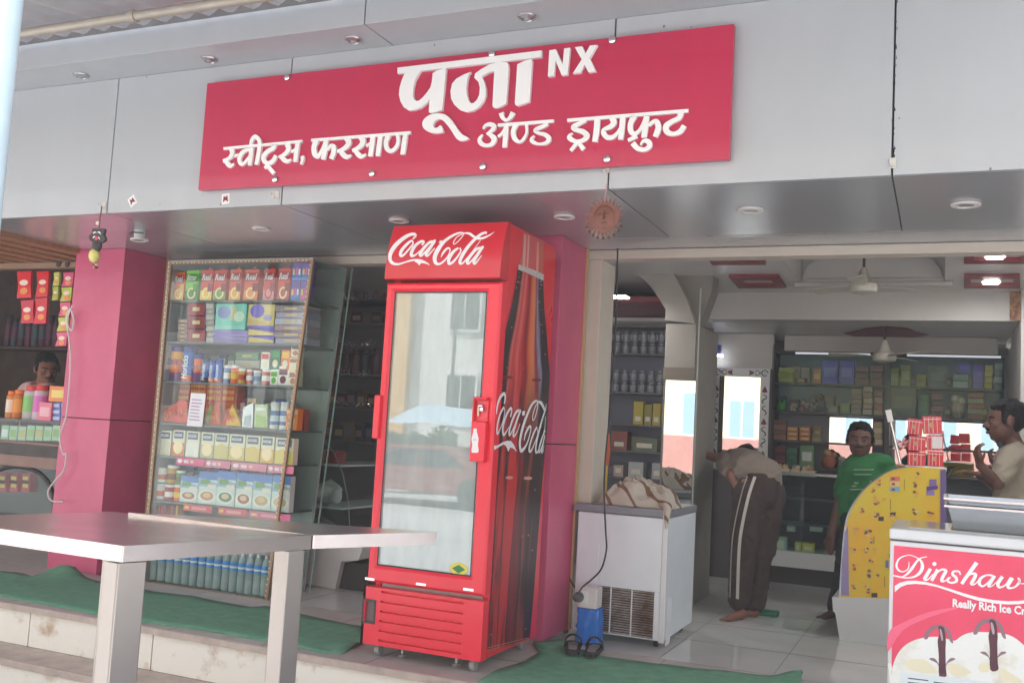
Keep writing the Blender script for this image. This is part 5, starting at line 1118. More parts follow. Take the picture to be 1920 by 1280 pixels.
G(1459, 1487, 688, 0, (196, 190, 90), "olive yellow bag stack at the left end of the top rear shelf", "s", col2=(222, 214, 120))
G(1494, 1510, 708, 0, (140, 60, 50), "low dark red pack on the top rear shelf", col2=(190, 140, 60))
G(1524, 1540, 692, 0, (206, 120, 60), "orange tin shaped packet left of the purple cartons, top rear shelf", col2=(236, 170, 110))
G(1541, 1572, 676, 0, (104, 90, 190), "purple carton, left one of the pair on the top rear shelf", col2=(150, 140, 214))
G(1574, 1602, 676, 0, (96, 84, 180), "purple carton, right one of the pair on the top rear shelf", col2=(140, 130, 206))
G(1604, 1630, 686, 0, (110, 50, 56), "dark red stack of boxes on the top rear shelf", "s", col2=(150, 90, 80))
G(1632, 1655, 684, 0, (120, 54, 56), "second dark red stack, beside the central upright, top rear shelf", "s", col2=(150, 80, 76))
G(1668, 1686, 690, 0, (176, 170, 100), "khaki bag right of the central upright on the top rear shelf", col2=(206, 200, 150))
G(1688, 1708, 684, 0, (170, 160, 90), "second khaki bag on the top rear shelf", col2=(210, 204, 160))
G(1718, 1736, 702, 0, (190, 176, 80), "low yellow carton on the top rear shelf", col2=(160, 140, 60))
G(1740, 1776, 686, 0, (96, 98, 96), "wide grey carton on the top rear shelf", col2=(130, 130, 126))
G(1786, 1816, 700, 0, (150, 160, 150), "row of small pale bottles on the top rear shelf", "s", col2=(190, 200, 190))
G(1796, 1820, 680, 0, (112, 88, 190), "violet carton behind the small bottles on the top rear shelf", y1=699, col2=(140, 110, 220))
G(1824, 1844, 684, 0, (110, 80, 196), "violet bag beside the yellow bag on the top rear shelf", col2=(140, 110, 220))
G(1846, 1862, 684, 0, (226, 186, 60), "bright yellow bag near the right end of the top rear shelf", "s", col2=(236, 200, 90))
G(1864, 1880, 680, 0, (180, 182, 186), "silver printed box at the right end of the top rear shelf", "s", col2=(140, 142, 150))
G(1454, 1474, 746, 1, (90, 190, 90), "shiny green sweets packet at the left end of the second rear shelf", "p", col2=(170, 226, 150))
G(1477, 1492, 758, 1, (206, 130, 90), "small orange sweets packet beside the green one", "p", col2=(236, 190, 140))
G(1494, 1510, 748, 1, (220, 120, 70), "orange sweets packet on the second rear shelf", "p", col2=(240, 190, 150))
G(1512, 1530, 752, 1, (200, 130, 110), "rosy sweets packet on the second rear shelf", "p", col2=(226, 190, 170))
G(1522, 1545, 736, 1, (126, 96, 70), "brown sack behind the sweets packets on the second rear shelf", "h", col2=(160, 130, 90))
G(1552, 1572, 760, 1, (130, 126, 110), "low grey tub on the second rear shelf", col2=(160, 150, 130))
G(1576, 1594, 756, 1, (150, 140, 70), "olive packet on the second rear shelf", col2=(180, 170, 110))
G(1596, 1616, 728, 1, (150, 110, 90), "tall stack of brown packets on the second rear shelf", "s", col2=(190, 150, 120))
G(1618, 1636, 724, 1, (176, 120, 100), "tall stack of rosy packets on the second rear shelf", "s", col2=(216, 180, 150))
G(1639, 1656, 732, 1, (170, 90, 80), "reddish stack against the central upright, second rear shelf", "s", col2=(200, 150, 130))
G(1668, 1718, 726, 1, (120, 104, 76), "big brown carton on the second rear shelf", col2=(140, 124, 90))
G(1666, 1712, 762, 1, (206, 160, 70), "amber bag in front of the big brown carton", "h", col2=(190, 140, 60))
G(1722, 1742, 740, 1, (70, 100, 66), "dark green carton on the second rear shelf", col2=(90, 120, 80))
G(1744, 1770, 738, 1, (130, 56, 58), "dark red carton stack on the second rear shelf", "s", col2=(90, 50, 50))
G(1780, 1812, 738, 1, (196, 160, 140), "heap of pink and white packets on the second rear shelf", "h", col2=(226, 206, 196))
G(1814, 1846, 736, 1, (160, 140, 100), "tall olive and red packet stack on the second rear shelf", "s", col2=(176, 90, 70))
G(1450, 1474, 786, 2, (140, 96, 84), "stack of brown packets at the left end of the third rear shelf", "s", col2=(170, 130, 110))
for i in range(2):
    for j in range(3): G(1475 + 23 * i, 1496 + 23 * i, 800 + 9 * j, 2, (226, 150, 70), "glinting golden biscuit pack, %s row, %s of the pair, third rear shelf" % (("top", "middle", "bottom")[j], ("left", "right")[i]), "b", y1=808 + 9 * j, col2=(250, 224, 180), grp="golden biscuit packs")
G(1522, 1540, 812, 2, (150, 140, 90), "dull olive packets right of the golden biscuit packs", "s", col2=(180, 170, 120))
G(1638, 1655, 790, 2, (190, 170, 130), "beige packet stack by the central upright, third rear shelf", "s", col2=(222, 206, 170))
G(1452, 1472, 836, 3, (136, 60, 60), "maroon tub stack at the left of the fourth rear shelf", "s", col2=(110, 44, 44))
G(1476, 1496, 838, 3, (60, 110, 90), "dark green canister on the fourth rear shelf", "s", col2=(80, 130, 110))
G(1500, 1526, 834, 3, (120, 160, 110), "white and green printed carton on the fourth rear shelf", col2=(230, 236, 232))
G(1536, 1570, 842, 3, (190, 110, 80), "heap of mixed toffees in a red bowl on the fourth rear shelf", "h", col2=(216, 170, 110))
for row, nm_ in ((0, "top"), (1, "second"), (2, "third")):
    for k in range(19):
        xx = 1458 + 22.2 * k
        if abs(xx + 8 - 1664) < 14 or (row == 2 and not 1470 < xx < 1546 and not 1636 < xx < 1650): continue
        yb_ = rowof(xx + 8, rz[row], YR + .17); hh = R.uniform(14, 34); Yq = YR + .17; w0, w1 = PX(xx, yb_ - 10, Y=Yq).x, PX(xx + R.uniform(13, 20), yb_ - 10, Y=Yq).x; z1 = PX(xx + 8, yb_ - hh, Y=Yq).z
        c_ = R.choice([(150, 100, 70), (120, 70, 60), (160, 140, 90), (100, 90, 110), (180, 150, 120), (90, 100, 80)])
        tag(MB().box(w0, w1, Yq, Yq + .07, rz[row], z1, P(*c_)).box(w0 + .015, w1 - .015, Yq - .002, Yq - .0005, rz[row] + (z1 - rz[row]) * .35, rz[row] + (z1 - rz[row]) * .7, P(*R.choice([(210, 190, 150), (190, 150, 110), (170, 160, 150)]))).build("stock_packet", loc=(w0, Yq, rz[row]), bevel=.004), "dim packet standing at the back of the %s rear shelf, %s from the left" % (nm_, ordw(k)), "packet", "packets at the back of the rear shelves")
# counters under the rear shelves
YB_ = 8.75
bc = thing("glass_counter", "long rear glass counter with a white lower shelf, behind the green shirted man", "glass counter", (PX(1500, 1000, Y=YB_).x, YB_, ZI))
a0, a1 = PX(1326, 1000, Y=YB_).x, PX(1700, 1000, Y=YB_).x
zc1 = PX(1500, 890, Y=YB_).z; zc0 = PX(1500, 1034, Y=YB_).z; zc00 = PX(1500, 1064, Y=YB_).z
MB().box(a0, a1, YB_ - .04, YB_ + .4, zc1, zc1 + .02, M("counter_steel", (170, 170, 170), .3, metal=.8)).build("counter_top", bc)
MB().box(a0, a1, YB_ + .38, YB_ + .40, ZI, zc1 - .001, M("counter_dark", (60, 52, 50), .6)).build("back_board", bc)
MB().box(a0, a1, YB_ - .03, YB_ + .379, zc00, zc0, white_p).build("white_shelf", bc)
MB().box(a0, a1, YB_ + .04, YB_ + .379, ZI, zc00 - .001, M("counter_dark")).build("plinth", bc)
for k in (1, 2): MB().box(a0, a1, YB_ + .06, YB_ + .379, zc0 + (zc1 - zc0) * k / 3, zc0 + (zc1 - zc0) * k / 3 + .012, M("shelf_grey")).build("shelf", bc)
MB().box(a0, a1, YB_ - .02, YB_ - .015, zc0 + .001, zc1 - .001, glass_m).build("front_glass", bc)
for k, (x0, x1, y0, y1, c, lb) in enumerate([(1452, 1474, 1006, 1034, (186, 196, 200), "pale blue box on the white shelf of the rear counter"), (1490, 1502, 1016, 1036, (206, 196, 110), "small yellow jar on the white shelf of the rear counter"), (1504, 1526, 1018, 1037, (226, 200, 70), "yellow box on the white shelf of the rear counter"), (1335, 1366, 1002, 1026, (170, 176, 176), "grey white box on the white shelf behind the freezer"), (1475, 1490, 986, 996, (190, 190, 190), "small white tray left on the middle counter shelf"), (1518, 1542, 985, 996, (206, 206, 206), "two white cups on the middle counter shelf")]):
    mb = MB(); Yq = YB_ + .08; pbox(mb, x0, y0, x1, y1, Yq, .1, P(*c)); pbox(mb, x0 + 4, y0 + 6, x1 - 4, y1 - 6, Yq - .002, .0015, P(230, 226, 210)); q = PX(x0, y1, Y=Yq)
    tag(mb.build("counter_box", loc=q, bevel=.004), lb, "box", "goods in the rear counter")
# heaps along the counter top, in front of the shelves
for k, (x0, x1, y0, y1, c, c2, lb) in enumerate([(1452, 1480, 868, 888, (196, 150, 90), (226, 200, 150), "tray of pale sweets at the left on the rear counter"), (1482, 1500, 872, 890, (206, 170, 120), (236, 220, 190), "second tray of pale sweets on the rear counter"), (1502, 1528, 872, 892, (190, 150, 110), (220, 196, 160), "third tray of sweets, before the red bowl")]):
    mb = MB(); Yq = YB_ + .05; pbox(mb, x0, y0 + 10, x1, y1 + 2, Yq, .14, P(226, 214, 190)); a, b = PX(x0, y0, Y=Yq), PX(x1, y1, Y=Yq)
    for i in range(10): mb.ell((rr.uniform(a.x + .02, b.x - .02), Yq + rr.uniform(.02, .12), PX(x0, y0 + 10, Y=Yq).z + rr.uniform(.0, .03)), .022, P(*(c if i % 2 else c2)), 8, 5)
    tag(mb.build("sweet_tray", loc=(a.x, Yq, b.z), smooth=40), lb, "tray", "sweet trays on the rear counter")
# framed mirror with floral border
YM = 8.7
fx0, fx1 = PX(1334, 760, Y=YM).x, PX(1442, 760, Y=YM).x
fz1, fz0 = PX(1390, 690, Y=YM).z, PX(1390, 880, Y=YM).z
fm = thing("framed_mirror", "mirror in a white frame painted with scrolls and red tulips, left of the rear shelves", "mirror", ((fx0 + fx1) / 2, YM, fz0))
MB().box(fx0 - .02, fx1 + .02, YM + .012, YM + .1, ZI, fz1 + .0, frm).build("backing", fm)
bw = (fx1 - fx0) * .155; fr_ = MB(); pw = M("frame_white", (214, 214, 216), .4)
fr_.box(fx0, fx0 + bw, YM - .01, YM + .011, fz0, fz1, pw).box(fx1 - bw, fx1, YM - .01, YM + .011, fz0, fz1, pw).box(fx0 + bw, fx1 - bw, YM - .01, YM + .011, fz1 - bw * 1.0, fz1, pw); fr_.build("frame", fm)
MB().prism([(fx0 + bw, YM - .062, fz0), (fx1 - bw, YM - .003, fz0), (fx1 - bw, YM + .01, fz0), (fx0 + bw, YM + .01, fz0)], (0, 0, fz1 - bw - fz0), mirror_m).build("mirror_glass", fm)
mb = MB(); ink, tul = P(40, 38, 44), P(120, 34, 44)
def scroll(x, z, s, fl):
    c = smooth_pts([(0, 0, 3), (.25 * fl, .2, 6), (.1 * fl, .5, 7), (-.22 * fl, .7, 6), (-.1 * fl, 1.0, 5), (.2 * fl, 1.05, 3)], 4)
    mb.ribbon([Vector((x + a * s, YM - .0105, z + b * s)) for a, b, w_ in c], [w_ * s * .02 for a, b, w_ in c], (0, -1, 0), .0008, ink)
for sx_ in (fx0 + bw * .5, fx1 - bw * .5):
    z = fz0 + .02; k = 0
    while z < fz1 - bw * 1.8:
        if k % 3 == 1:
            mb.poly([(sx_ + a * bw, YM - .0112, z + b * bw) for a, b in ((-.32, .1), (0, .0), (.32, .1), (.12, .55), (0, .75), (-.12, .55))], tul); z += bw * 1.1
        else: scroll(sx_, z, bw * .95, 1 if k % 2 else -1); z += bw * 1.25
        k += 1
for sx_ in (fx0 + bw * .55, fx1 - bw * .55):
    ring = [Vector((sx_ + bw * .32 * math.cos(a * .42), YM - .0112, fz1 - bw * .5 + bw * .32 * math.sin(a * .42))) for a in range(14)]
    mb.ribbon(ring, [bw * .11] * 14, (0, -1, 0), .0008, ink); mb.ell((sx_, YM - .011, fz1 - bw * .5), (bw * .08, .001, bw * .08), ink, 8, 4)
for t_ in (.36, .64):
    xx = fx0 + (fx1 - fx0) * t_; d = 1 if t_ > .5 else -1
    mb.poly([(xx + a * d * bw, YM - .0112, fz1 - bw * .5 + b * bw) for a, b in ((0, -.3), (.5, -.12), (.6, .0), (.5, .12), (0, .3), (.1, 0))], tul)
    for e in (-1, 1): mb.ribbon([Vector((xx + d * bw * (.7 + .12 * q), YM - .0112, fz1 - bw * .5 + e * bw * (.08 + .22 * math.sin(q * .8)))) for q in range(7)], [bw * .07] * 7, (0, -1, 0), .0008, ink)
mb.build("painted_scrolls", fm)
# pale wall with a lit niche left of and above the framed mirror
MB().box(PX(1310, 700, Y=8.9).x - .05, PX(1447, 700, Y=8.9).x, 8.9, 9.0, fz0, ZC2, white_wall).build("rear_wall", shop)
tag(pbox(pbox(MB(), 1337, 646, 1351, 664, 8.78, .04, P(70, 74, 150)), 1335, 664, 1354, 668, 8.77, .05, M("small_glow", (240, 244, 255), .4, emit=6)).build("night_lamp", loc=PX(1344, 664, Y=8.78)), "small blue lamp with a lit white base on the rear wall above the framed mirror", "lamp")
# poster at the right end of the beam
pq = [PX(a, b, Y=YBM - .01) for a, b in ((1893, 545), (1930, 545), (1930, 602), (1893, 600))]
tag(MB().prism(pq, (0, .006, 0), M("gold_poster", (190, 140, 60), .5, col2=(96, 40, 36), vs=14, thr=(.4, .6))).build("poster", loc=pq[0]), "red and gold picture hung at the right end of the white beam", "poster")
# ceiling fans
def fan(label, top, hub, span, tilt, cm):
    t = thing("ceiling_fan", label, "ceiling fan", hub, "ceiling fans")
    MB().cyl(top, (hub[0], hub[1], hub[2] + .10), .009, P(60, 50, 48)).build("rod", t)
    MB().lathe([(.018, .13), (.03, .10), (.05, .04), (.085, .02), (.092, -.01), (.085, -.035), (.03, -.05)], hub, cm, 20).build("motor", t, smooth=45)
    for k in range(3):
        a = tilt + k * 2.094; u = Vector((math.cos(a), math.sin(a), 0)); v = Vector((-u.y, u.x, 0)); h = Vector(hub)
        MB().prism([h + u * .09 - v * .03, h + u * .2 - v * .055, h + u * span - v * .06 + Vector((0, 0, -.01)), h + u * span + v * .05 + Vector((0, 0, .012)), h + u * .2 + v * .045 + Vector((0, 0, .01)), h + u * .09 + v * .02], (0, 0, .004), cm).build("blade", t)
    return t
fm_ = M("fan_cream", (196, 190, 176), .4)
fh = PX(1619, 538, Y=6.9); fan("cream ceiling fan hanging in the recess before the white beam", (fh.x, fh.y, ZC1 + .3), tuple(fh), .42, .5, fm_)
fh2 = PX(1658, 668, Y=8.3); fan("second ceiling fan under the maroon ornament at the back", (fh2.x, fh2.y, ZC2), tuple(fh2), .42, 1.1, fm_)
# ------------------------------------------------------------------ white chest freezer with cloth on its lid
fc = PX(1243, 1205, Z=.005); YZ = fc.y
fx1 = PX(1249, 1080, Y=YZ).x; fx0 = PX(1080, 1060, Y=YZ).x
fyb = PX(1313, 1170, Z=.005).y
ft = PX(1250, 957, Y=YZ).z; fl = PX(1245, 972, Y=YZ).z
fz = thing("chest_freezer", "white chest freezer with grey lid just inside the shop entrance", "chest freezer", ((fx0 + fx1) / 2, (YZ + fyb) / 2, ZI))
lidm = M("freezer_lid", (138, 138, 146), .4, var=.06)
g0, g1_ = PX(1118, 1150, Y=YZ), PX(1225, 1150, Y=YZ); gz0, gz1 = PX(1170, 1190, Y=YZ).z, PX(1170, 1103, Y=YZ).z
bz = .012
fzm = M("freezer_white", (230, 236, 242), .35, coat=.2, var=.05, vs=4)
MB().box(fx0, fx1 - .03, YZ + .012, fyb, bz, fl, fzm).box(fx0, g0.x, YZ, YZ + .0119, bz, fl - .001, fzm).box(g0.x, fx1 - .031, YZ, YZ + .0119, gz1, fl - .001, fzm).box(g1_.x, fx1 - .031, YZ, YZ + .0119, bz, gz1 - .0005, fzm).box(g0.x + .0005, g1_.x - .0005, YZ, YZ + .0119, bz, gz0, fzm).box(fx1 - .03, fx1 - .004, YZ + .012, fyb, bz, fl, fzm).build("cabinet", fz, bevel=.004)
MB().box(fx1 - .032, fx1 + .002, YZ - .006, YZ + .02, bz - .01, ft + .004, white_p).build("corner_post", fz, bevel=.006)
MB().box(fx0 - .03, fx1 - .001, YZ - .004, fyb + .01, fl + .002, ft, lidm).build("lid", fz, bevel=.008)
gr = MB(); rust = M("rusty_louvre", (196, 184, 176), .6, col2=(128, 96, 80), vs=9, thr=(.35, .6))
gr.box(g0.x, g1_.x, YZ + .009, YZ + .0115, gz0, gz1, M("grille_dark", (64, 52, 48), .7))
for k in range(19):
    z = gz0 + (gz1 - gz0) * (k + .5) / 19; gr.obox(((g0.x + g1_.x) / 2, YZ + .002, z), ((g1_.x - g0.x) / 2, 0, 0), (0, .005, -.004), (0, .0008, .001), rust)
for f in (.25, .62): gr.box(g0.x + (g1_.x - g0.x) * f - .004, g0.x + (g1_.x - g0.x) * f + .004, YZ - .006, YZ - .003, gz0, gz1, white_p)
gr.build("grille", fz)
mb = MB()
for k in range(3): mb.tube([(fx1 + .004, YZ + .05 + .035 * k, bz + .23), (fx1 + .004, YZ + .05 + .035 * k, bz + .02), (fx1 - .0, YZ + .05 + .03 * k, bz - .03)], .005, white_p, 6)
mb.build("drain_tube", fz)
for x in (fx0 + .06, fx1 - .06):
    for y in (YZ + .07, fyb - .05): MB().lathe([(.008, -.01), (.021, -.01), (.022, .01), (.008, .01)], (x, y, ZI + .0225), black_p, 14, (1, 0, 0)).build("castor", fz, smooth=40)
cp = PX(1200, 945, Y=YZ + .22)
cwm = M("blanket_cream", (192, 182, 168), .95, bump=.4, bs=60)
cm_ = cwm.node_tree; wv = cm_.nodes.new("ShaderNodeTexWave"); wv.inputs['Scale'].default_value = 3.4; wv.inputs['Distortion'].default_value = 5.0; wv.bands_direction = 'DIAGONAL'
cr_n = cm_.nodes.new("ShaderNodeValToRGB"); cr_n.color_ramp.elements[0].position = .90; cr_n.color_ramp.elements[0].color = lin((194, 184, 170)); cr_n.color_ramp.elements[1].position = .94; cr_n.color_ramp.elements[1].color = lin((128, 96, 78))
tcn = cm_.nodes.new("ShaderNodeTexCoord"); cm_.links.new(tcn.outputs['Object'], wv.inputs['Vector']); cm_.links.new(wv.outputs[0], cr_n.inputs[0]); cm_.links.new(cr_n.outputs[0], cm_.nodes["Principled BSDF"].inputs['Base Color'])
bx, by, nu, nv = .235, .17, 96, 72
gv = []
for jv in range(nv + 1):
    for iu in range(nu + 1):
        u, v = iu / nu * 2 - 1, jv / nv * 2 - 1
        e = max(0, 1 - (abs(u) ** 2.6 + abs(v) ** 2.6)); q = Vector((u * 1.7 + .4 * v, v * 1.9, 3.1)); q += Vector((noise.noise(q * 1.3), noise.noise(q * 1.3 + Vector((7, 0, 0))), 0)) * .7
        r1 = 1 - abs(noise.noise(q * 1.15)) * 2.2; r2 = 1 - abs(noise.noise(q * 2.6 + Vector((0, 0, 4)))) * 2.2
        h = e ** .5 * (.050 + .055 * max(0, .75 - abs(u + .1)) + .060 * r1 + .030 * r2)
        wob = 1 + .16 * noise.noise(Vector((u * 2, v * 2, 9)))
        gv.append((cp.x + u * bx * wob + .02 * noise.noise(q * 2), cp.y + v * by * wob, ft + .003 + max(0, h)))
blk_ = MB().add(gv, [(jv * (nu + 1) + iu, jv * (nu + 1) + iu + 1, (jv + 1) * (nu + 1) + iu + 1, (jv + 1) * (nu + 1) + iu) for jv in range(nv) for iu in range(nu)], cwm)
blk_.tube([(cp.x + .17, YZ + .10, ft + .03), (cp.x + .215, YZ + .03, ft + .022), (cp.x + .225, YZ - .012, ft - .03), (cp.x + .224, YZ - .014, ft - .10)], [.03, .028, .016, .006], cwm, 10)
tag(blk_.build("blanket", smooth=70, loc=(cp.x, cp.y, ft)), "crumpled cream blanket with brown stripes heaped on the chest freezer lid", "blanket")
# socket box, blue bag, cables
sb0, sb1 = PX(1083, 1120, Y=YZ - .16), PX(1119, 1120, Y=YZ - .16)
sbz0, sbz1 = PX(1100, 1140, Y=YZ - .16).z, PX(1100, 1100, Y=YZ - .16).z
sbx = thing("socket_box", "white electrical socket box propped on a blue bag beside the freezer", "socket box", (sb0.x, YZ - .16, sbz0))
MB().box(sb0.x, sb1.x, YZ - .16, YZ - .06, sbz0, sbz1, P(222, 218, 214)).build("box", sbx, bevel=.006)
MB().box(sb0.x + .01, sb0.x + (sb1.x - sb0.x) * .55, YZ - .165, YZ - .1605, sbz0 + .02, sbz1 - .02, P(236, 236, 234)).build("switch_plate", sbx, bevel=.002)
MB().lathe([(.028, 0), (.03, .01), (.022, .05), (.012, .055)], (sb0.x + .012, YZ - .166, sbz0 + .06), M("plug_grey", (88, 84, 84), .5), 14, (0, -1, 0)).build("plug", sbx, smooth=40)
bb0, bb1 = PX(1080, 1170, Y=YZ - .15), PX(1122, 1170, Y=YZ - .15)
bg = bmesh.new(); bmesh.ops.create_cube(bg, size=1)
bmesh.ops.subdivide_edges(bg, edges=bg.edges[:], cuts=9, use_grid_fill=True)
bzt = sbz0 - .002; wX = bb1.x - bb0.x
for v in bg.verts:
    q = v.co.copy(); n_ = noise.noise(q * 4.2) * .5 + noise.noise(q * 9) * .35
    f = 1 + .22 * n_ - .08 * (q.z + .5)
    v.co = Vector((bb0.x + wX * (.5 + q.x * f), YZ - .10 + q.y * .10 * f, ZI + (bzt - ZI) * (q.z + .5) - (0 if abs(q.z) > .49 else .004 * n_)))
me = bpy.data.meshes.new("plastic_bag"); bg.to_mesh(me); bg.free(); me.materials.append(M("blue_plastic", (50, 124, 218), .22, spec=.7, coat=.3)); me.shade_smooth()
o = bpy.data.objects.new("plastic_bag", me); COL.objects.link(o); tag(o, "crumpled blue plastic bag on the floor under the socket box", "bag")
pts = [(1158, 466), (1157, 520), (1153, 640), (1145, 760), (1135, 860), (1133, 930), (1136, 1000), (1137, 1030), (1128, 1065), (1110, 1085), (1092, 1100), (1086, 1110)]
tag(MB().tube([PX(a, b, Y=YZ - .10 - .004 * k) for k, (a, b) in enumerate(smooth_pts(pts, 4))], .005, black_p, 6).build("power_cable"), "long black cable hanging from the soffit past the white freezer to the socket box", "cable")
pts = [(1054, 960), (1055, 1020), (1060, 1060), (1070, 1088), (1084, 1108)]
tag(MB().tube([PX(a, b, Y=5.55) for a, b in smooth_pts(pts, 4)], .004, black_p, 6).build("power_cable"), "thin black cable curving down along the door jamb dado", "cable")
def slipper(label, px, py, ang):
    c = PX(px, py, Z=.016); t = thing("slipper", label, "slipper", (c.x, c.y, c.z), "black slippers on the carpet")
    u = Vector((math.cos(ang), math.sin(ang), 0)); v = Vector((-u.y, u.x, 0))
    ol = [(-.125, 0), (-.11, .032), (-.05, .036), (.03, .042), (.09, .046), (.13, .022), (.135, 0), (.13, -.022), (.09, -.044), (.03, -.04), (-.05, -.036), (-.11, -.032)]
    MB().prism([c + u * a + v * b for a, b in smooth_pts(ol, 3, True)], (0, 0, .02), M("slipper_sole", (44, 36, 36), .7)).build("sole", t, bevel=.004)
    MB().prism([c + u * a * .75 + v * b * .62 + Vector((0, 0, .0205)) for a, b in smooth_pts(ol, 3, True)], (0, 0, .001), P(150, 140, 136)).build("insole", t)
    mb = MB()
    for k in range(9):
        pass
    ar = [c + u * .055 + v * .05 * math.cos(math.pi * k / 8) + Vector((0, 0, .018 + .055 * math.sin(math.pi * k / 8))) for k in range(9)]
    ar2 = [c + u * .105 + v * .042 * math.cos(math.pi * k / 8) + Vector((0, 0, .018 + .038 * math.sin(math.pi * k / 8))) for k in range(9)]
    ar0 = [c + u * .02 + v * .048 * math.cos(math.pi * k / 8) + Vector((0, 0, .018 + .055 * math.sin(math.pi * k / 8))) for k in range(9)]
    mb.add(ar0 + ar + ar2, [(r_ * 9 + k, r_ * 9 + k + 1, r_ * 9 + k + 10, r_ * 9 + k + 9) for r_ in range(2) for k in range(8)], M("slipper_strap", (34, 28, 28), .6))
    o = mb.build("strap", t, smooth=60); sd = o.modifiers.new("th", 'SOLIDIFY'); sd.thickness = .004
slipper("black slipper, the left one of the pair on the green mat", 1074, 1217, 1.9)
slipper("black slipper, the right one of the pair on the green mat", 1112, 1222, 1.75)
tag(MB().box(*(lambda p: (p.x - .1, p.x + .1, p.y - .05, p.y + .05, ZI + .001, ZI + .035))(PX(1432, 1152, Z=ZI)), P(40, 120, 84)).build("dustpan", loc=PX(1432, 1152, Z=ZI), bevel=.012), "green plastic dustpan on the floor beside the bending man's bare foot", "dustpan")
# ------------------------------------------------------------------ yellow ice cream counter
YY = 6.55
yc = thing("ice_cream_counter", "curved ice cream counter with a yellow menu panel and white base", "ice cream counter", (PX(1680, 1100, Y=YY).x, YY, ZI))
yb = sface(YY, [(1560, 1118), (1562, 1145), (1566, 1148), (1578, 1222), (1790, 1240), (1790, 1128), (1690, 1122)])
MB().prism(yb, (0, .95, 0), M("counter_white", (206, 206, 206), .4, var=.05)).build("base", yc, bevel=.008)
yo = [(1574, 1119), (1578, 1060), (1583, 1000), (1590, 965), (1603, 940), (1622, 915), (1640, 900), (1660, 886), (1680, 878), (1700, 875), (1773, 878), (1775, 1126)]
cur = smooth_pts(yo[:10], 3) + [yo[10], yo[11]]
yel_m = M("menu_yellow", (240, 178, 26), .4, col2=(228, 200, 50), vs=1.6, thr=(.4, .6))
MB().prism(sface(YY + .004, cur), (0, .02, 0), yel_m).build("menu_panel", yc)
MB().tube(sface(YY + .004, cur[:28]), .006, chrome_m, 6).build("edge_trim", yc)
cg = sface(YY + .03, cur[:28])
mb = MB(); mb.add(cg + [p + Vector((0, .9, 0)) for p in cg], [(k, k + 1, len(cg) + k + 1, len(cg) + k) for k in range(len(cg) - 1)], glass_m); mb.build("curved_glass", yc, smooth=60)
pv = sface(YY + .002, [(1577, 1115), (1580, 1050), (1584, 1000), (1590, 985), (1592, 1116)])
MB().prism(pv, (0, -.004, 0), M("purple_film", (146, 130, 176), .3)).build("purple_strip", yc)
q = sface(YY - .0, [(1763, 880), (1774, 880), (1776, 1122), (1764, 1122)])
MB().prism(q, (0, -.003, 0), P(110, 90, 150)).build("purple_strip", yc)
mb = MB(); pal = [P(150, 92, 70), P(224, 150, 120), P(136, 84, 66), P(232, 206, 150), P(120, 88, 90), P(214, 130, 84), P(206, 190, 110), P(226, 170, 90)]
def sundae(px, py, s):
    y = YY - .001; c = PX(px, py, Y=y); k = s / 350
    for j in range(4):
        a, b = rr.uniform(-.6, .6) * k, rr.uniform(-.5, .7) * k; r0 = rr.uniform(.28, .5) * k; r1 = r0 * rr.uniform(.5, 1.0)
        mb.poly([(c.x + a + r0 * math.cos(t * .7), y - .0007 * (j + 1), c.z + b + r1 * math.sin(t * .7)) for t in range(9)], rr.choice(pal))
    mb.poly([(c.x - .5 * k, y - .004, c.z - .5 * k), (c.x + .5 * k, y - .004, c.z - .5 * k), (c.x + .25 * k, y - .004, c.z - .95 * k), (c.x - .25 * k, y - .004, c.z - .95 * k)], rr.choice(pal))
for a, b, s_ in ((1646, 906, 9), (1636, 918, 6), (1642, 938, 10), (1657, 936, 4), (1615, 955, 8), (1642, 962, 9), (1604, 995, 8), (1627, 997, 9), (1634, 1012, 7), (1600, 1030, 8), (1624, 1031, 6), (1641, 1031, 6), (1634, 1050, 7), (1602, 1062, 8), (1630, 1075, 9), (1646, 1078, 4), (1602, 1097, 8), (1628, 1104, 9), (1718, 888, 7), (1716, 908, 7), (1718, 926, 7), (1716, 958, 8), (1745, 962, 8), (1674, 965, 8), (1668, 1040, 7)): sundae(a, b, s_)
def pq_(x0, y0, x1, y1, c, k=1): y = YY - .001 - .0007 * k; mb.poly(sface(y, [(x0, y0), (x1, y0), (x1, y1), (x0, y1)]), c)
for k, c in enumerate((P(226, 120, 110), P(236, 200, 150), P(120, 180, 214))): pq_(1669, 893 + 10 * k, 1687, 901 + 10 * k, c); pq_(1672, 895 + 10 * k, 1678, 899 + 10 * k, P(150, 60, 60), 2)
pq_(1742, 898, 1756, 911, P(140, 110, 170)); mb.poly(sface(YY - .002, [(1737, 912), (1759, 910), (1758, 917), (1738, 920)]), P(90, 60, 150)); pq_(1737, 920, 1752, 928, P(150, 120, 190))
for x, y, h in ((1695, 898, 20), (1669, 935, 22), (1638, 1005, 14), (1658, 1080, 20)):
    pq_(x, y, x + 1.2, y + h, P(150, 110, 50))
pq_(1647, 968, 1657, 976, P(60, 62, 60)); pq_(1634, 1111, 1645, 1119, P(60, 62, 60)); pq_(1669, 960, 1679, 968, P(60, 56, 56)); pq_(1660, 1050, 1666, 1064, P(110, 120, 170))
mb.build("menu_lettering", yc)
MB().box(PX(1690, 876, Y=YY).x, PX(1775, 878, Y=YY).x, YY + .025, YY + .95, PX(1735, 877, Y=YY).z - .012, PX(1735, 877, Y=YY).z - .001, white_p).build("counter_top", yc)
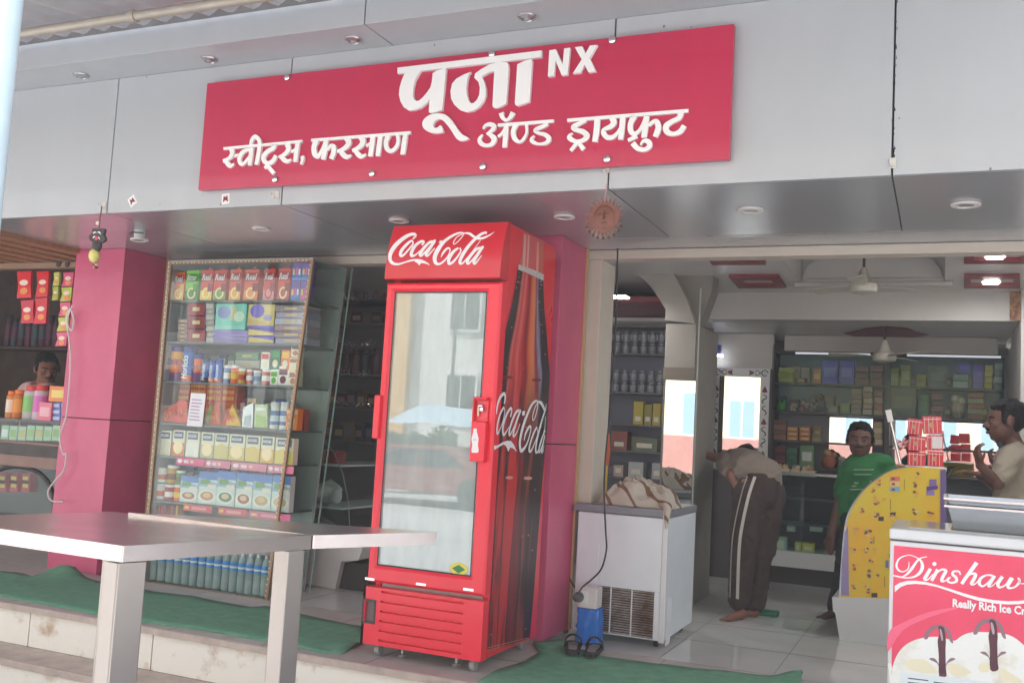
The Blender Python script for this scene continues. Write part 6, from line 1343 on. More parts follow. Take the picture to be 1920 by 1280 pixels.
# red cup packs piled on top
ztop_y = PX(1735, 876, Y=YY).z
prd = M("pack_red", (216, 30, 52), .22, var=.25, vs=18, coat=.4); prw = P(236, 214, 214, rough=.25)
def redpack(x0, y0, x1, y1, lb, rot=0, white=False, dy=0.):
    Yq = YY + .10 + dy; a, b = PX(x0, (y0 + y1) / 2, Y=Yq), PX(x1, (y0 + y1) / 2, Y=Yq); z0, z1 = PX((x0 + x1) / 2, y1, Y=Yq).z, PX((x0 + x1) / 2, y0, Y=Yq).z
    t = thing("cup_pack", lb, "pack", ((a.x + b.x) / 2, Yq, z0), "red packs piled on the ice cream counter")
    w_, h = b.x - a.x, z1 - z0; mb = MB()
    mb.box(a.x, b.x, Yq, Yq + .16, z0, z1, prd)
    for k in range(4): mb.box(a.x + w_ * (.08 + .22 * k), a.x + w_ * (.11 + .22 * k), Yq - .0012, Yq - .0003, z0 + h * .06, z0 + h * .94, prw)
    mb.poly([(a.x + w_ * (.45 + .13 * math.cos(q * .7)), Yq - .002, z0 + h * (.5 + .16 * math.sin(q * .7))) for q in range(9)], P(196, 150, 110))
    if white: mb.box(a.x + w_ * .35, a.x + w_ * .95, Yq - .003, Yq - .0022, z0 + h * .12, z0 + h * .9, P(236, 226, 230))
    mb.box(a.x + w_ * .05, a.x + w_ * .95, Yq - .0024, Yq - .0014, z0 + h * .80, z0 + h * .86, P(238, 190, 196))
    o = mb.build("wrapped_pack", t, bevel=.008); t.rotation_euler.y = rot
    return t
redpack(1702, 847, 1735, 873, "red wrapped cup pack at the bottom left of the pile")
redpack(1739, 846, 1769, 874, "red wrapped cup pack at the bottom right of the pile")
redpack(1703, 817, 1735, 845, "red wrapped cup pack in the middle layer, left", .03)
redpack(1737, 815, 1769, 844, "red cup pack with a white printed side, middle layer of the pile", -.02, True)
redpack(1700, 785, 1728, 815, "tilted red cup pack at the top left of the pile", .10)
redpack(1731, 780, 1767, 813, "red cup pack at the very top of the pile", -.05)
for k in range(2):
    c = PX(1684 + 12 * k, 833 - 3 * k, Y=YY + .12); mb = MB()
    for q in range(5): mb.tube([c + Vector((-.025 + .012 * q, 0, -.03 + .014 * (q % 3))), c + Vector((.0 + .012 * q, .02, .03 - .008 * q))], .008, prd if q % 2 else prw, 6)
    tag(mb.build("sweet_twist", loc=c, smooth=50), ("bunch of red striped twists at the left side of the red pile", "second bunch of red twists touching the red pile")[k], "sweets", "red twists")
    if True: pass
# support for the twists and the leaning wiper
wpa, wpb = PX(1665, 768, Y=YY + .05), PX(1689, 872, Y=YY + .05)
wp = thing("window_wiper", "steel wiper rod with a white head leaning beside the red packs", "wiper", tuple(wpb))
ax = (wpa - wpb)
MB().cyl(wpb, wpb + ax * .78, .009, chrome_m).build("rod", wp, smooth=40)
MB().obox(wpb + ax * .89, ax * .11, Vector((.017, 0, .004)), (0, .012, 0), P(232, 230, 228)).build("head", wp, bevel=.004)
MB().ell(wpb + Vector((-.004, 0, .0)), (.026, .02, .012), P(190, 150, 120), 10, 6).build("foot", wp, smooth=40)
# ------------------------------------------------------------------ ice cream freezer at the front right
ZF = .82
YI = PX(1680, 990, Z=ZF).y
ix0 = PX(1672, 1010, Y=YI).x; ix1 = ix0 + .95
iz1 = PX(1674, 1013, Y=YI).z
iz = thing("ice_cream_freezer", "ice cream chest freezer with a pink poster of sundaes on its front", "chest freezer", ((ix0 + ix1) / 2, YI + .3, 0))
MB().box(ix0 - .006, ix1, YI, YI + .58, .05, iz1, white_p).build("cabinet", iz, bevel=.006)
MB().box(ix0 - .004, ix1 - .01, YI + .004, YI + .575, iz1, iz1 + .006, M("grey_rubber", (74, 66, 66), .6)).build("lid_seal", iz)
MB().box(ix0 - .010, ix1, YI - .006, YI + .58, iz1 + .0061, ZF, white_p).build("lid", iz, bevel=.010)
MB().box(ix0 + .06, ix1 - .06, YI + .07, YI + .52, ZF - .001, ZF + .006, M("frosted_glass", (190, 190, 184), .12, spec=.7)).build("lid_glass", iz)
for k in range(2): MB().cyl((ix0 + .08 + .8 * k, YI + .1, .0), (ix0 + .08 + .8 * k, YI + .1, .0499), .03, black_p).cyl((ix0 + .08 + .8 * k, YI + .5, .0), (ix0 + .08 + .8 * k, YI + .5, .0499), .03, black_p).build("foot", iz)
pkm = M("poster_pink", (242, 60, 102), .3, col2=(226, 44, 84), vs=1.4, coat=.3, thr=(.3, .5))
pm_ = MB(); px0 = ix0 + .010; pz1 = PX(1700, 1024, Y=YI).z
pm_.box(px0, ix1 - .01, YI - .003, YI - .0002, .07, pz1, pkm); po = pm_.build("poster", iz)
YP = YI - .0032
mb = MB(); c8 = (1660, 1020)
strokes(mb, c8, 7.385, [
    [(328, 240, 8), (322, 320, 14), (280, 365, 16), (220, 375, 20), (170, 340, 30), (155, 280, 28), (190, 200, 24), (270, 158, 14), (350, 150, 12), (440, 185, 14), (500, 240, 36), (512, 320, 46), (470, 400, 40), (390, 450, 26), (290, 462, 18), (200, 448, 22), (108, 428, 20)], [(575, 172, 12), (500, 185, 16), (440, 230, 28), (370, 330, 38), (300, 410, 28), (230, 450, 14)],
    [(625, 335, 46), (570, 430, 48), (545, 480, 44), (590, 485, 18), (660, 410, 12)], ('P', [(680 + 30 * math.cos(a * .524), 270 + 28 * math.sin(a * .524)) for a in range(12)]),
    [(725, 345, 46), (680, 430, 44), (642, 502, 40)], [(690, 420, 14), (770, 350, 26), (840, 362, 40), (800, 440, 44), (780, 502, 40), (830, 502, 16), (880, 450, 10)],
    [(1040, 420, 18), (1020, 375, 26), (950, 372, 30), (930, 412, 36), (980, 460, 42), (980, 512, 36), (910, 530, 26), (862, 500, 30), (905, 450, 14)],
    [(1265, 250, 56), (1180, 370, 50), (1100, 480, 46), (1058, 546, 44)], [(1110, 470, 16), (1180, 410, 24), (1250, 412, 42), (1220, 490, 46), (1190, 545, 40), (1240, 548, 16), (1300, 480, 10)],
    [(1485, 430, 30), (1400, 425, 24), (1320, 470, 40), (1300, 540, 44), (1350, 578, 28), (1430, 520, 20), (1500, 440, 30)], [(1512, 432, 46), (1460, 520, 44), (1430, 578, 36), (1480, 572, 14), (1560, 500, 10)],
    [(1622, 442, 46), (1560, 540, 46), (1580, 592, 36), (1660, 562, 18), (1740, 460, 36)], [(1762, 462, 46), (1700, 560, 46), (1710, 602, 32), (1790, 590, 24), (1850, 530, 36), (1855, 480, 28), (1835, 465, 14), (1845, 500, 12), (1880, 540, 12), (1930, 538, 14), (1990, 520, 10)],
    ('P', [(130, 575), (200, 530), (300, 505), (420, 500), (560, 520), (720, 560), (900, 615), (1100, 680), (1300, 735), (1500, 770), (1700, 785), (1850, 780), (1990, 765), (1990, 805), (1850, 825), (1700, 830), (1500, 815), (1300, 780), (1100, 722), (900, 650), (720, 590), (560, 555), (420, 545), (300, 555), (210, 590), (130, 660)])],
    Y=YP, dep=.0004, m=P(246, 246, 246))
r0, r1 = PX(1786, 1140, Y=YP - .001), PX(1955, 1140, Y=YP - .001); r2 = PX(1786, 1122, Y=YP - .001)
mb.text("Really Rich Ice Cream", r0 + Vector((0, -.0005, -.004)), (r1.x - r0.x, 0, 0), (0, 0, (r2.z - r0.z) * 1.15), P(246, 246, 246), .035)
mb.build("poster_lettering", po)
mb = MB(); c9 = (1640, 1120); k9 = 6.857
def ic(pts, m, lay, sm_=True):
    q = [PX(c9[0] + a / k9, c9[1] + b / k9, Y=YP) for a, b in (smooth_pts(pts, 3, True) if sm_ else pts)]
    mb.prism([p + Vector((0, -.0005 * lay, 0)) for p in q], (0, -.0004, 0), m)
icw, icc, cho, chl = M('scoop_white', (242, 244, 240), .4, col2=(224, 218, 196), vs=9, thr=(.30, .5)), P(236, 230, 200), P(96, 56, 66), P(150, 120, 130)
ic([(172, 690), (360, 420), (700, 250), (1100, 120), (700, 180), (340, 330), (185, 440)], P(250, 110, 140), 0)
ic([(200, 1500), (210, 1100), (240, 850), (330, 670), (470, 560), (640, 510), (820, 500), (980, 540), (1040, 545), (1130, 480), (1260, 440), (1440, 440), (1620, 450), (1780, 500), (1920, 610), (2100, 800), (2200, 1100), (2200, 1500)], icw, 1)
for a in ([(400, 820), (560, 780), (700, 830), (800, 960), (500, 940)], [(930, 850), (1100, 870), (1250, 960), (1000, 1000)], [(1340, 860), (1460, 830), (1470, 940), (1360, 950)], [(1600, 900), (1800, 1000), (1900, 1090), (1650, 1060)]): ic(a, icc, 2)
for ox, oy, s_ in ((820, 345, 1.0), (1475, 262, 1.12)):
    ic([(ox - 185 * s_, oy + 175 * s_), (ox - 150 * s_, oy + 80 * s_), (ox - 60 * s_, oy + 10 * s_), (ox + 60 * s_, oy + 5 * s_), (ox + 150 * s_, oy + 90 * s_), (ox + 190 * s_, oy + 230 * s_), (ox + 150 * s_, oy + 210 * s_), (ox + 100 * s_, oy + 90 * s_), (ox + 50 * s_, oy + 60 * s_), (ox - 40 * s_, oy + 50 * s_), (ox - 110 * s_, oy + 110 * s_), (ox - 140 * s_, oy + 180 * s_)], chl, 3)
    ic([(ox, oy + 20), (ox + 70 * s_, oy + 40), (ox + 95 * s_, oy + 200 * s_), (ox + 90 * s_, oy + 320), (ox + 95 * s_, oy + 560), (ox + 100 * s_, oy + 660), (ox + 10 * s_, oy + 660), (ox + 5 * s_, oy + 400), (ox - 10 * s_, oy + 200 * s_), (ox + 15, oy + 120)], cho, 4)
    ic([(ox + 15, oy + 60), (ox + 40 * s_, oy + 70), (ox + 60 * s_, oy + 180), (ox + 40, oy + 200)], P(190, 170, 180), 5)
    for e in (-1, 1): ic([(ox + 50 + e * 170, oy + 440), (ox + 50 + e * 100, oy + 430), (ox + 50 + e * 40, oy + 520), (ox + 50 + e * 30, oy + 600), (ox + 50 + e * 60, oy + 500)], chl, 4)
ic([(330, 945), (1500, 1085), (1500, 1500), (320, 1500)], P(228, 238, 240), 6, False)
for a, b, l in ((430, 1022, 260), (430, 1074, 200), (760, 1072, 240), (1020, 1100, 200)): ic([(a, b), (a + l, b + .12 * l), (a + l, b + .12 * l + 14), (a, b + 14)], P(70, 74, 84), 7, False)
ic([(170, 850), (210, 845), (225, 900), (215, 1000), (240, 1400), (200, 1400), (190, 1000)], icw, 2)
mb.build("poster_picture", po)
# steel trays stacked on that freezer
def tray(label, zb, h, dx):
    t = thing("steel_tray", label, "tray", (ix0 + .2, YI + .1, zb), "steel trays on the ice cream freezer")
    x0, x1, y0, y1 = tx0 + dx, tx0 + dx + .62, YI + .12, YI + .50; th = .003; m = M("tray_steel", (206, 208, 210), .22, metal=.9, aniso=.3, var=.06)
    mb = MB(); s = .025
    lo = [(x0 + s, y0 + s, zb), (x1 - s, y0 + s, zb), (x1 - s, y1 - s, zb), (x0 + s, y1 - s, zb)]; hi = [(x0, y0, zb + h), (x1, y0, zb + h), (x1, y1, zb + h), (x0, y1, zb + h)]
    lo2 = [(a + (th if a < x0 + .1 else -th), b + (th if b < y0 + .1 else -th), zb + th) for a, b, c in lo]; hi2 = [(a + (th if a < x0 + .1 else -th), b + (th if b < y0 + .1 else -th), zb + h) for a, b, c in hi]
    mb.add(lo + hi + lo2 + hi2, [(0, 1, 2, 3), (8, 9, 10, 11)] + [(k, (k + 1) % 4, 4 + (k + 1) % 4, 4 + k) for k in range(4)] + [(8 + k, 8 + (k + 1) % 4, 12 + (k + 1) % 4, 12 + k) for k in range(4)], m); mb.build("pan", t, bevel=.002)
    o_ = [(x0 - .014, y0 - .014), (x1 + .014, y0 - .014), (x1 + .014, y1 + .014), (x0 - .014, y1 + .014)]; i_ = [(x0 - .0, y0 - .0), (x1 + .0, y0 - .0), (x1 + .0, y1 + .0), (x0 - .0, y1 + .0)]
    r_ = MB(); z = zb + h
    r_.add([(a, b, z + .0005) for a, b in o_] + [(a, b, z + .0005) for a, b in i_] + [(a, b, z - .008) for a, b in o_], [(k, (k + 1) % 4, 4 + (k + 1) % 4, 4 + k) for k in range(4)] + [(k, (k + 1) % 4, 8 + (k + 1) % 4, 8 + k) for k in range(4)], m); r_.build("rim", t)
tx0 = PX(1776, 990, Y=YI + .12).x
zt0 = ZF + .007
tray("deep steel tray resting on the ice cream freezer, lower of the two", zt0, PX(1800, 948, Y=YI + .12).z - zt0, 0)
tray("steel tray nested in the other one on the ice cream freezer, upper of the two", zt0 + .045, PX(1800, 934, Y=YI + .12).z - zt0 - .045, -.002)
# ------------------------------------------------------------------ small fittings of the fascia and soffit
def downlight(label, p, r, drop=0., tilt=None, grp="round downlights in the grey soffit"):
    t = thing("downlight", label, "downlight", p, grp)
    MB().lathe([(r * .62, -.004), (r * .66, -.012), (r, -.010), (r * 1.02, -.004), (r * .98, -.0006)], (p[0], p[1], p[2] - drop), P(226, 220, 214), 26).build("ring", t, smooth=40)
    MB().lathe([(.001, -.0075), (r * .62, -.0078), (r * .62, -.002), (.001, -.002)], (p[0], p[1], p[2] - drop), M("lens_grey", (150, 150, 148), .15, spec=.8), 22).build("lens", t)
    if drop:
        MB().lathe([(r * .55, -drop), (r * .62, -drop + .02), (r * .62, -.001), (.01, -.0008)], p, P(214, 216, 214), 20).build("can", t, smooth=40)
        MB().tube([(p[0] - r * .9, p[1] - .03, p[2] - drop * .45), (p[0], p[1] - .06, p[2] - drop * .42), (p[0] + r * .95, p[1] - .02, p[2] - drop * .5)], .004, black_p, 6).build("spring_clip", t)
        t.rotation_euler = (0, rad(-4), 0)
for k, (x, y) in enumerate(((490, 429), (748, 414), (1058, 407), (1407, 394), (1811, 384))):
    p = PX(x, y, Z=ZS - .005); downlight(("white downlight above the display case", "white downlight partly hidden by the top of the cooler", "white downlight right of the cooler, by the hanging sun face", "white downlight over the shop entrance", "rightmost white downlight, over the ice cream counter")[k], (p.x, p.y, ZS), .062 if k > 2 else .055)
p = PX(258, 452, Y=PX(260, 440, Z=ZS).y); p2 = PX(262, 432, Z=ZS)
downlight("downlight hanging loose out of the soffit with its spring clip showing, above the pillar", (p2.x, p2.y, ZS), .055, .055)
for k, (x, y) in enumerate(((152, 141), (393, 111), (663, 74), (988, 31))):
    p = PX(x, y, Z=ZT); t = thing("spotlight", "silver spotlight, %s from the left under the fascia overhang" % ordw(k), "spotlight", (p.x, p.y, ZT), "silver spotlights under the overhang")
    MB().lathe([(.001, -.010), (.022, -.010), (.026, -.016), (.044, -.008), (.046, -.0006)], (p.x, p.y, ZT), M("spot_silver", (176, 174, 176), .25, metal=.8), 20).build("ring", t, smooth=50)
    MB().ell((p.x, p.y, ZT - .010), (.018, .018, .012), M("lens_grey"), 10, 6).build("lens", t, smooth=60)
for k, (x, y) in enumerate(((195, 386), (519, 366), (1138, 316), (1674, 306))):
    p = PX(x, y, Y=YF - .006); t = MB().box(p.x - .012, p.x + .012, YF - .006, YF - .0005, p.z - .02, p.z + .022, P(206, 200, 190)).tube([(p.x, YF - .006, p.z - .012), (p.x - .004, YF - .026, p.z - .02), (p.x - .012, YF - .034, p.z - .006), (p.x - .014, YF - .03, p.z + .008)], .003, chrome_m, 6).build("wall_hook", loc=p, smooth=40)
    tag(t, ("hook holding the black face charm above the left pillar", "empty hook under the lower left of the pink sign", "hook holding the copper sun face", "hook on the dark panel joint at the right")[k], "hook", "hooks along the fascia edge")
for k, (x, y, a) in enumerate(((248, 377, .6), (423, 373, .08))):
    p = PX(x, y, Y=YF - .001); s_ = .026; c_, d_ = math.cos(a), math.sin(a)
    q = lambda u, v, e: (p.x + u * c_ - v * d_, YF - .0006 - e, p.z + u * d_ + v * c_)
    mb = MB().prism([q(-s_, -s_ * 1.1, .0), q(s_, -s_ * 1.1, 0), q(s_, s_ * 1.1, 0), q(-s_, s_ * 1.1, 0)], (0, -.0008, 0), P(236, 232, 230))
    mb.poly([q(-.018, -.02, .0016), q(.0, -.006, .0016), (q(.018, -.02, .0016)), q(.012, .02, .0016), q(0, .008, .0016), q(-.012, .02, .0016)], P(120, 44, 56))
    tag(mb.build("sticker", loc=p), ("small tilted white sticker with a dark red mark, left of the pink sign", "small upright white sticker with a dark red mark, under the pink sign")[k], "sticker", "small stickers on the fascia")
mb = MB(); gm_ = M("grime", (108, 106, 104), .8)
for (x, y) in ((1296, 52), (1686, 222), (1857, 317), (1030, 140), (1245, 50), (815, 85), (780, 77), (300, 384), (414, 383), (1679, 142), (740, 130), (275, 145)):
    p = PX(x, y, Y=YF); r_ = R.uniform(.003, .006); mb.poly([(p.x + r_ * math.cos(k), YF - .0004, p.z + r_ * 1.5 * math.sin(k)) for k in range(6)], gm_)
for k in range(26):
    z = R.uniform(ZS + .02, ZT - .05); x = seams[3] + R.uniform(-.006, .006); mb.poly([(x, YF - .0005, z), (x + R.uniform(.004, .012), YF - .0005, z + .006), (x + .003, YF - .0005, z + R.uniform(.01, .03))], joint_m)
mb.build("grime_speck", shop)
mb = MB()
for k in range(14):
    x = PX(1110 + 55 * k, 436, Z=ZS).x; w_ = R.uniform(.04, .2); mb.poly([(x, YS2 - .004, ZS - .0006), (x + w_, YS2 - .004, ZS - .0006), (x + w_, YS2 + .002 + R.uniform(0, .004), ZS - .0006), (x, YS2 + .002, ZS - .0006)], P(190, 188, 184))
mb.build("sealant", shop)
# black face charm with lime
YH = YF - .03
ch = thing("hanging_charm", "black demon face charm with a lime hanging from a fascia hook", "charm", tuple(PX(190, 388, Y=YH)))
MB().tube([PX(191, 386, Y=YH), PX(188, 405, Y=YH), PX(186, 425, Y=YH), PX(182, 470, Y=YH), PX(178, 500, Y=YH)], .0035, P(110, 60, 54), 6).build("cord", ch)
def chp(a, b): return PX(150 + a / 9.144, 370 + b / 9.144, Y=YH)
blk = M("charm_black", (52, 48, 46), .6)
face = smooth_pts([(230, 540), (330, 545), (430, 540), (432, 610), (415, 650), (448, 700), (430, 760), (360, 780), (300, 785), (230, 775), (170, 710), (195, 640), (232, 610)], 2, True)
MB().prism([chp(a, b) + Vector((0, -.008, 0)) for a, b in face], (0, .016, 0), blk).build("face", ch, bevel=.003)
mb = MB()
for pts in ([(248, 625, 14), (275, 600, 18), (300, 612, 12)], [(325, 605, 14), (350, 600, 18), (378, 632, 12)], [(245, 700, 18), (280, 672, 16)], [(335, 690, 18), (362, 720, 16)]): mb.ribbon([chp(a, b) + Vector((0, -.009, 0)) for a, b, w_ in pts], [w_ * .00042 for a, b, w_ in pts], (0, -1, 0), .002, P(236, 230, 226))
mb.poly([chp(a, b) + Vector((0, -.0105, 0)) for a, b in ((290, 670), (320, 670), (325, 740), (300, 748), (275, 735))], P(206, 60, 90)); mb.build("painted_features", ch)
c = chp(290, 835); MB().ell(c, (.034, .022, .036), blk, 14, 9).build("black_bead", ch, smooth=60)
c = chp(248, 1000); MB().ell(c, (.032, .032, .042), M("lime_skin", (214, 206, 120), .45, bump=.2, bs=90), 14, 9).build("lime", ch, smooth=60)
c = chp(262, 1180); mb = MB()
for k in range(5): mb.ell(c + Vector((rr.uniform(-.018, .016), 0, rr.uniform(-.016, .014))), (.014, .012, .01), rr.choice([P(196, 176, 150), P(140, 50, 50), P(170, 160, 150)]), 8, 5)
mb.build("dried_chillies", ch, smooth=50)
c = chp(305, 440); MB().ell(c, (.014, .01, .013), P(226, 210, 196), 8, 6).build("shell", ch, smooth=50)
# copper sun face
su = PX(1133, 407, Y=YH)
sun_o = thing("sun_face", "copper sun face ornament hanging from a fascia hook over the entrance", "ornament", tuple(su))
cop = M("copper", (124, 78, 66), .5, metal=.4, var=.2, vs=20)
MB().tube([PX(1138, 330, Y=YH), PX(1136, 355, Y=YH), PX(1134, 378, Y=YH)], .0025, P(190, 130, 140), 6).build("cord", sun_o)
MB().ell(su, (.062, .016, .068), cop, 22, 12).build("face_disc", sun_o, smooth=60)
mb = MB().lathe([(.064, -.004), (.082, -.004), (.084, .004), (.064, .004)], su, cop, 30, (0, -1, 0))
for k in range(26):
    a = k / 26 * 6.283; u = Vector((math.cos(a), 0, math.sin(a))); v = Vector((-u.z, 0, u.x))
    mb.prism([su + u * .080 - v * .007 + Vector((0, -.002, 0)), su + u * .098 + v * .002 + Vector((0, -.002, 0)), su + u * .112 + v * .008 + Vector((0, -.002, 0)), su + u * .098 + v * .010 + Vector((0, -.002, 0)), su + u * .080 + v * .006 + Vector((0, -.002, 0))], (0, .004, 0), cop)
mb.build("rays", sun_o)
mb = MB().tube([su + Vector((.002, -.016, .03)), su + Vector((0, -.021, 0)), su + Vector((.004, -.022, -.012))], [.004, .007, .009], cop, 8).ell(su + Vector((0, -.014, -.034)), (.022, .006, .006), cop, 10, 6)
for e in (-1, 1): mb.ell(su + Vector((e * .024, -.014, .014)), (.012, .005, .006), cop, 10, 6)
mb.build("features", sun_o, smooth=60)
mb = MB()
for k in range(9): a = math.pi * (1.12 + .76 * k / 8); mb.lathe([(.004, .008), (.006, 0), (.010, -.008)], su + Vector((.105 * math.cos(a), -.002, .105 * math.sin(a) - .012)), cop, 8)
mb.build("bells", sun_o)
sun_o.scale = (.82, .82, .82)
# ------------------------------------------------------------------ snack stall on the left
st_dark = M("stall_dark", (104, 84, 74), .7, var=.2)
sh2 = thing("stall_building", "snack stall room left of the pink pillar with dark back wall and slatted ceiling", "stall", (-7.5, 6, 0))
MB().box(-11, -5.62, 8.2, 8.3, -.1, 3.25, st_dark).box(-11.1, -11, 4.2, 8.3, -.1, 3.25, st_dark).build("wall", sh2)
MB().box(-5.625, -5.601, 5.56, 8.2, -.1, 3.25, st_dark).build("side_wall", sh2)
MB().box(-11, -5.63, 5.151, 8.2, -.12, 0, plat_m).build("floor", sh2)
zs0 = PX(60, 470, Y=5.4).z
wslat = M("orange_wood", (170, 122, 86), .5, var=.2, vs=4, stretch=(.4, 8, 1))
for k in range(34):
    x = xs_l - .012 - .098 * k; MB().box(x - .088, x, YF + .04, 5.56, ZS - .03 + .012 * (k % 2), ZS + .02, wslat).build("ceiling_slat", sh2)
MB().box(-11, -5.77, 5.44, 5.52, PX(60, 503, Y=5.44).z, ZS - .031, M("stall_beam", (150, 120, 96), .6)).build("front_beam", sh2)
mb = MB()
for e in (110, 126): c = PX(e, 495, Y=5.435); mb.lathe([(.014, 0), (.024, 0), (.024, .004), (.014, .004)], c, P(60, 48, 44), 12, (0, -1, 0))
mb.build("beam_hooks", sh2)
YQ = 5.75
qx1 = PX(136, 830, Y=YQ).x; z_ct = PX(60, 787, Y=YQ).z; z_c2 = PX(60, 828, Y=YQ).z; z_c3 = PX(60, 876, Y=YQ).z; z_c4 = PX(60, 968, Y=YQ).z; z_c5 = PX(60, 1052, Y=YQ).z
sc = thing("stall_counter", "stall counter with a glass topped case, wooden rails and an arched glass front", "counter", (-7, YQ, 0))
pinkw = M("stall_wood", (150, 116, 104), .45, var=.2, vs=5)
MB().box(-10, qx1, YQ, YQ + .5, z_ct - .02, z_ct, M("shelf_grey")).build("counter_top", sc)
MB().box(-10, qx1, YQ, YQ + .006, z_c2, z_ct - .021, glass_m).build("top_glass", sc)
MB().box(-10, qx1 + .02, YQ - .03, YQ + .5, z_c3, z_c2 - .001, pinkw).box(-10, qx1 + .02, YQ - .045, YQ - .031, (z_c2 + z_c3) / 2 - .01, z_c2 - .02, M("dusty_plaster")).build("wooden_rail", sc, bevel=.005)
MB().box(-10, qx1 + .01, YQ + .06, YQ + .5, z_c5, z_c5 + .02, pinkw).build("lower_shelf", sc)
MB().box(-10, qx1 + .01, YQ + .48, YQ + .5, z_c5, z_c3, P(96, 92, 90)).build("back_board", sc)
MB().box(-10, qx1 + .02, YQ - .03, YQ + .5, .05, z_c5 - .001, P(176, 160, 150)).build("base", sc, bevel=.005)
MB().box(qx1 - .03, qx1 + .02, YQ - .032, YQ + .02, 0, z_c3 - .001, P(170, 60, 96)).build("corner_post", sc)
ap = [PX(a, b, Y=YQ) for a, b in smooth_pts([(-60, 960), (-40, 905), (-5, 882), (30, 874), (70, 884), (96, 915), (104, 966)], 4)]
MB().tube(ap, .018, M("arch_trim", (56, 44, 42), .5), 8).build("arched_frame", sc, smooth=50)
MB().box(-10, qx1, YQ + .001, YQ + .005, z_c5 + .02, z_c3 - .002, glass_m).build("front_glass", sc)
for k in range(6):
    x = PX(4 + 22 * (k % 3), 895 + 14 * (k // 3), Y=YQ + .12)
    tag(MB().box(x.x - .045, x.x + .045, YQ + .12, YQ + .2, x.z - .055, x.z + .04, P(206, 40, 36)).box(x.x - .03, x.x + .03, YQ + .117, YQ + .1195, x.z - .02, x.z + .01, P(240, 190, 80)).build("snack_box", loc=x, bevel=.003), "small red snack box behind the arched glass, %s row, %s from the left" % (("upper", "lower")[k // 3], ordw(k % 3)), "box", "red boxes behind the arched glass")
c = PX(70, 958, Y=YQ + .2); cloth_heap("pink_packets", "heap of pink plastic packets low behind the arched glass", "packets", (c.x, c.y, z_c5 + .022), (.42, .2, .13), 8, M("pink_plastic", (226, 150, 206), .3, var=.25, vs=20), vox=.016, seed=21)
def item(nm, lb, cat, x0, y0, x1, y1, Y, dep, c, c2, grp=None, cy=False, cap=None):
    a, b = PX(x0, (y0 + y1) / 2, Y=Y), PX(x1, (y0 + y1) / 2, Y=Y); z0, z1 = PX((x0 + x1) / 2, y1, Y=Y).z, PX((x0 + x1) / 2, y0, Y=Y).z
    w_, h = b.x - a.x, z1 - z0; mb = MB()
    if cy:
        r = w_ / 2; cc = ((a.x + b.x) / 2, Y + r, z0)
        mb.lathe([(r * .9, 0), (r, .008), (r, h * .25)], cc, P(*c), 14).lathe([(r * 1.01, h * .25), (r * 1.01, h * .7)], cc, P(*c2), 14).lathe([(r, h * .7), (r * .95, h * .84), (r * .7, h * .86)], cc, P(*c), 14)
        o = mb.build(nm, smooth=40, loc=cc); MB().lathe([(r * .8, h * .86), (r * .82, h * .99), (r * .7, h)], cc, P(*(cap or (220, 70, 60))), 14).build("lid", o, smooth=40)
    else:
        mb.box(a.x, b.x, Y, Y + dep, z0, z1, P(*c)).box(a.x + w_ * .12, b.x - w_ * .12, Y - .002, Y - .0005, z0 + h * .25, z0 + h * .75, P(*c2)); o = mb.build(nm, loc=(a.x, Y, z0), bevel=.003)
    return tag(o, lb, cat, grp)
gj = "jars and boxes on the stall counter"
item("snack_jar", "jar of orange candy with an orange lid, leftmost on the stall counter", "jar", 6, 732, 20, 786, YQ + .03, .1, (214, 140, 80), (240, 220, 200), gj, True, (240, 120, 40))
item("snack_jar", "orange candy jar, second on the stall counter", "jar", 18, 730, 34, 787, YQ + .03, .1, (206, 120, 50), (236, 150, 70), gj, True, (240, 120, 40))
item("snack_jar", "tall jar with a green label and pink lid on the stall counter", "jar", 36, 722, 58, 788, YQ + .03, .1, (196, 190, 190), (140, 206, 120), gj, True, (226, 70, 80))
item("snack_jar", "tall jar with a magenta label and red lid on the stall counter", "jar", 55, 721, 76, 789, YQ + .03, .1, (214, 190, 200), (226, 120, 200), gj, True, (226, 60, 60))
item("snack_jar", "clear jar with a red lid half hidden behind the pink cartons", "jar", 74, 722, 92, 789, YQ + .12, .1, (200, 196, 200), (214, 206, 210), gj, True, (216, 50, 50))
item("snack_carton", "pink carton on the stall counter before the blue boxes", "carton", 72, 754, 96, 789, YQ + .02, .08, (236, 130, 150), (246, 190, 200), gj)
item("snack_carton", "yellow and orange carton on top of the blue boxes at the stall", "carton", 92, 724, 132, 753, YQ + .04, .1, (240, 150, 90), (246, 220, 130), gj)
for k in range(6): item("soap_box", "small blue and white box at the stall, %s row, %s of its row" % (("top", "middle", "bottom")[k // 2], ("left", "right")[k % 2]), "box", 97 + 17 * (k % 2), 754 + 12 * (k // 2), 113 + 17 * (k % 2), 765.6 + 12 * (k // 2), YQ + .04, .08, (120, 140, 206), (206, 214, 236), "blue boxes on the stall counter")
for k in range(8): item("snack_sachet", "pale sachet behind the glass below the stall counter top, %s from the left" % ordw(k), "sachet", 2 + 16 * k, 797 + (k % 3), 16 + 16 * k, 826, YQ + .03, .04, R.choice([(206, 214, 196), (226, 220, 200), (190, 206, 180)]), R.choice([(170, 196, 120), (226, 190, 120), (240, 240, 236)]), "sachets under the stall counter glass")
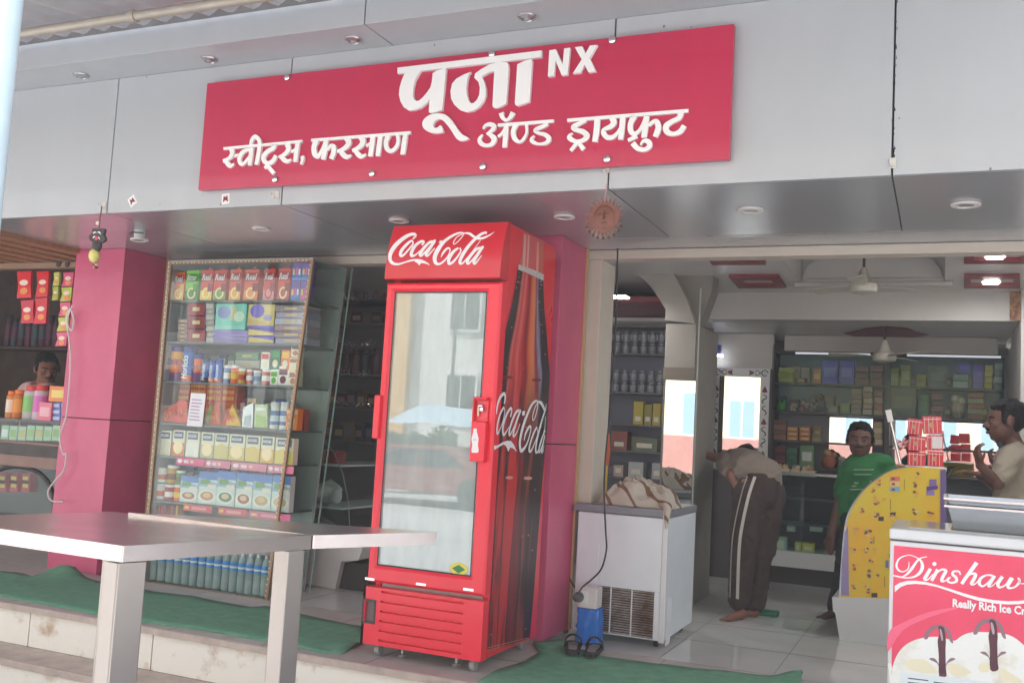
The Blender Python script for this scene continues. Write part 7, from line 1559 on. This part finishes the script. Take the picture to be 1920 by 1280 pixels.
# hanging snack strips
YV = 5.48
def strip(lb, px, py, n, w_, h, cols, lean=0.):
    t = thing("snack_strip", lb, "snack strip", tuple(PX(px, py, Y=YV)), "snack packets hanging in the stall")
    for k in range(n):
        a = [(px - w_ / 2 + lean * k, py + h * k + 1.2), (px - w_ * .42 + lean * k, py + h * k + h * .5), (px - w_ / 2 + lean * (k + 1), py + h * (k + 1) - 1), (px + w_ / 2 + lean * (k + 1), py + h * (k + 1) - 2), (px + w_ * .44 + lean * k, py + h * k + h * .5), (px + w_ / 2 + lean * k, py + h * k)]
        q = [PX(u, v, Y=YV) for u, v in a]; mb = MB(); mb.prism(q, (0, .02, 0), P(*cols[k % len(cols)], rough=.25))
        c = PX(px + lean * k, py + h * (k + .42), Y=YV); r0 = (q[-1] - q[0]).length * .3
        mb.poly([(c.x + r0 * math.cos(e * .7), YV - .0025, c.z + r0 * .5 * math.sin(e * .7)) for e in range(9)], P(244, 222, 206)); c = PX(px + lean * k, py + h * (k + .72), Y=YV)
        mb.poly([(c.x + r0 * .9 * math.cos(e * .7), YV - .003, c.z + r0 * .6 * math.sin(e * .7)) for e in range(9)], P(236, 150, 80))
        mb.build("packet", t, bevel=.006)
    return t
rd, lim, pnk = (222, 36, 46), (190, 200, 80), (226, 90, 130)
strip("two red snack packets hanging leftmost in the stall", 45, 508, 1, 27, 52, [rd])
strip("red snack packets hanging second in the stall", 80, 508, 2, 23, 50, [rd, (214, 30, 50)], -3)
strip("lower red snack packet hanging between the two red ones", 51, 562, 1, 24, 45, [(206, 30, 60)])
strip("short yellow sachet strip between the red packets and the long strip", 106, 510, 2, 11, 27, [(206, 206, 100), (180, 190, 70)], -2)
strip("long strip of pink and green sachets hanging beside the pink pillar", 128, 510, 5, 20, 28, [pnk, lim], -3)
# white cables against the pillar
wc = P(226, 222, 216)
cab = [(136, 572), (128, 590), (126, 606), (134, 620), (138, 600), (132, 580), (124, 596), (130, 640), (132, 670), (130, 720), (124, 780), (112, 818), (118, 850), (124, 850), (120, 880), (104, 900), (90, 920), (96, 938), (118, 940)]
tag(MB().tube([PX(a, b, Y=5.10) for a, b in smooth_pts(cab, 5)], .006, wc, 6).build("white_cable", smooth=60), "looped white cable hanging down the left edge of the pink pillar", "cable")
# bottles on the back shelf of the stall
YT = 7.6; zsb = PX(60, 650, Y=YT).z
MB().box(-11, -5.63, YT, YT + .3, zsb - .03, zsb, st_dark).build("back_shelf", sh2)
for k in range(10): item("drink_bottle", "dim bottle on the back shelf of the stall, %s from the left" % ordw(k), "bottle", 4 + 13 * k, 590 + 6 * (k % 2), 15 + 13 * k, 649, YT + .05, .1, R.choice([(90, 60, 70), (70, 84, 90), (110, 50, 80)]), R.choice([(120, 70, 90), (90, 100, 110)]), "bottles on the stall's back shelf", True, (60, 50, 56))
# ------------------------------------------------------------------ people
skin = M("skin_brown", (136, 88, 70), .55, var=.06, vs=12); skin_d = M("skin_shaded", (102, 68, 56), .55, var=.06, vs=12)  # second skin is darkened to imitate faces in silhouette
hair_m = M("black_hair", (20, 17, 17), .75, bump=.8, bs=140, spec=.15)
def fuse(name, build, mat, parent, vox=.009, it=4, mats=None):
    wr = {'t_shirt': .012, 'shirt': .012, 'trousers': .010, 'track_pants': .010, 'hair': .006}.get(name, 0)
    mb = MB(); build(mb, mat); o = mb.build(name, parent)
    rm = o.modifiers.new("r", 'REMESH'); rm.mode = 'VOXEL'; rm.voxel_size = vox
    s_ = o.modifiers.new("s", 'SMOOTH'); s_.iterations = it; s_.factor = .5
    dg = bpy.context.evaluated_depsgraph_get(); me = bpy.data.meshes.new_from_object(o.evaluated_get(dg)); o.modifiers.clear(); o.data = me
    if wr:
        nn = [v.normal.copy() for v in me.vertices]
        for v, n_ in zip(me.vertices, nn):
            c = v.co
            if name == 'hair': f = noise.noise(c * 70)
            else:
                q = Vector((c.x * 5 + c.z * 4, c.y * 6, c.z * 9 - c.x * 5)) + Vector((noise.noise(c * 6), noise.noise(c * 7), 0)) * 1.2
                f = .6 - abs(noise.noise(q)) * 2.6
            v.co = v.co + n_ * wr * f
    me.materials.clear(); me.materials.append(mat); me.shade_smooth(); return o
def limb(mb, pts, rs, m):
    mb.tube(pts, rs, m, 14)
    for p, r in zip(pts, rs): mb.ell(p, r * .995, m, 12, 8)
def head_parts(mb, c, k, fw, m, up=Vector((0, 0, 1))):       # skull, jaw, nose, ears; k = head height, fw = facing
    fw = fw.normalized(); sd = fw.cross(up).normalized(); rot = Matrix((sd, fw, up)).transposed()
    c = Vector(c)
    mb.ell(c + up * k * .10 - fw * k * .03, (k * .36, k * .42, k * .40), m, 20, 14, rot)
    mb.ell(c - up * k * .16 + fw * k * .06, (k * .30, k * .33, k * .33), m, 18, 12, rot)
    mb.ell(c - up * k * .36 + fw * k * .20, (k * .15, k * .14, k * .11), m, 14, 10, rot)
    mb.ell(c + up * k * .08 + fw * k * .33, (k * .24, k * .08, k * .05), m, 14, 8, rot)
    limb(mb, [c + up * k * .05 + fw * k * .37, c - up * k * .08 + fw * k * .46], [k * .04, k * .065], m)
    mb.ell(c - up * k * .22 + fw * k * .36, (k * .12, k * .06, k * .04), m, 12, 8, rot)
    for e in (-1, 1):
        mb.ell(c - up * k * .10 + fw * k * .40 + sd * e * k * .06, (k * .05, k * .05, k * .035), m, 8, 6, rot)
        mb.ell(c - up * k * .02 - fw * k * .02 + sd * e * k * .37, (k * .05, k * .09, k * .13), m, 10, 8, rot)
        mb.ell(c - up * k * .06 + fw * k * .27 + sd * e * k * .18, (k * .12, k * .10, k * .10), m, 10, 8, rot)
    return sd, rot
def face(c, k, fw, parent, lip, up=Vector((0, 0, 1)), moustache=True):
    fw = fw.normalized(); sd = fw.cross(up).normalized(); rot = Matrix((sd, fw, up)).transposed(); c = Vector(c); mb = MB()
    for e in (-1, 1):
        mb.ell(c + up * k * .03 + fw * k * .345 + sd * e * k * .145, (k * .052, k * .03, k * .022), P(150, 138, 130), 10, 6, rot)
        mb.ell(c + up * k * .03 + fw * k * .368 + sd * e * k * .145, (k * .028, k * .015, k * .024), P(24, 18, 16), 8, 6, rot)
    mb.build("eyes", parent, smooth=60); mb = MB()
    for e in (-1, 1): limb(mb, [c + up * k * .115 + fw * k * .385 + sd * e * k * .06, c + up * k * .14 + fw * k * .37 + sd * e * k * .16, c + up * k * .115 + fw * k * .31 + sd * e * k * .24], [k * .018, k * .022, k * .012], hair_m)
    if moustache: limb(mb, [c - up * k * .175 + fw * k * .39 - sd * k * .12, c - up * k * .155 + fw * k * .425, c - up * k * .175 + fw * k * .39 + sd * k * .12], [k * .018, k * .026, k * .018], hair_m)
    mb.build("eyebrows", parent, smooth=60); mb = MB()
    mb.ell(c - up * k * .225 + fw * k * .405, (k * .11, k * .03, k * .022), lip, 10, 6, rot); mb.ell(c - up * k * .258 + fw * k * .40, (k * .085, k * .03, k * .022), lip, 10, 6, rot); mb.build("lips", parent, smooth=60)
def hair(c, k, fw, parent, up=Vector((0, 0, 1)), vox=.010):
    fw = fw.normalized(); sd = fw.cross(up).normalized(); rot = Matrix((sd, fw, up)).transposed(); c = Vector(c)
    def b(mb, m):
        mb.ell(c + up * k * .21 - fw * k * .09, (k * .375, k * .42, k * .325), m, 20, 14, rot)
        mb.ell(c + up * k * .06 - fw * k * .20, (k * .37, k * .30, k * .36), m, 18, 12, rot)
        mb.ell(c + up * k * .40 + fw * k * .16, (k * .25, k * .16, k * .10), m, 14, 10, rot)
        for e in (-1, 1): mb.ell(c + up * k * .08 + fw * k * .10 + sd * e * k * .345, (k * .05, k * .08, k * .16), m, 10, 8, rot)
        for _ in range(26):
            a, t_ = R.uniform(0, 6.28), R.uniform(.1, 1); d = sd * math.cos(a) * .36 * t_ + fw * (math.sin(a) * .40 * t_ - .06); mb.ell(c + d * k + up * k * (.24 + .28 * math.sqrt(max(0, 1 - t_ * t_))), k * .075, m, 8, 6)
    return fuse("hair", b, hair_m, parent, vox, 2)
def hand(mb, w_, d, pn, L, m, curl=.5):      # w_ wrist, d pointing, pn palm side; L hand length
    d = d.normalized(); pn = (pn - d * pn.dot(d)).normalized(); s_ = d.cross(pn)
    mb.obox(w_ + d * L * .28, d * L * .26, s_ * L * .21, pn * L * .08, m); mb.ell(w_ + d * L * .05, L * .15, m, 10, 8)
    for i, (o_, fl) in enumerate(((-.165, .40), (-.055, .47), (.055, .44), (.165, .34))):
        b = w_ + d * L * .50 + s_ * L * o_; k1 = b + (d * math.cos(curl * .5) + pn * math.sin(curl * .5)) * L * fl * .45; k2 = k1 + (d * math.cos(curl * 1.3) + pn * math.sin(curl * 1.3)) * L * fl * .32; k3 = k2 + (d * math.cos(curl * 2) + pn * math.sin(curl * 2)) * L * fl * .25
        limb(mb, [b, k1, k2, k3], [L * .052, L * .048, L * .044, L * .036], m)
    b = w_ + d * L * .16 - s_ * L * .18; t1_ = b + (d * .7 - s_ * .6 + pn * .2).normalized() * L * .24; limb(mb, [b, t1_, t1_ + (d * .9 - s_ * .2 + pn * .3).normalized() * L * .2], [L * .065, L * .055, L * .042], m)
def foot(mb, heel, toe, ank, r, m):
    heel, toe, ank = Vector(heel), Vector(toe), Vector(ank); d = (toe - heel); L = d.length; d.normalize(); s_ = d.cross(Vector((0, 0, 1))).normalized()
    limb(mb, [ank, heel + d * L * .18 + Vector((0, 0, r * .9))], [r, r * 1.0], m)
    limb(mb, [heel + d * .02 + Vector((0, 0, r * .75)), heel + d * L * .45 + Vector((0, 0, r * .75)), heel + d * L * .74 + Vector((0, 0, r * .5))], [r * .75, r * .8, r * .62], m)
    for i in range(5):
        b = heel + d * L * (.78 - .03 * i) + s_ * r * (.6 - .32 * i) + Vector((0, 0, r * .38)); limb(mb, [b, b + d * L * (.2 - .025 * i)], [r * .28 - i * .0012, r * .24 - i * .0012], m)
# -- bending man
Y0 = PX(1395, 1160, Z=ZI).y
def J(a, b, dy=0.): return PX(a, b, Y=Y0 + dy)
man = thing("person", "person bending forward with back to us in grey T-shirt and brown striped track pants, barefoot", "person", (J(1400, 1160).x, Y0, ZI))
hA, kA, aA = J(1408, 915, 0), J(1392, 1035, -.03), J(1386, 1138, 0); hB, kB, aB = J(1440, 915, .12), J(1430, 1030, .12), J(1414, 1136, .14)
pel, chest = J(1424, 900, .06), J(1388, 880, .36)
sR, eR, wR = J(1362, 868, .30), J(1374, 893, .10), J(1384, 916, .0); sL, eL, wL = J(1372, 866, .50), J(1345, 858, .56), J(1322, 852, .60)
hc = J(1394, 862, .66)
def b(mb, m):
    limb(mb, [pel, J(1406, 888, .2), chest], [.115, .11, .12], m); limb(mb, [chest, hc], [.06, .05], m)
    limb(mb, [hA, kA, aA], [.09, .058, .036], m); limb(mb, [hB, kB, aB], [.09, .058, .036], m)
    limb(mb, [sR, eR, wR], [.05, .038, .027], m); limb(mb, [sL, eL, wL], [.05, .038, .027], m)
    hand(mb, wR, Vector((.5, -.2, -.8)), Vector((.4, .8, 0)), .155, m); hand(mb, wL, Vector((-1, .2, -.1)), Vector((0, .2, -1)), .155, m)
    head_parts(mb, hc, .2, Vector((-.2, .6, -.7)), m, Vector((.1, .75, .6)).normalized())
    za = ZI + .002
    foot(mb, (aA.x + .035, Y0 + .015, za), (PX(1354, 1166, Z=ZI).x, PX(1354, 1166, Z=ZI).y, za), aA, .036, m)
    foot(mb, (aB.x + .035, aB.y + .01, za), (aB.x - .12, aB.y - .08, za), aB, .036, m)
body = fuse("body", b, skin, man, .010, 3)
hair(hc, .2, Vector((-.2, .6, -.7)), man, Vector((.1, .75, .6)).normalized())
def b(mb, m):
    limb(mb, [J(1424, 894, .07), J(1410, 884, .2), J(1390, 876, .37)], [.156, .146, .14], m)
    limb(mb, [J(1380, 868, .34), J(1361, 869, .30), J(1368, 884, .18)], [.085, .072, .062], m); limb(mb, [J(1388, 866, .42), J(1370, 864, .50), J(1358, 862, .54)], [.085, .072, .062], m)
fuse("t_shirt", b, M("tshirt_grey", (136, 122, 112), .9, bump=.35, bs=18, var=.06), man, .010, 5)
trm = M("track_pants", (62, 44, 40), .8, bump=.4, bs=14, var=.1)
def b(mb, m):
    limb(mb, [J(1424, 902, .05), J(1423, 922, .05)], [.143, .142], m)
    limb(mb, [J(1408, 925, 0), J(1393, 1035, -.03), J(1386, 1126, 0)], [.122, .088, .074], m); limb(mb, [J(1440, 925, .12), J(1430, 1030, .12), J(1415, 1128, .14)], [.122, .086, .072], m)
fuse("track_pants", b, trm, man, .010, 4)
mb = MB()
for off, w_, col in ((0, .020, P(206, 198, 190)), (-.052, .006, P(170, 160, 154))):
    pts = smooth_pts([tuple(J(1416, 893, -.10)) + (1,), tuple(J(1404, 930, -.128)) + (1,), tuple(J(1391, 990, -.134)) + (1,), tuple(J(1386, 1035, -.124)) + (1,), tuple(J(1383, 1122, -.080)) + (1,)], 5)
    mb.ribbon([Vector(p[:3]) + Vector((off, .012 if off else 0, 0)) for p in pts], [w_] * len(pts), Vector((-.3, -.95, 0)).normalized(), .006, col)
mb.build("trouser_stripe", man)
# -- man in the green T-shirt
Yg = PX(1548, 1156, Z=ZI).y
def Jg(a, b_, dy=0.): return PX(a, b_, Y=Yg + dy)
gm = thing("person", "person in a green printed T-shirt and dark trousers standing behind the yellow ice cream counter", "person", (Jg(1600, 1156).x, Yg, ZI))
kh = (Jg(1612, 792) - Jg(1612, 856)).length; hg = Jg(1613, 826); fwg = Vector((.02, -1, -.05))
def b(mb, m):
    head_parts(mb, hg, kh, fwg, m); limb(mb, [hg - Vector((0, -.02, kh * .3)), Jg(1617, 872)], [.05, .058], m)
    limb(mb, [Jg(1622, 885), Jg(1620, 930), Jg(1612, 985)], [.10, .10, .095], m)
    limb(mb, [Jg(1592, 885), Jg(1574, 945, -.02), Jg(1559, 1000, -.06)], [.052, .042, .030], m); hand(mb, Jg(1559, 1000, -.06), Vector((-.1, -.1, -1)), Vector((.4, .7, 0)), .16, m, .35)
    limb(mb, [Jg(1660, 882), Jg(1694, 925, -.05), Jg(1706, 900, -.3)], [.052, .042, .030], m); hand(mb, Jg(1706, 900, -.3), Vector((.2, -.6, .3)), Vector((0, -.2, -1)), .15, m)
    limb(mb, [Jg(1598, 985), Jg(1588, 1075), Jg(1566, 1146)], [.085, .058, .036], m); limb(mb, [Jg(1634, 985), Jg(1634, 1075), Jg(1630, 1146)], [.085, .058, .036], m)
    za = ZI + .002
    a = Jg(1566, 1146); foot(mb, (a.x + .02, a.y + .03, za), (a.x - .09, a.y - .16, za), a, .036, m); a = Jg(1630, 1146); foot(mb, (a.x, a.y + .03, za), (a.x + .03, a.y - .19, za), a, .036, m)
fuse("body", b, skin_d, gm, .008, 3); face(hg, kh, fwg, gm, P(110, 62, 56)); hair(hg, kh, fwg, gm)
gsm = M("tshirt_green", (36, 112, 58), .85, bump=.35, bs=16, var=.1)
def b(mb, m):
    limb(mb, [Jg(1604, 878), Jg(1652, 876)], [.098, .098], m); mb.ell(Jg(1616, 868), (.085, .08, .05), m, 14, 10); limb(mb, [Jg(1625, 890), Jg(1621, 930), Jg(1613, 984)], [.140, .134, .132], m); limb(mb, [Jg(1603, 900), Jg(1590, 975)], [.10, .092], m); limb(mb, [Jg(1645, 900), Jg(1636, 975)], [.10, .092], m)
    limb(mb, [Jg(1606, 878), Jg(1590, 888), Jg(1580, 922, -.01)], [.075, .073, .066], m); limb(mb, [Jg(1648, 876), Jg(1664, 884), Jg(1682, 910, -.04)], [.075, .073, .064], m)
fuse("t_shirt", b, gsm, gm, .009, 5)
def b(mb, m):
    limb(mb, [Jg(1598, 972), Jg(1634, 972)], [.112, .112], m); limb(mb, [Jg(1598, 990), Jg(1588, 1075), Jg(1570, 1138)], [.104, .082, .066], m); limb(mb, [Jg(1634, 990), Jg(1634, 1075), Jg(1630, 1138)], [.104, .082, .066], m)
fuse("trousers", b, M("trousers_dark", (40, 34, 34), .8, bump=.3, bs=14), gm, .010, 4)
mb = MB(); ink2 = P(170, 206, 176)
for x0, x1, y_, amp_ in ((1600, 1640, 880, 1.6), (1602, 1636, 889, 1.2), (1601, 1612, 905, 2.4), (1597, 1608, 911, 1.6), (1594, 1622, 917, 1.2)):
    n = int((x1 - x0) / 1.6); pts = [Jg(x0 + 1.6 * k, y_ + amp_ * math.sin(k * 2.1 + y_) , -.15) for k in range(n)]
    mb.ribbon(pts, [.0042] * n, (0, -1, 0), .003, ink2)
mb.ribbon([Jg(1629, 915, -.15), Jg(1633, 900, -.15)], [.005, .004], (0, -1, 0), .003, ink2)
mb.build("print_marking", gm)
# -- man at the right in profile
Yr = 6.95
def Jr(a, b_, dy=0.): return PX(a, b_, Y=Yr + dy)
rmn = thing("person", "person in a pale shirt at the right edge, in profile with one hand raised", "person", (Jr(1905, 1100).x, Yr, ZI))
hr = Jr(1884, 790); kr = (Jr(1884, 752) - Jr(1884, 828)).length; fwr = Vector((-1, -.22, -.12))
def b(mb, m):
    head_parts(mb, hr, kr, fwr, m); limb(mb, [hr + Vector((.03, .02, -kr * .3)), Jr(1903, 842, .02)], [.052, .062], m)
    limb(mb, [Jr(1908, 856), Jr(1908, 930), Jr(1905, 990)], [.10, .105, .10], m)
    limb(mb, [Jr(1893, 862, -.13), Jr(1872, 905, -.2), Jr(1838, 872, -.24)], [.05, .042, .030], m); hand(mb, Jr(1838, 872, -.24), Vector((-.25, -.1, 1)), Vector((.6, .3, .2)), .165, m, .8)
    limb(mb, [Jr(1898, 862, .14), Jr(1868, 915, .1), Jr(1838, 890, .0)], [.05, .042, .030], m); hand(mb, Jr(1838, 890, .0), Vector((-1, -.2, .2)), Vector((0, 0, -1)), .165, m, .4)
    for e in (-.08, .08):
        a = Jr(1905, 1000) + Vector((0, e, 0)); limb(mb, [a, Vector((a.x, a.y, (a.z + ZI) / 2)), Vector((a.x, a.y, ZI + .05))], [.08, .058, .038], m); foot(mb, (a.x + .06, a.y, ZI + .002), (a.x - .16, a.y, ZI + .002), (a.x, a.y, ZI + .06), .036, m)
fuse("body", b, skin_d, rmn, .008, 3); face(hr, kr, fwr, rmn, P(110, 62, 56)); hair(hr, kr, fwr, rmn)
shm2 = M("shirt_pale", (158, 148, 134), .85, bump=.3, bs=16, var=.08)
def b(mb, m):
    limb(mb, [Jr(1905, 858, -.06), Jr(1905, 858, .08)], [.098, .098], m); limb(mb, [Jr(1908, 870), Jr(1909, 930), Jr(1907, 995)], [.138, .140, .136], m)
    limb(mb, [Jr(1899, 856, -.10), Jr(1890, 868, -.14), Jr(1880, 890, -.18)], [.078, .074, .064], m); limb(mb, [Jr(1899, 856, .10), Jr(1893, 866, .14), Jr(1880, 892, .12)], [.078, .074, .064], m)
    limb(mb, [Jr(1893, 838, .0), Jr(1905, 836, .03), Jr(1912, 838, .0)], [.028, .03, .028], m)
fuse("shirt", b, shm2, rmn, .009, 5)
mb = MB(); a = Jr(1905, 998)
for e in (-.085, .085): limb(mb, [a + Vector((0, e, .06)), Vector((a.x, a.y + e, (a.z + ZI) / 2)), Vector((a.x, a.y + e, ZI + .07))], [.115, .085, .07], M("trousers_dark"))
mb.build("trousers", rmn, smooth=60)
# -- shopkeeper in the stall
Yk = 6.5
def Jk(a, b_, dy=0.): return PX(a, b_, Y=Yk + dy)
km = thing("person", "person in a pale checked shirt looking down behind the snack stall counter", "person", (Jk(80, 900).x, Yk, 0))
hk = Jk(88, 693); kk_ = (Jk(88, 665) - Jk(88, 721)).length; fwk = Vector((.85, -.45, -.25))
def b(mb, m):
    head_parts(mb, hk, kk_, fwk, m); limb(mb, [hk - Vector((.03, 0, kk_ * .3)), Jk(74, 728)], [.055, .065], m); limb(mb, [Jk(72, 735), Jk(70, 800), Jk(70, 860)], [.11, .115, .11], m)
    limb(mb, [Jk(94, 735, -.05), Jk(106, 790, -.1), Jk(112, 800, -.3)], [.055, .045, .032], m); hand(mb, Jk(112, 800, -.3), Vector((.2, -1, 0)), Vector((0, 0, -1)), .17, m)
    limb(mb, [Jk(48, 735), Jk(40, 790), Jk(60, 800, -.3)], [.055, .045, .032], m); hand(mb, Jk(60, 800, -.3), Vector((.2, -1, 0)), Vector((0, 0, -1)), .17, m)
    for e in (-.09, .09): limb(mb, [Jk(70, 860) + Vector((e, 0, 0)), Vector((Jk(70, 860).x + e, Yk, .06))], [.09, .05], m)
fuse("body", b, skin, km, .010, 3); face(hk, kk_, fwk, km, P(110, 62, 56)); hair(hk, kk_, fwk, km)
def b(mb, m):
    limb(mb, [Jk(56, 736), Jk(90, 736)], [.10, .10], m); limb(mb, [Jk(72, 745), Jk(70, 800), Jk(70, 860)], [.15, .148, .145], m); limb(mb, [Jk(92, 735, -.03), Jk(106, 785, -.08)], [.08, .066], m); limb(mb, [Jk(50, 735), Jk(41, 785)], [.08, .066], m)
fuse("shirt", b, M("shirt_check", (226, 186, 180), .85, bump=.3, bs=16, var=.14, vs=30), km, .011, 5)
def b(mb, m):
    for e in (-.09, .09): limb(mb, [Jk(70, 862) + Vector((e, 0, 0)), Vector((Jk(70, 860).x + e, Yk, .08))], [.12, .07], m)
fuse("trousers", b, M("trousers_dark"), km, .014, 4)
# ------------------------------------------------------------------ added thin volume, lifts the blacks like veiling glare in a lens
hz = MB().box(-32, 11, -12.0, 10.5, -1.6, 5.2, joint_m).build("glare_veil")
hm = bpy.data.materials.new("veil_volume"); hm.use_nodes = True; t = hm.node_tree; t.nodes.remove(t.nodes["Principled BSDF"])
pv_ = t.nodes.new("ShaderNodeVolumePrincipled"); pv_.inputs['Color'].default_value = (.92, .95, 1, 1); pv_.inputs['Density'].default_value = .007
t.links.new(pv_.outputs[0], t.nodes["Material Output"].inputs['Volume']); hz.data.materials.clear(); hz.data.materials.append(hm); hz['kind'] = 'stuff'
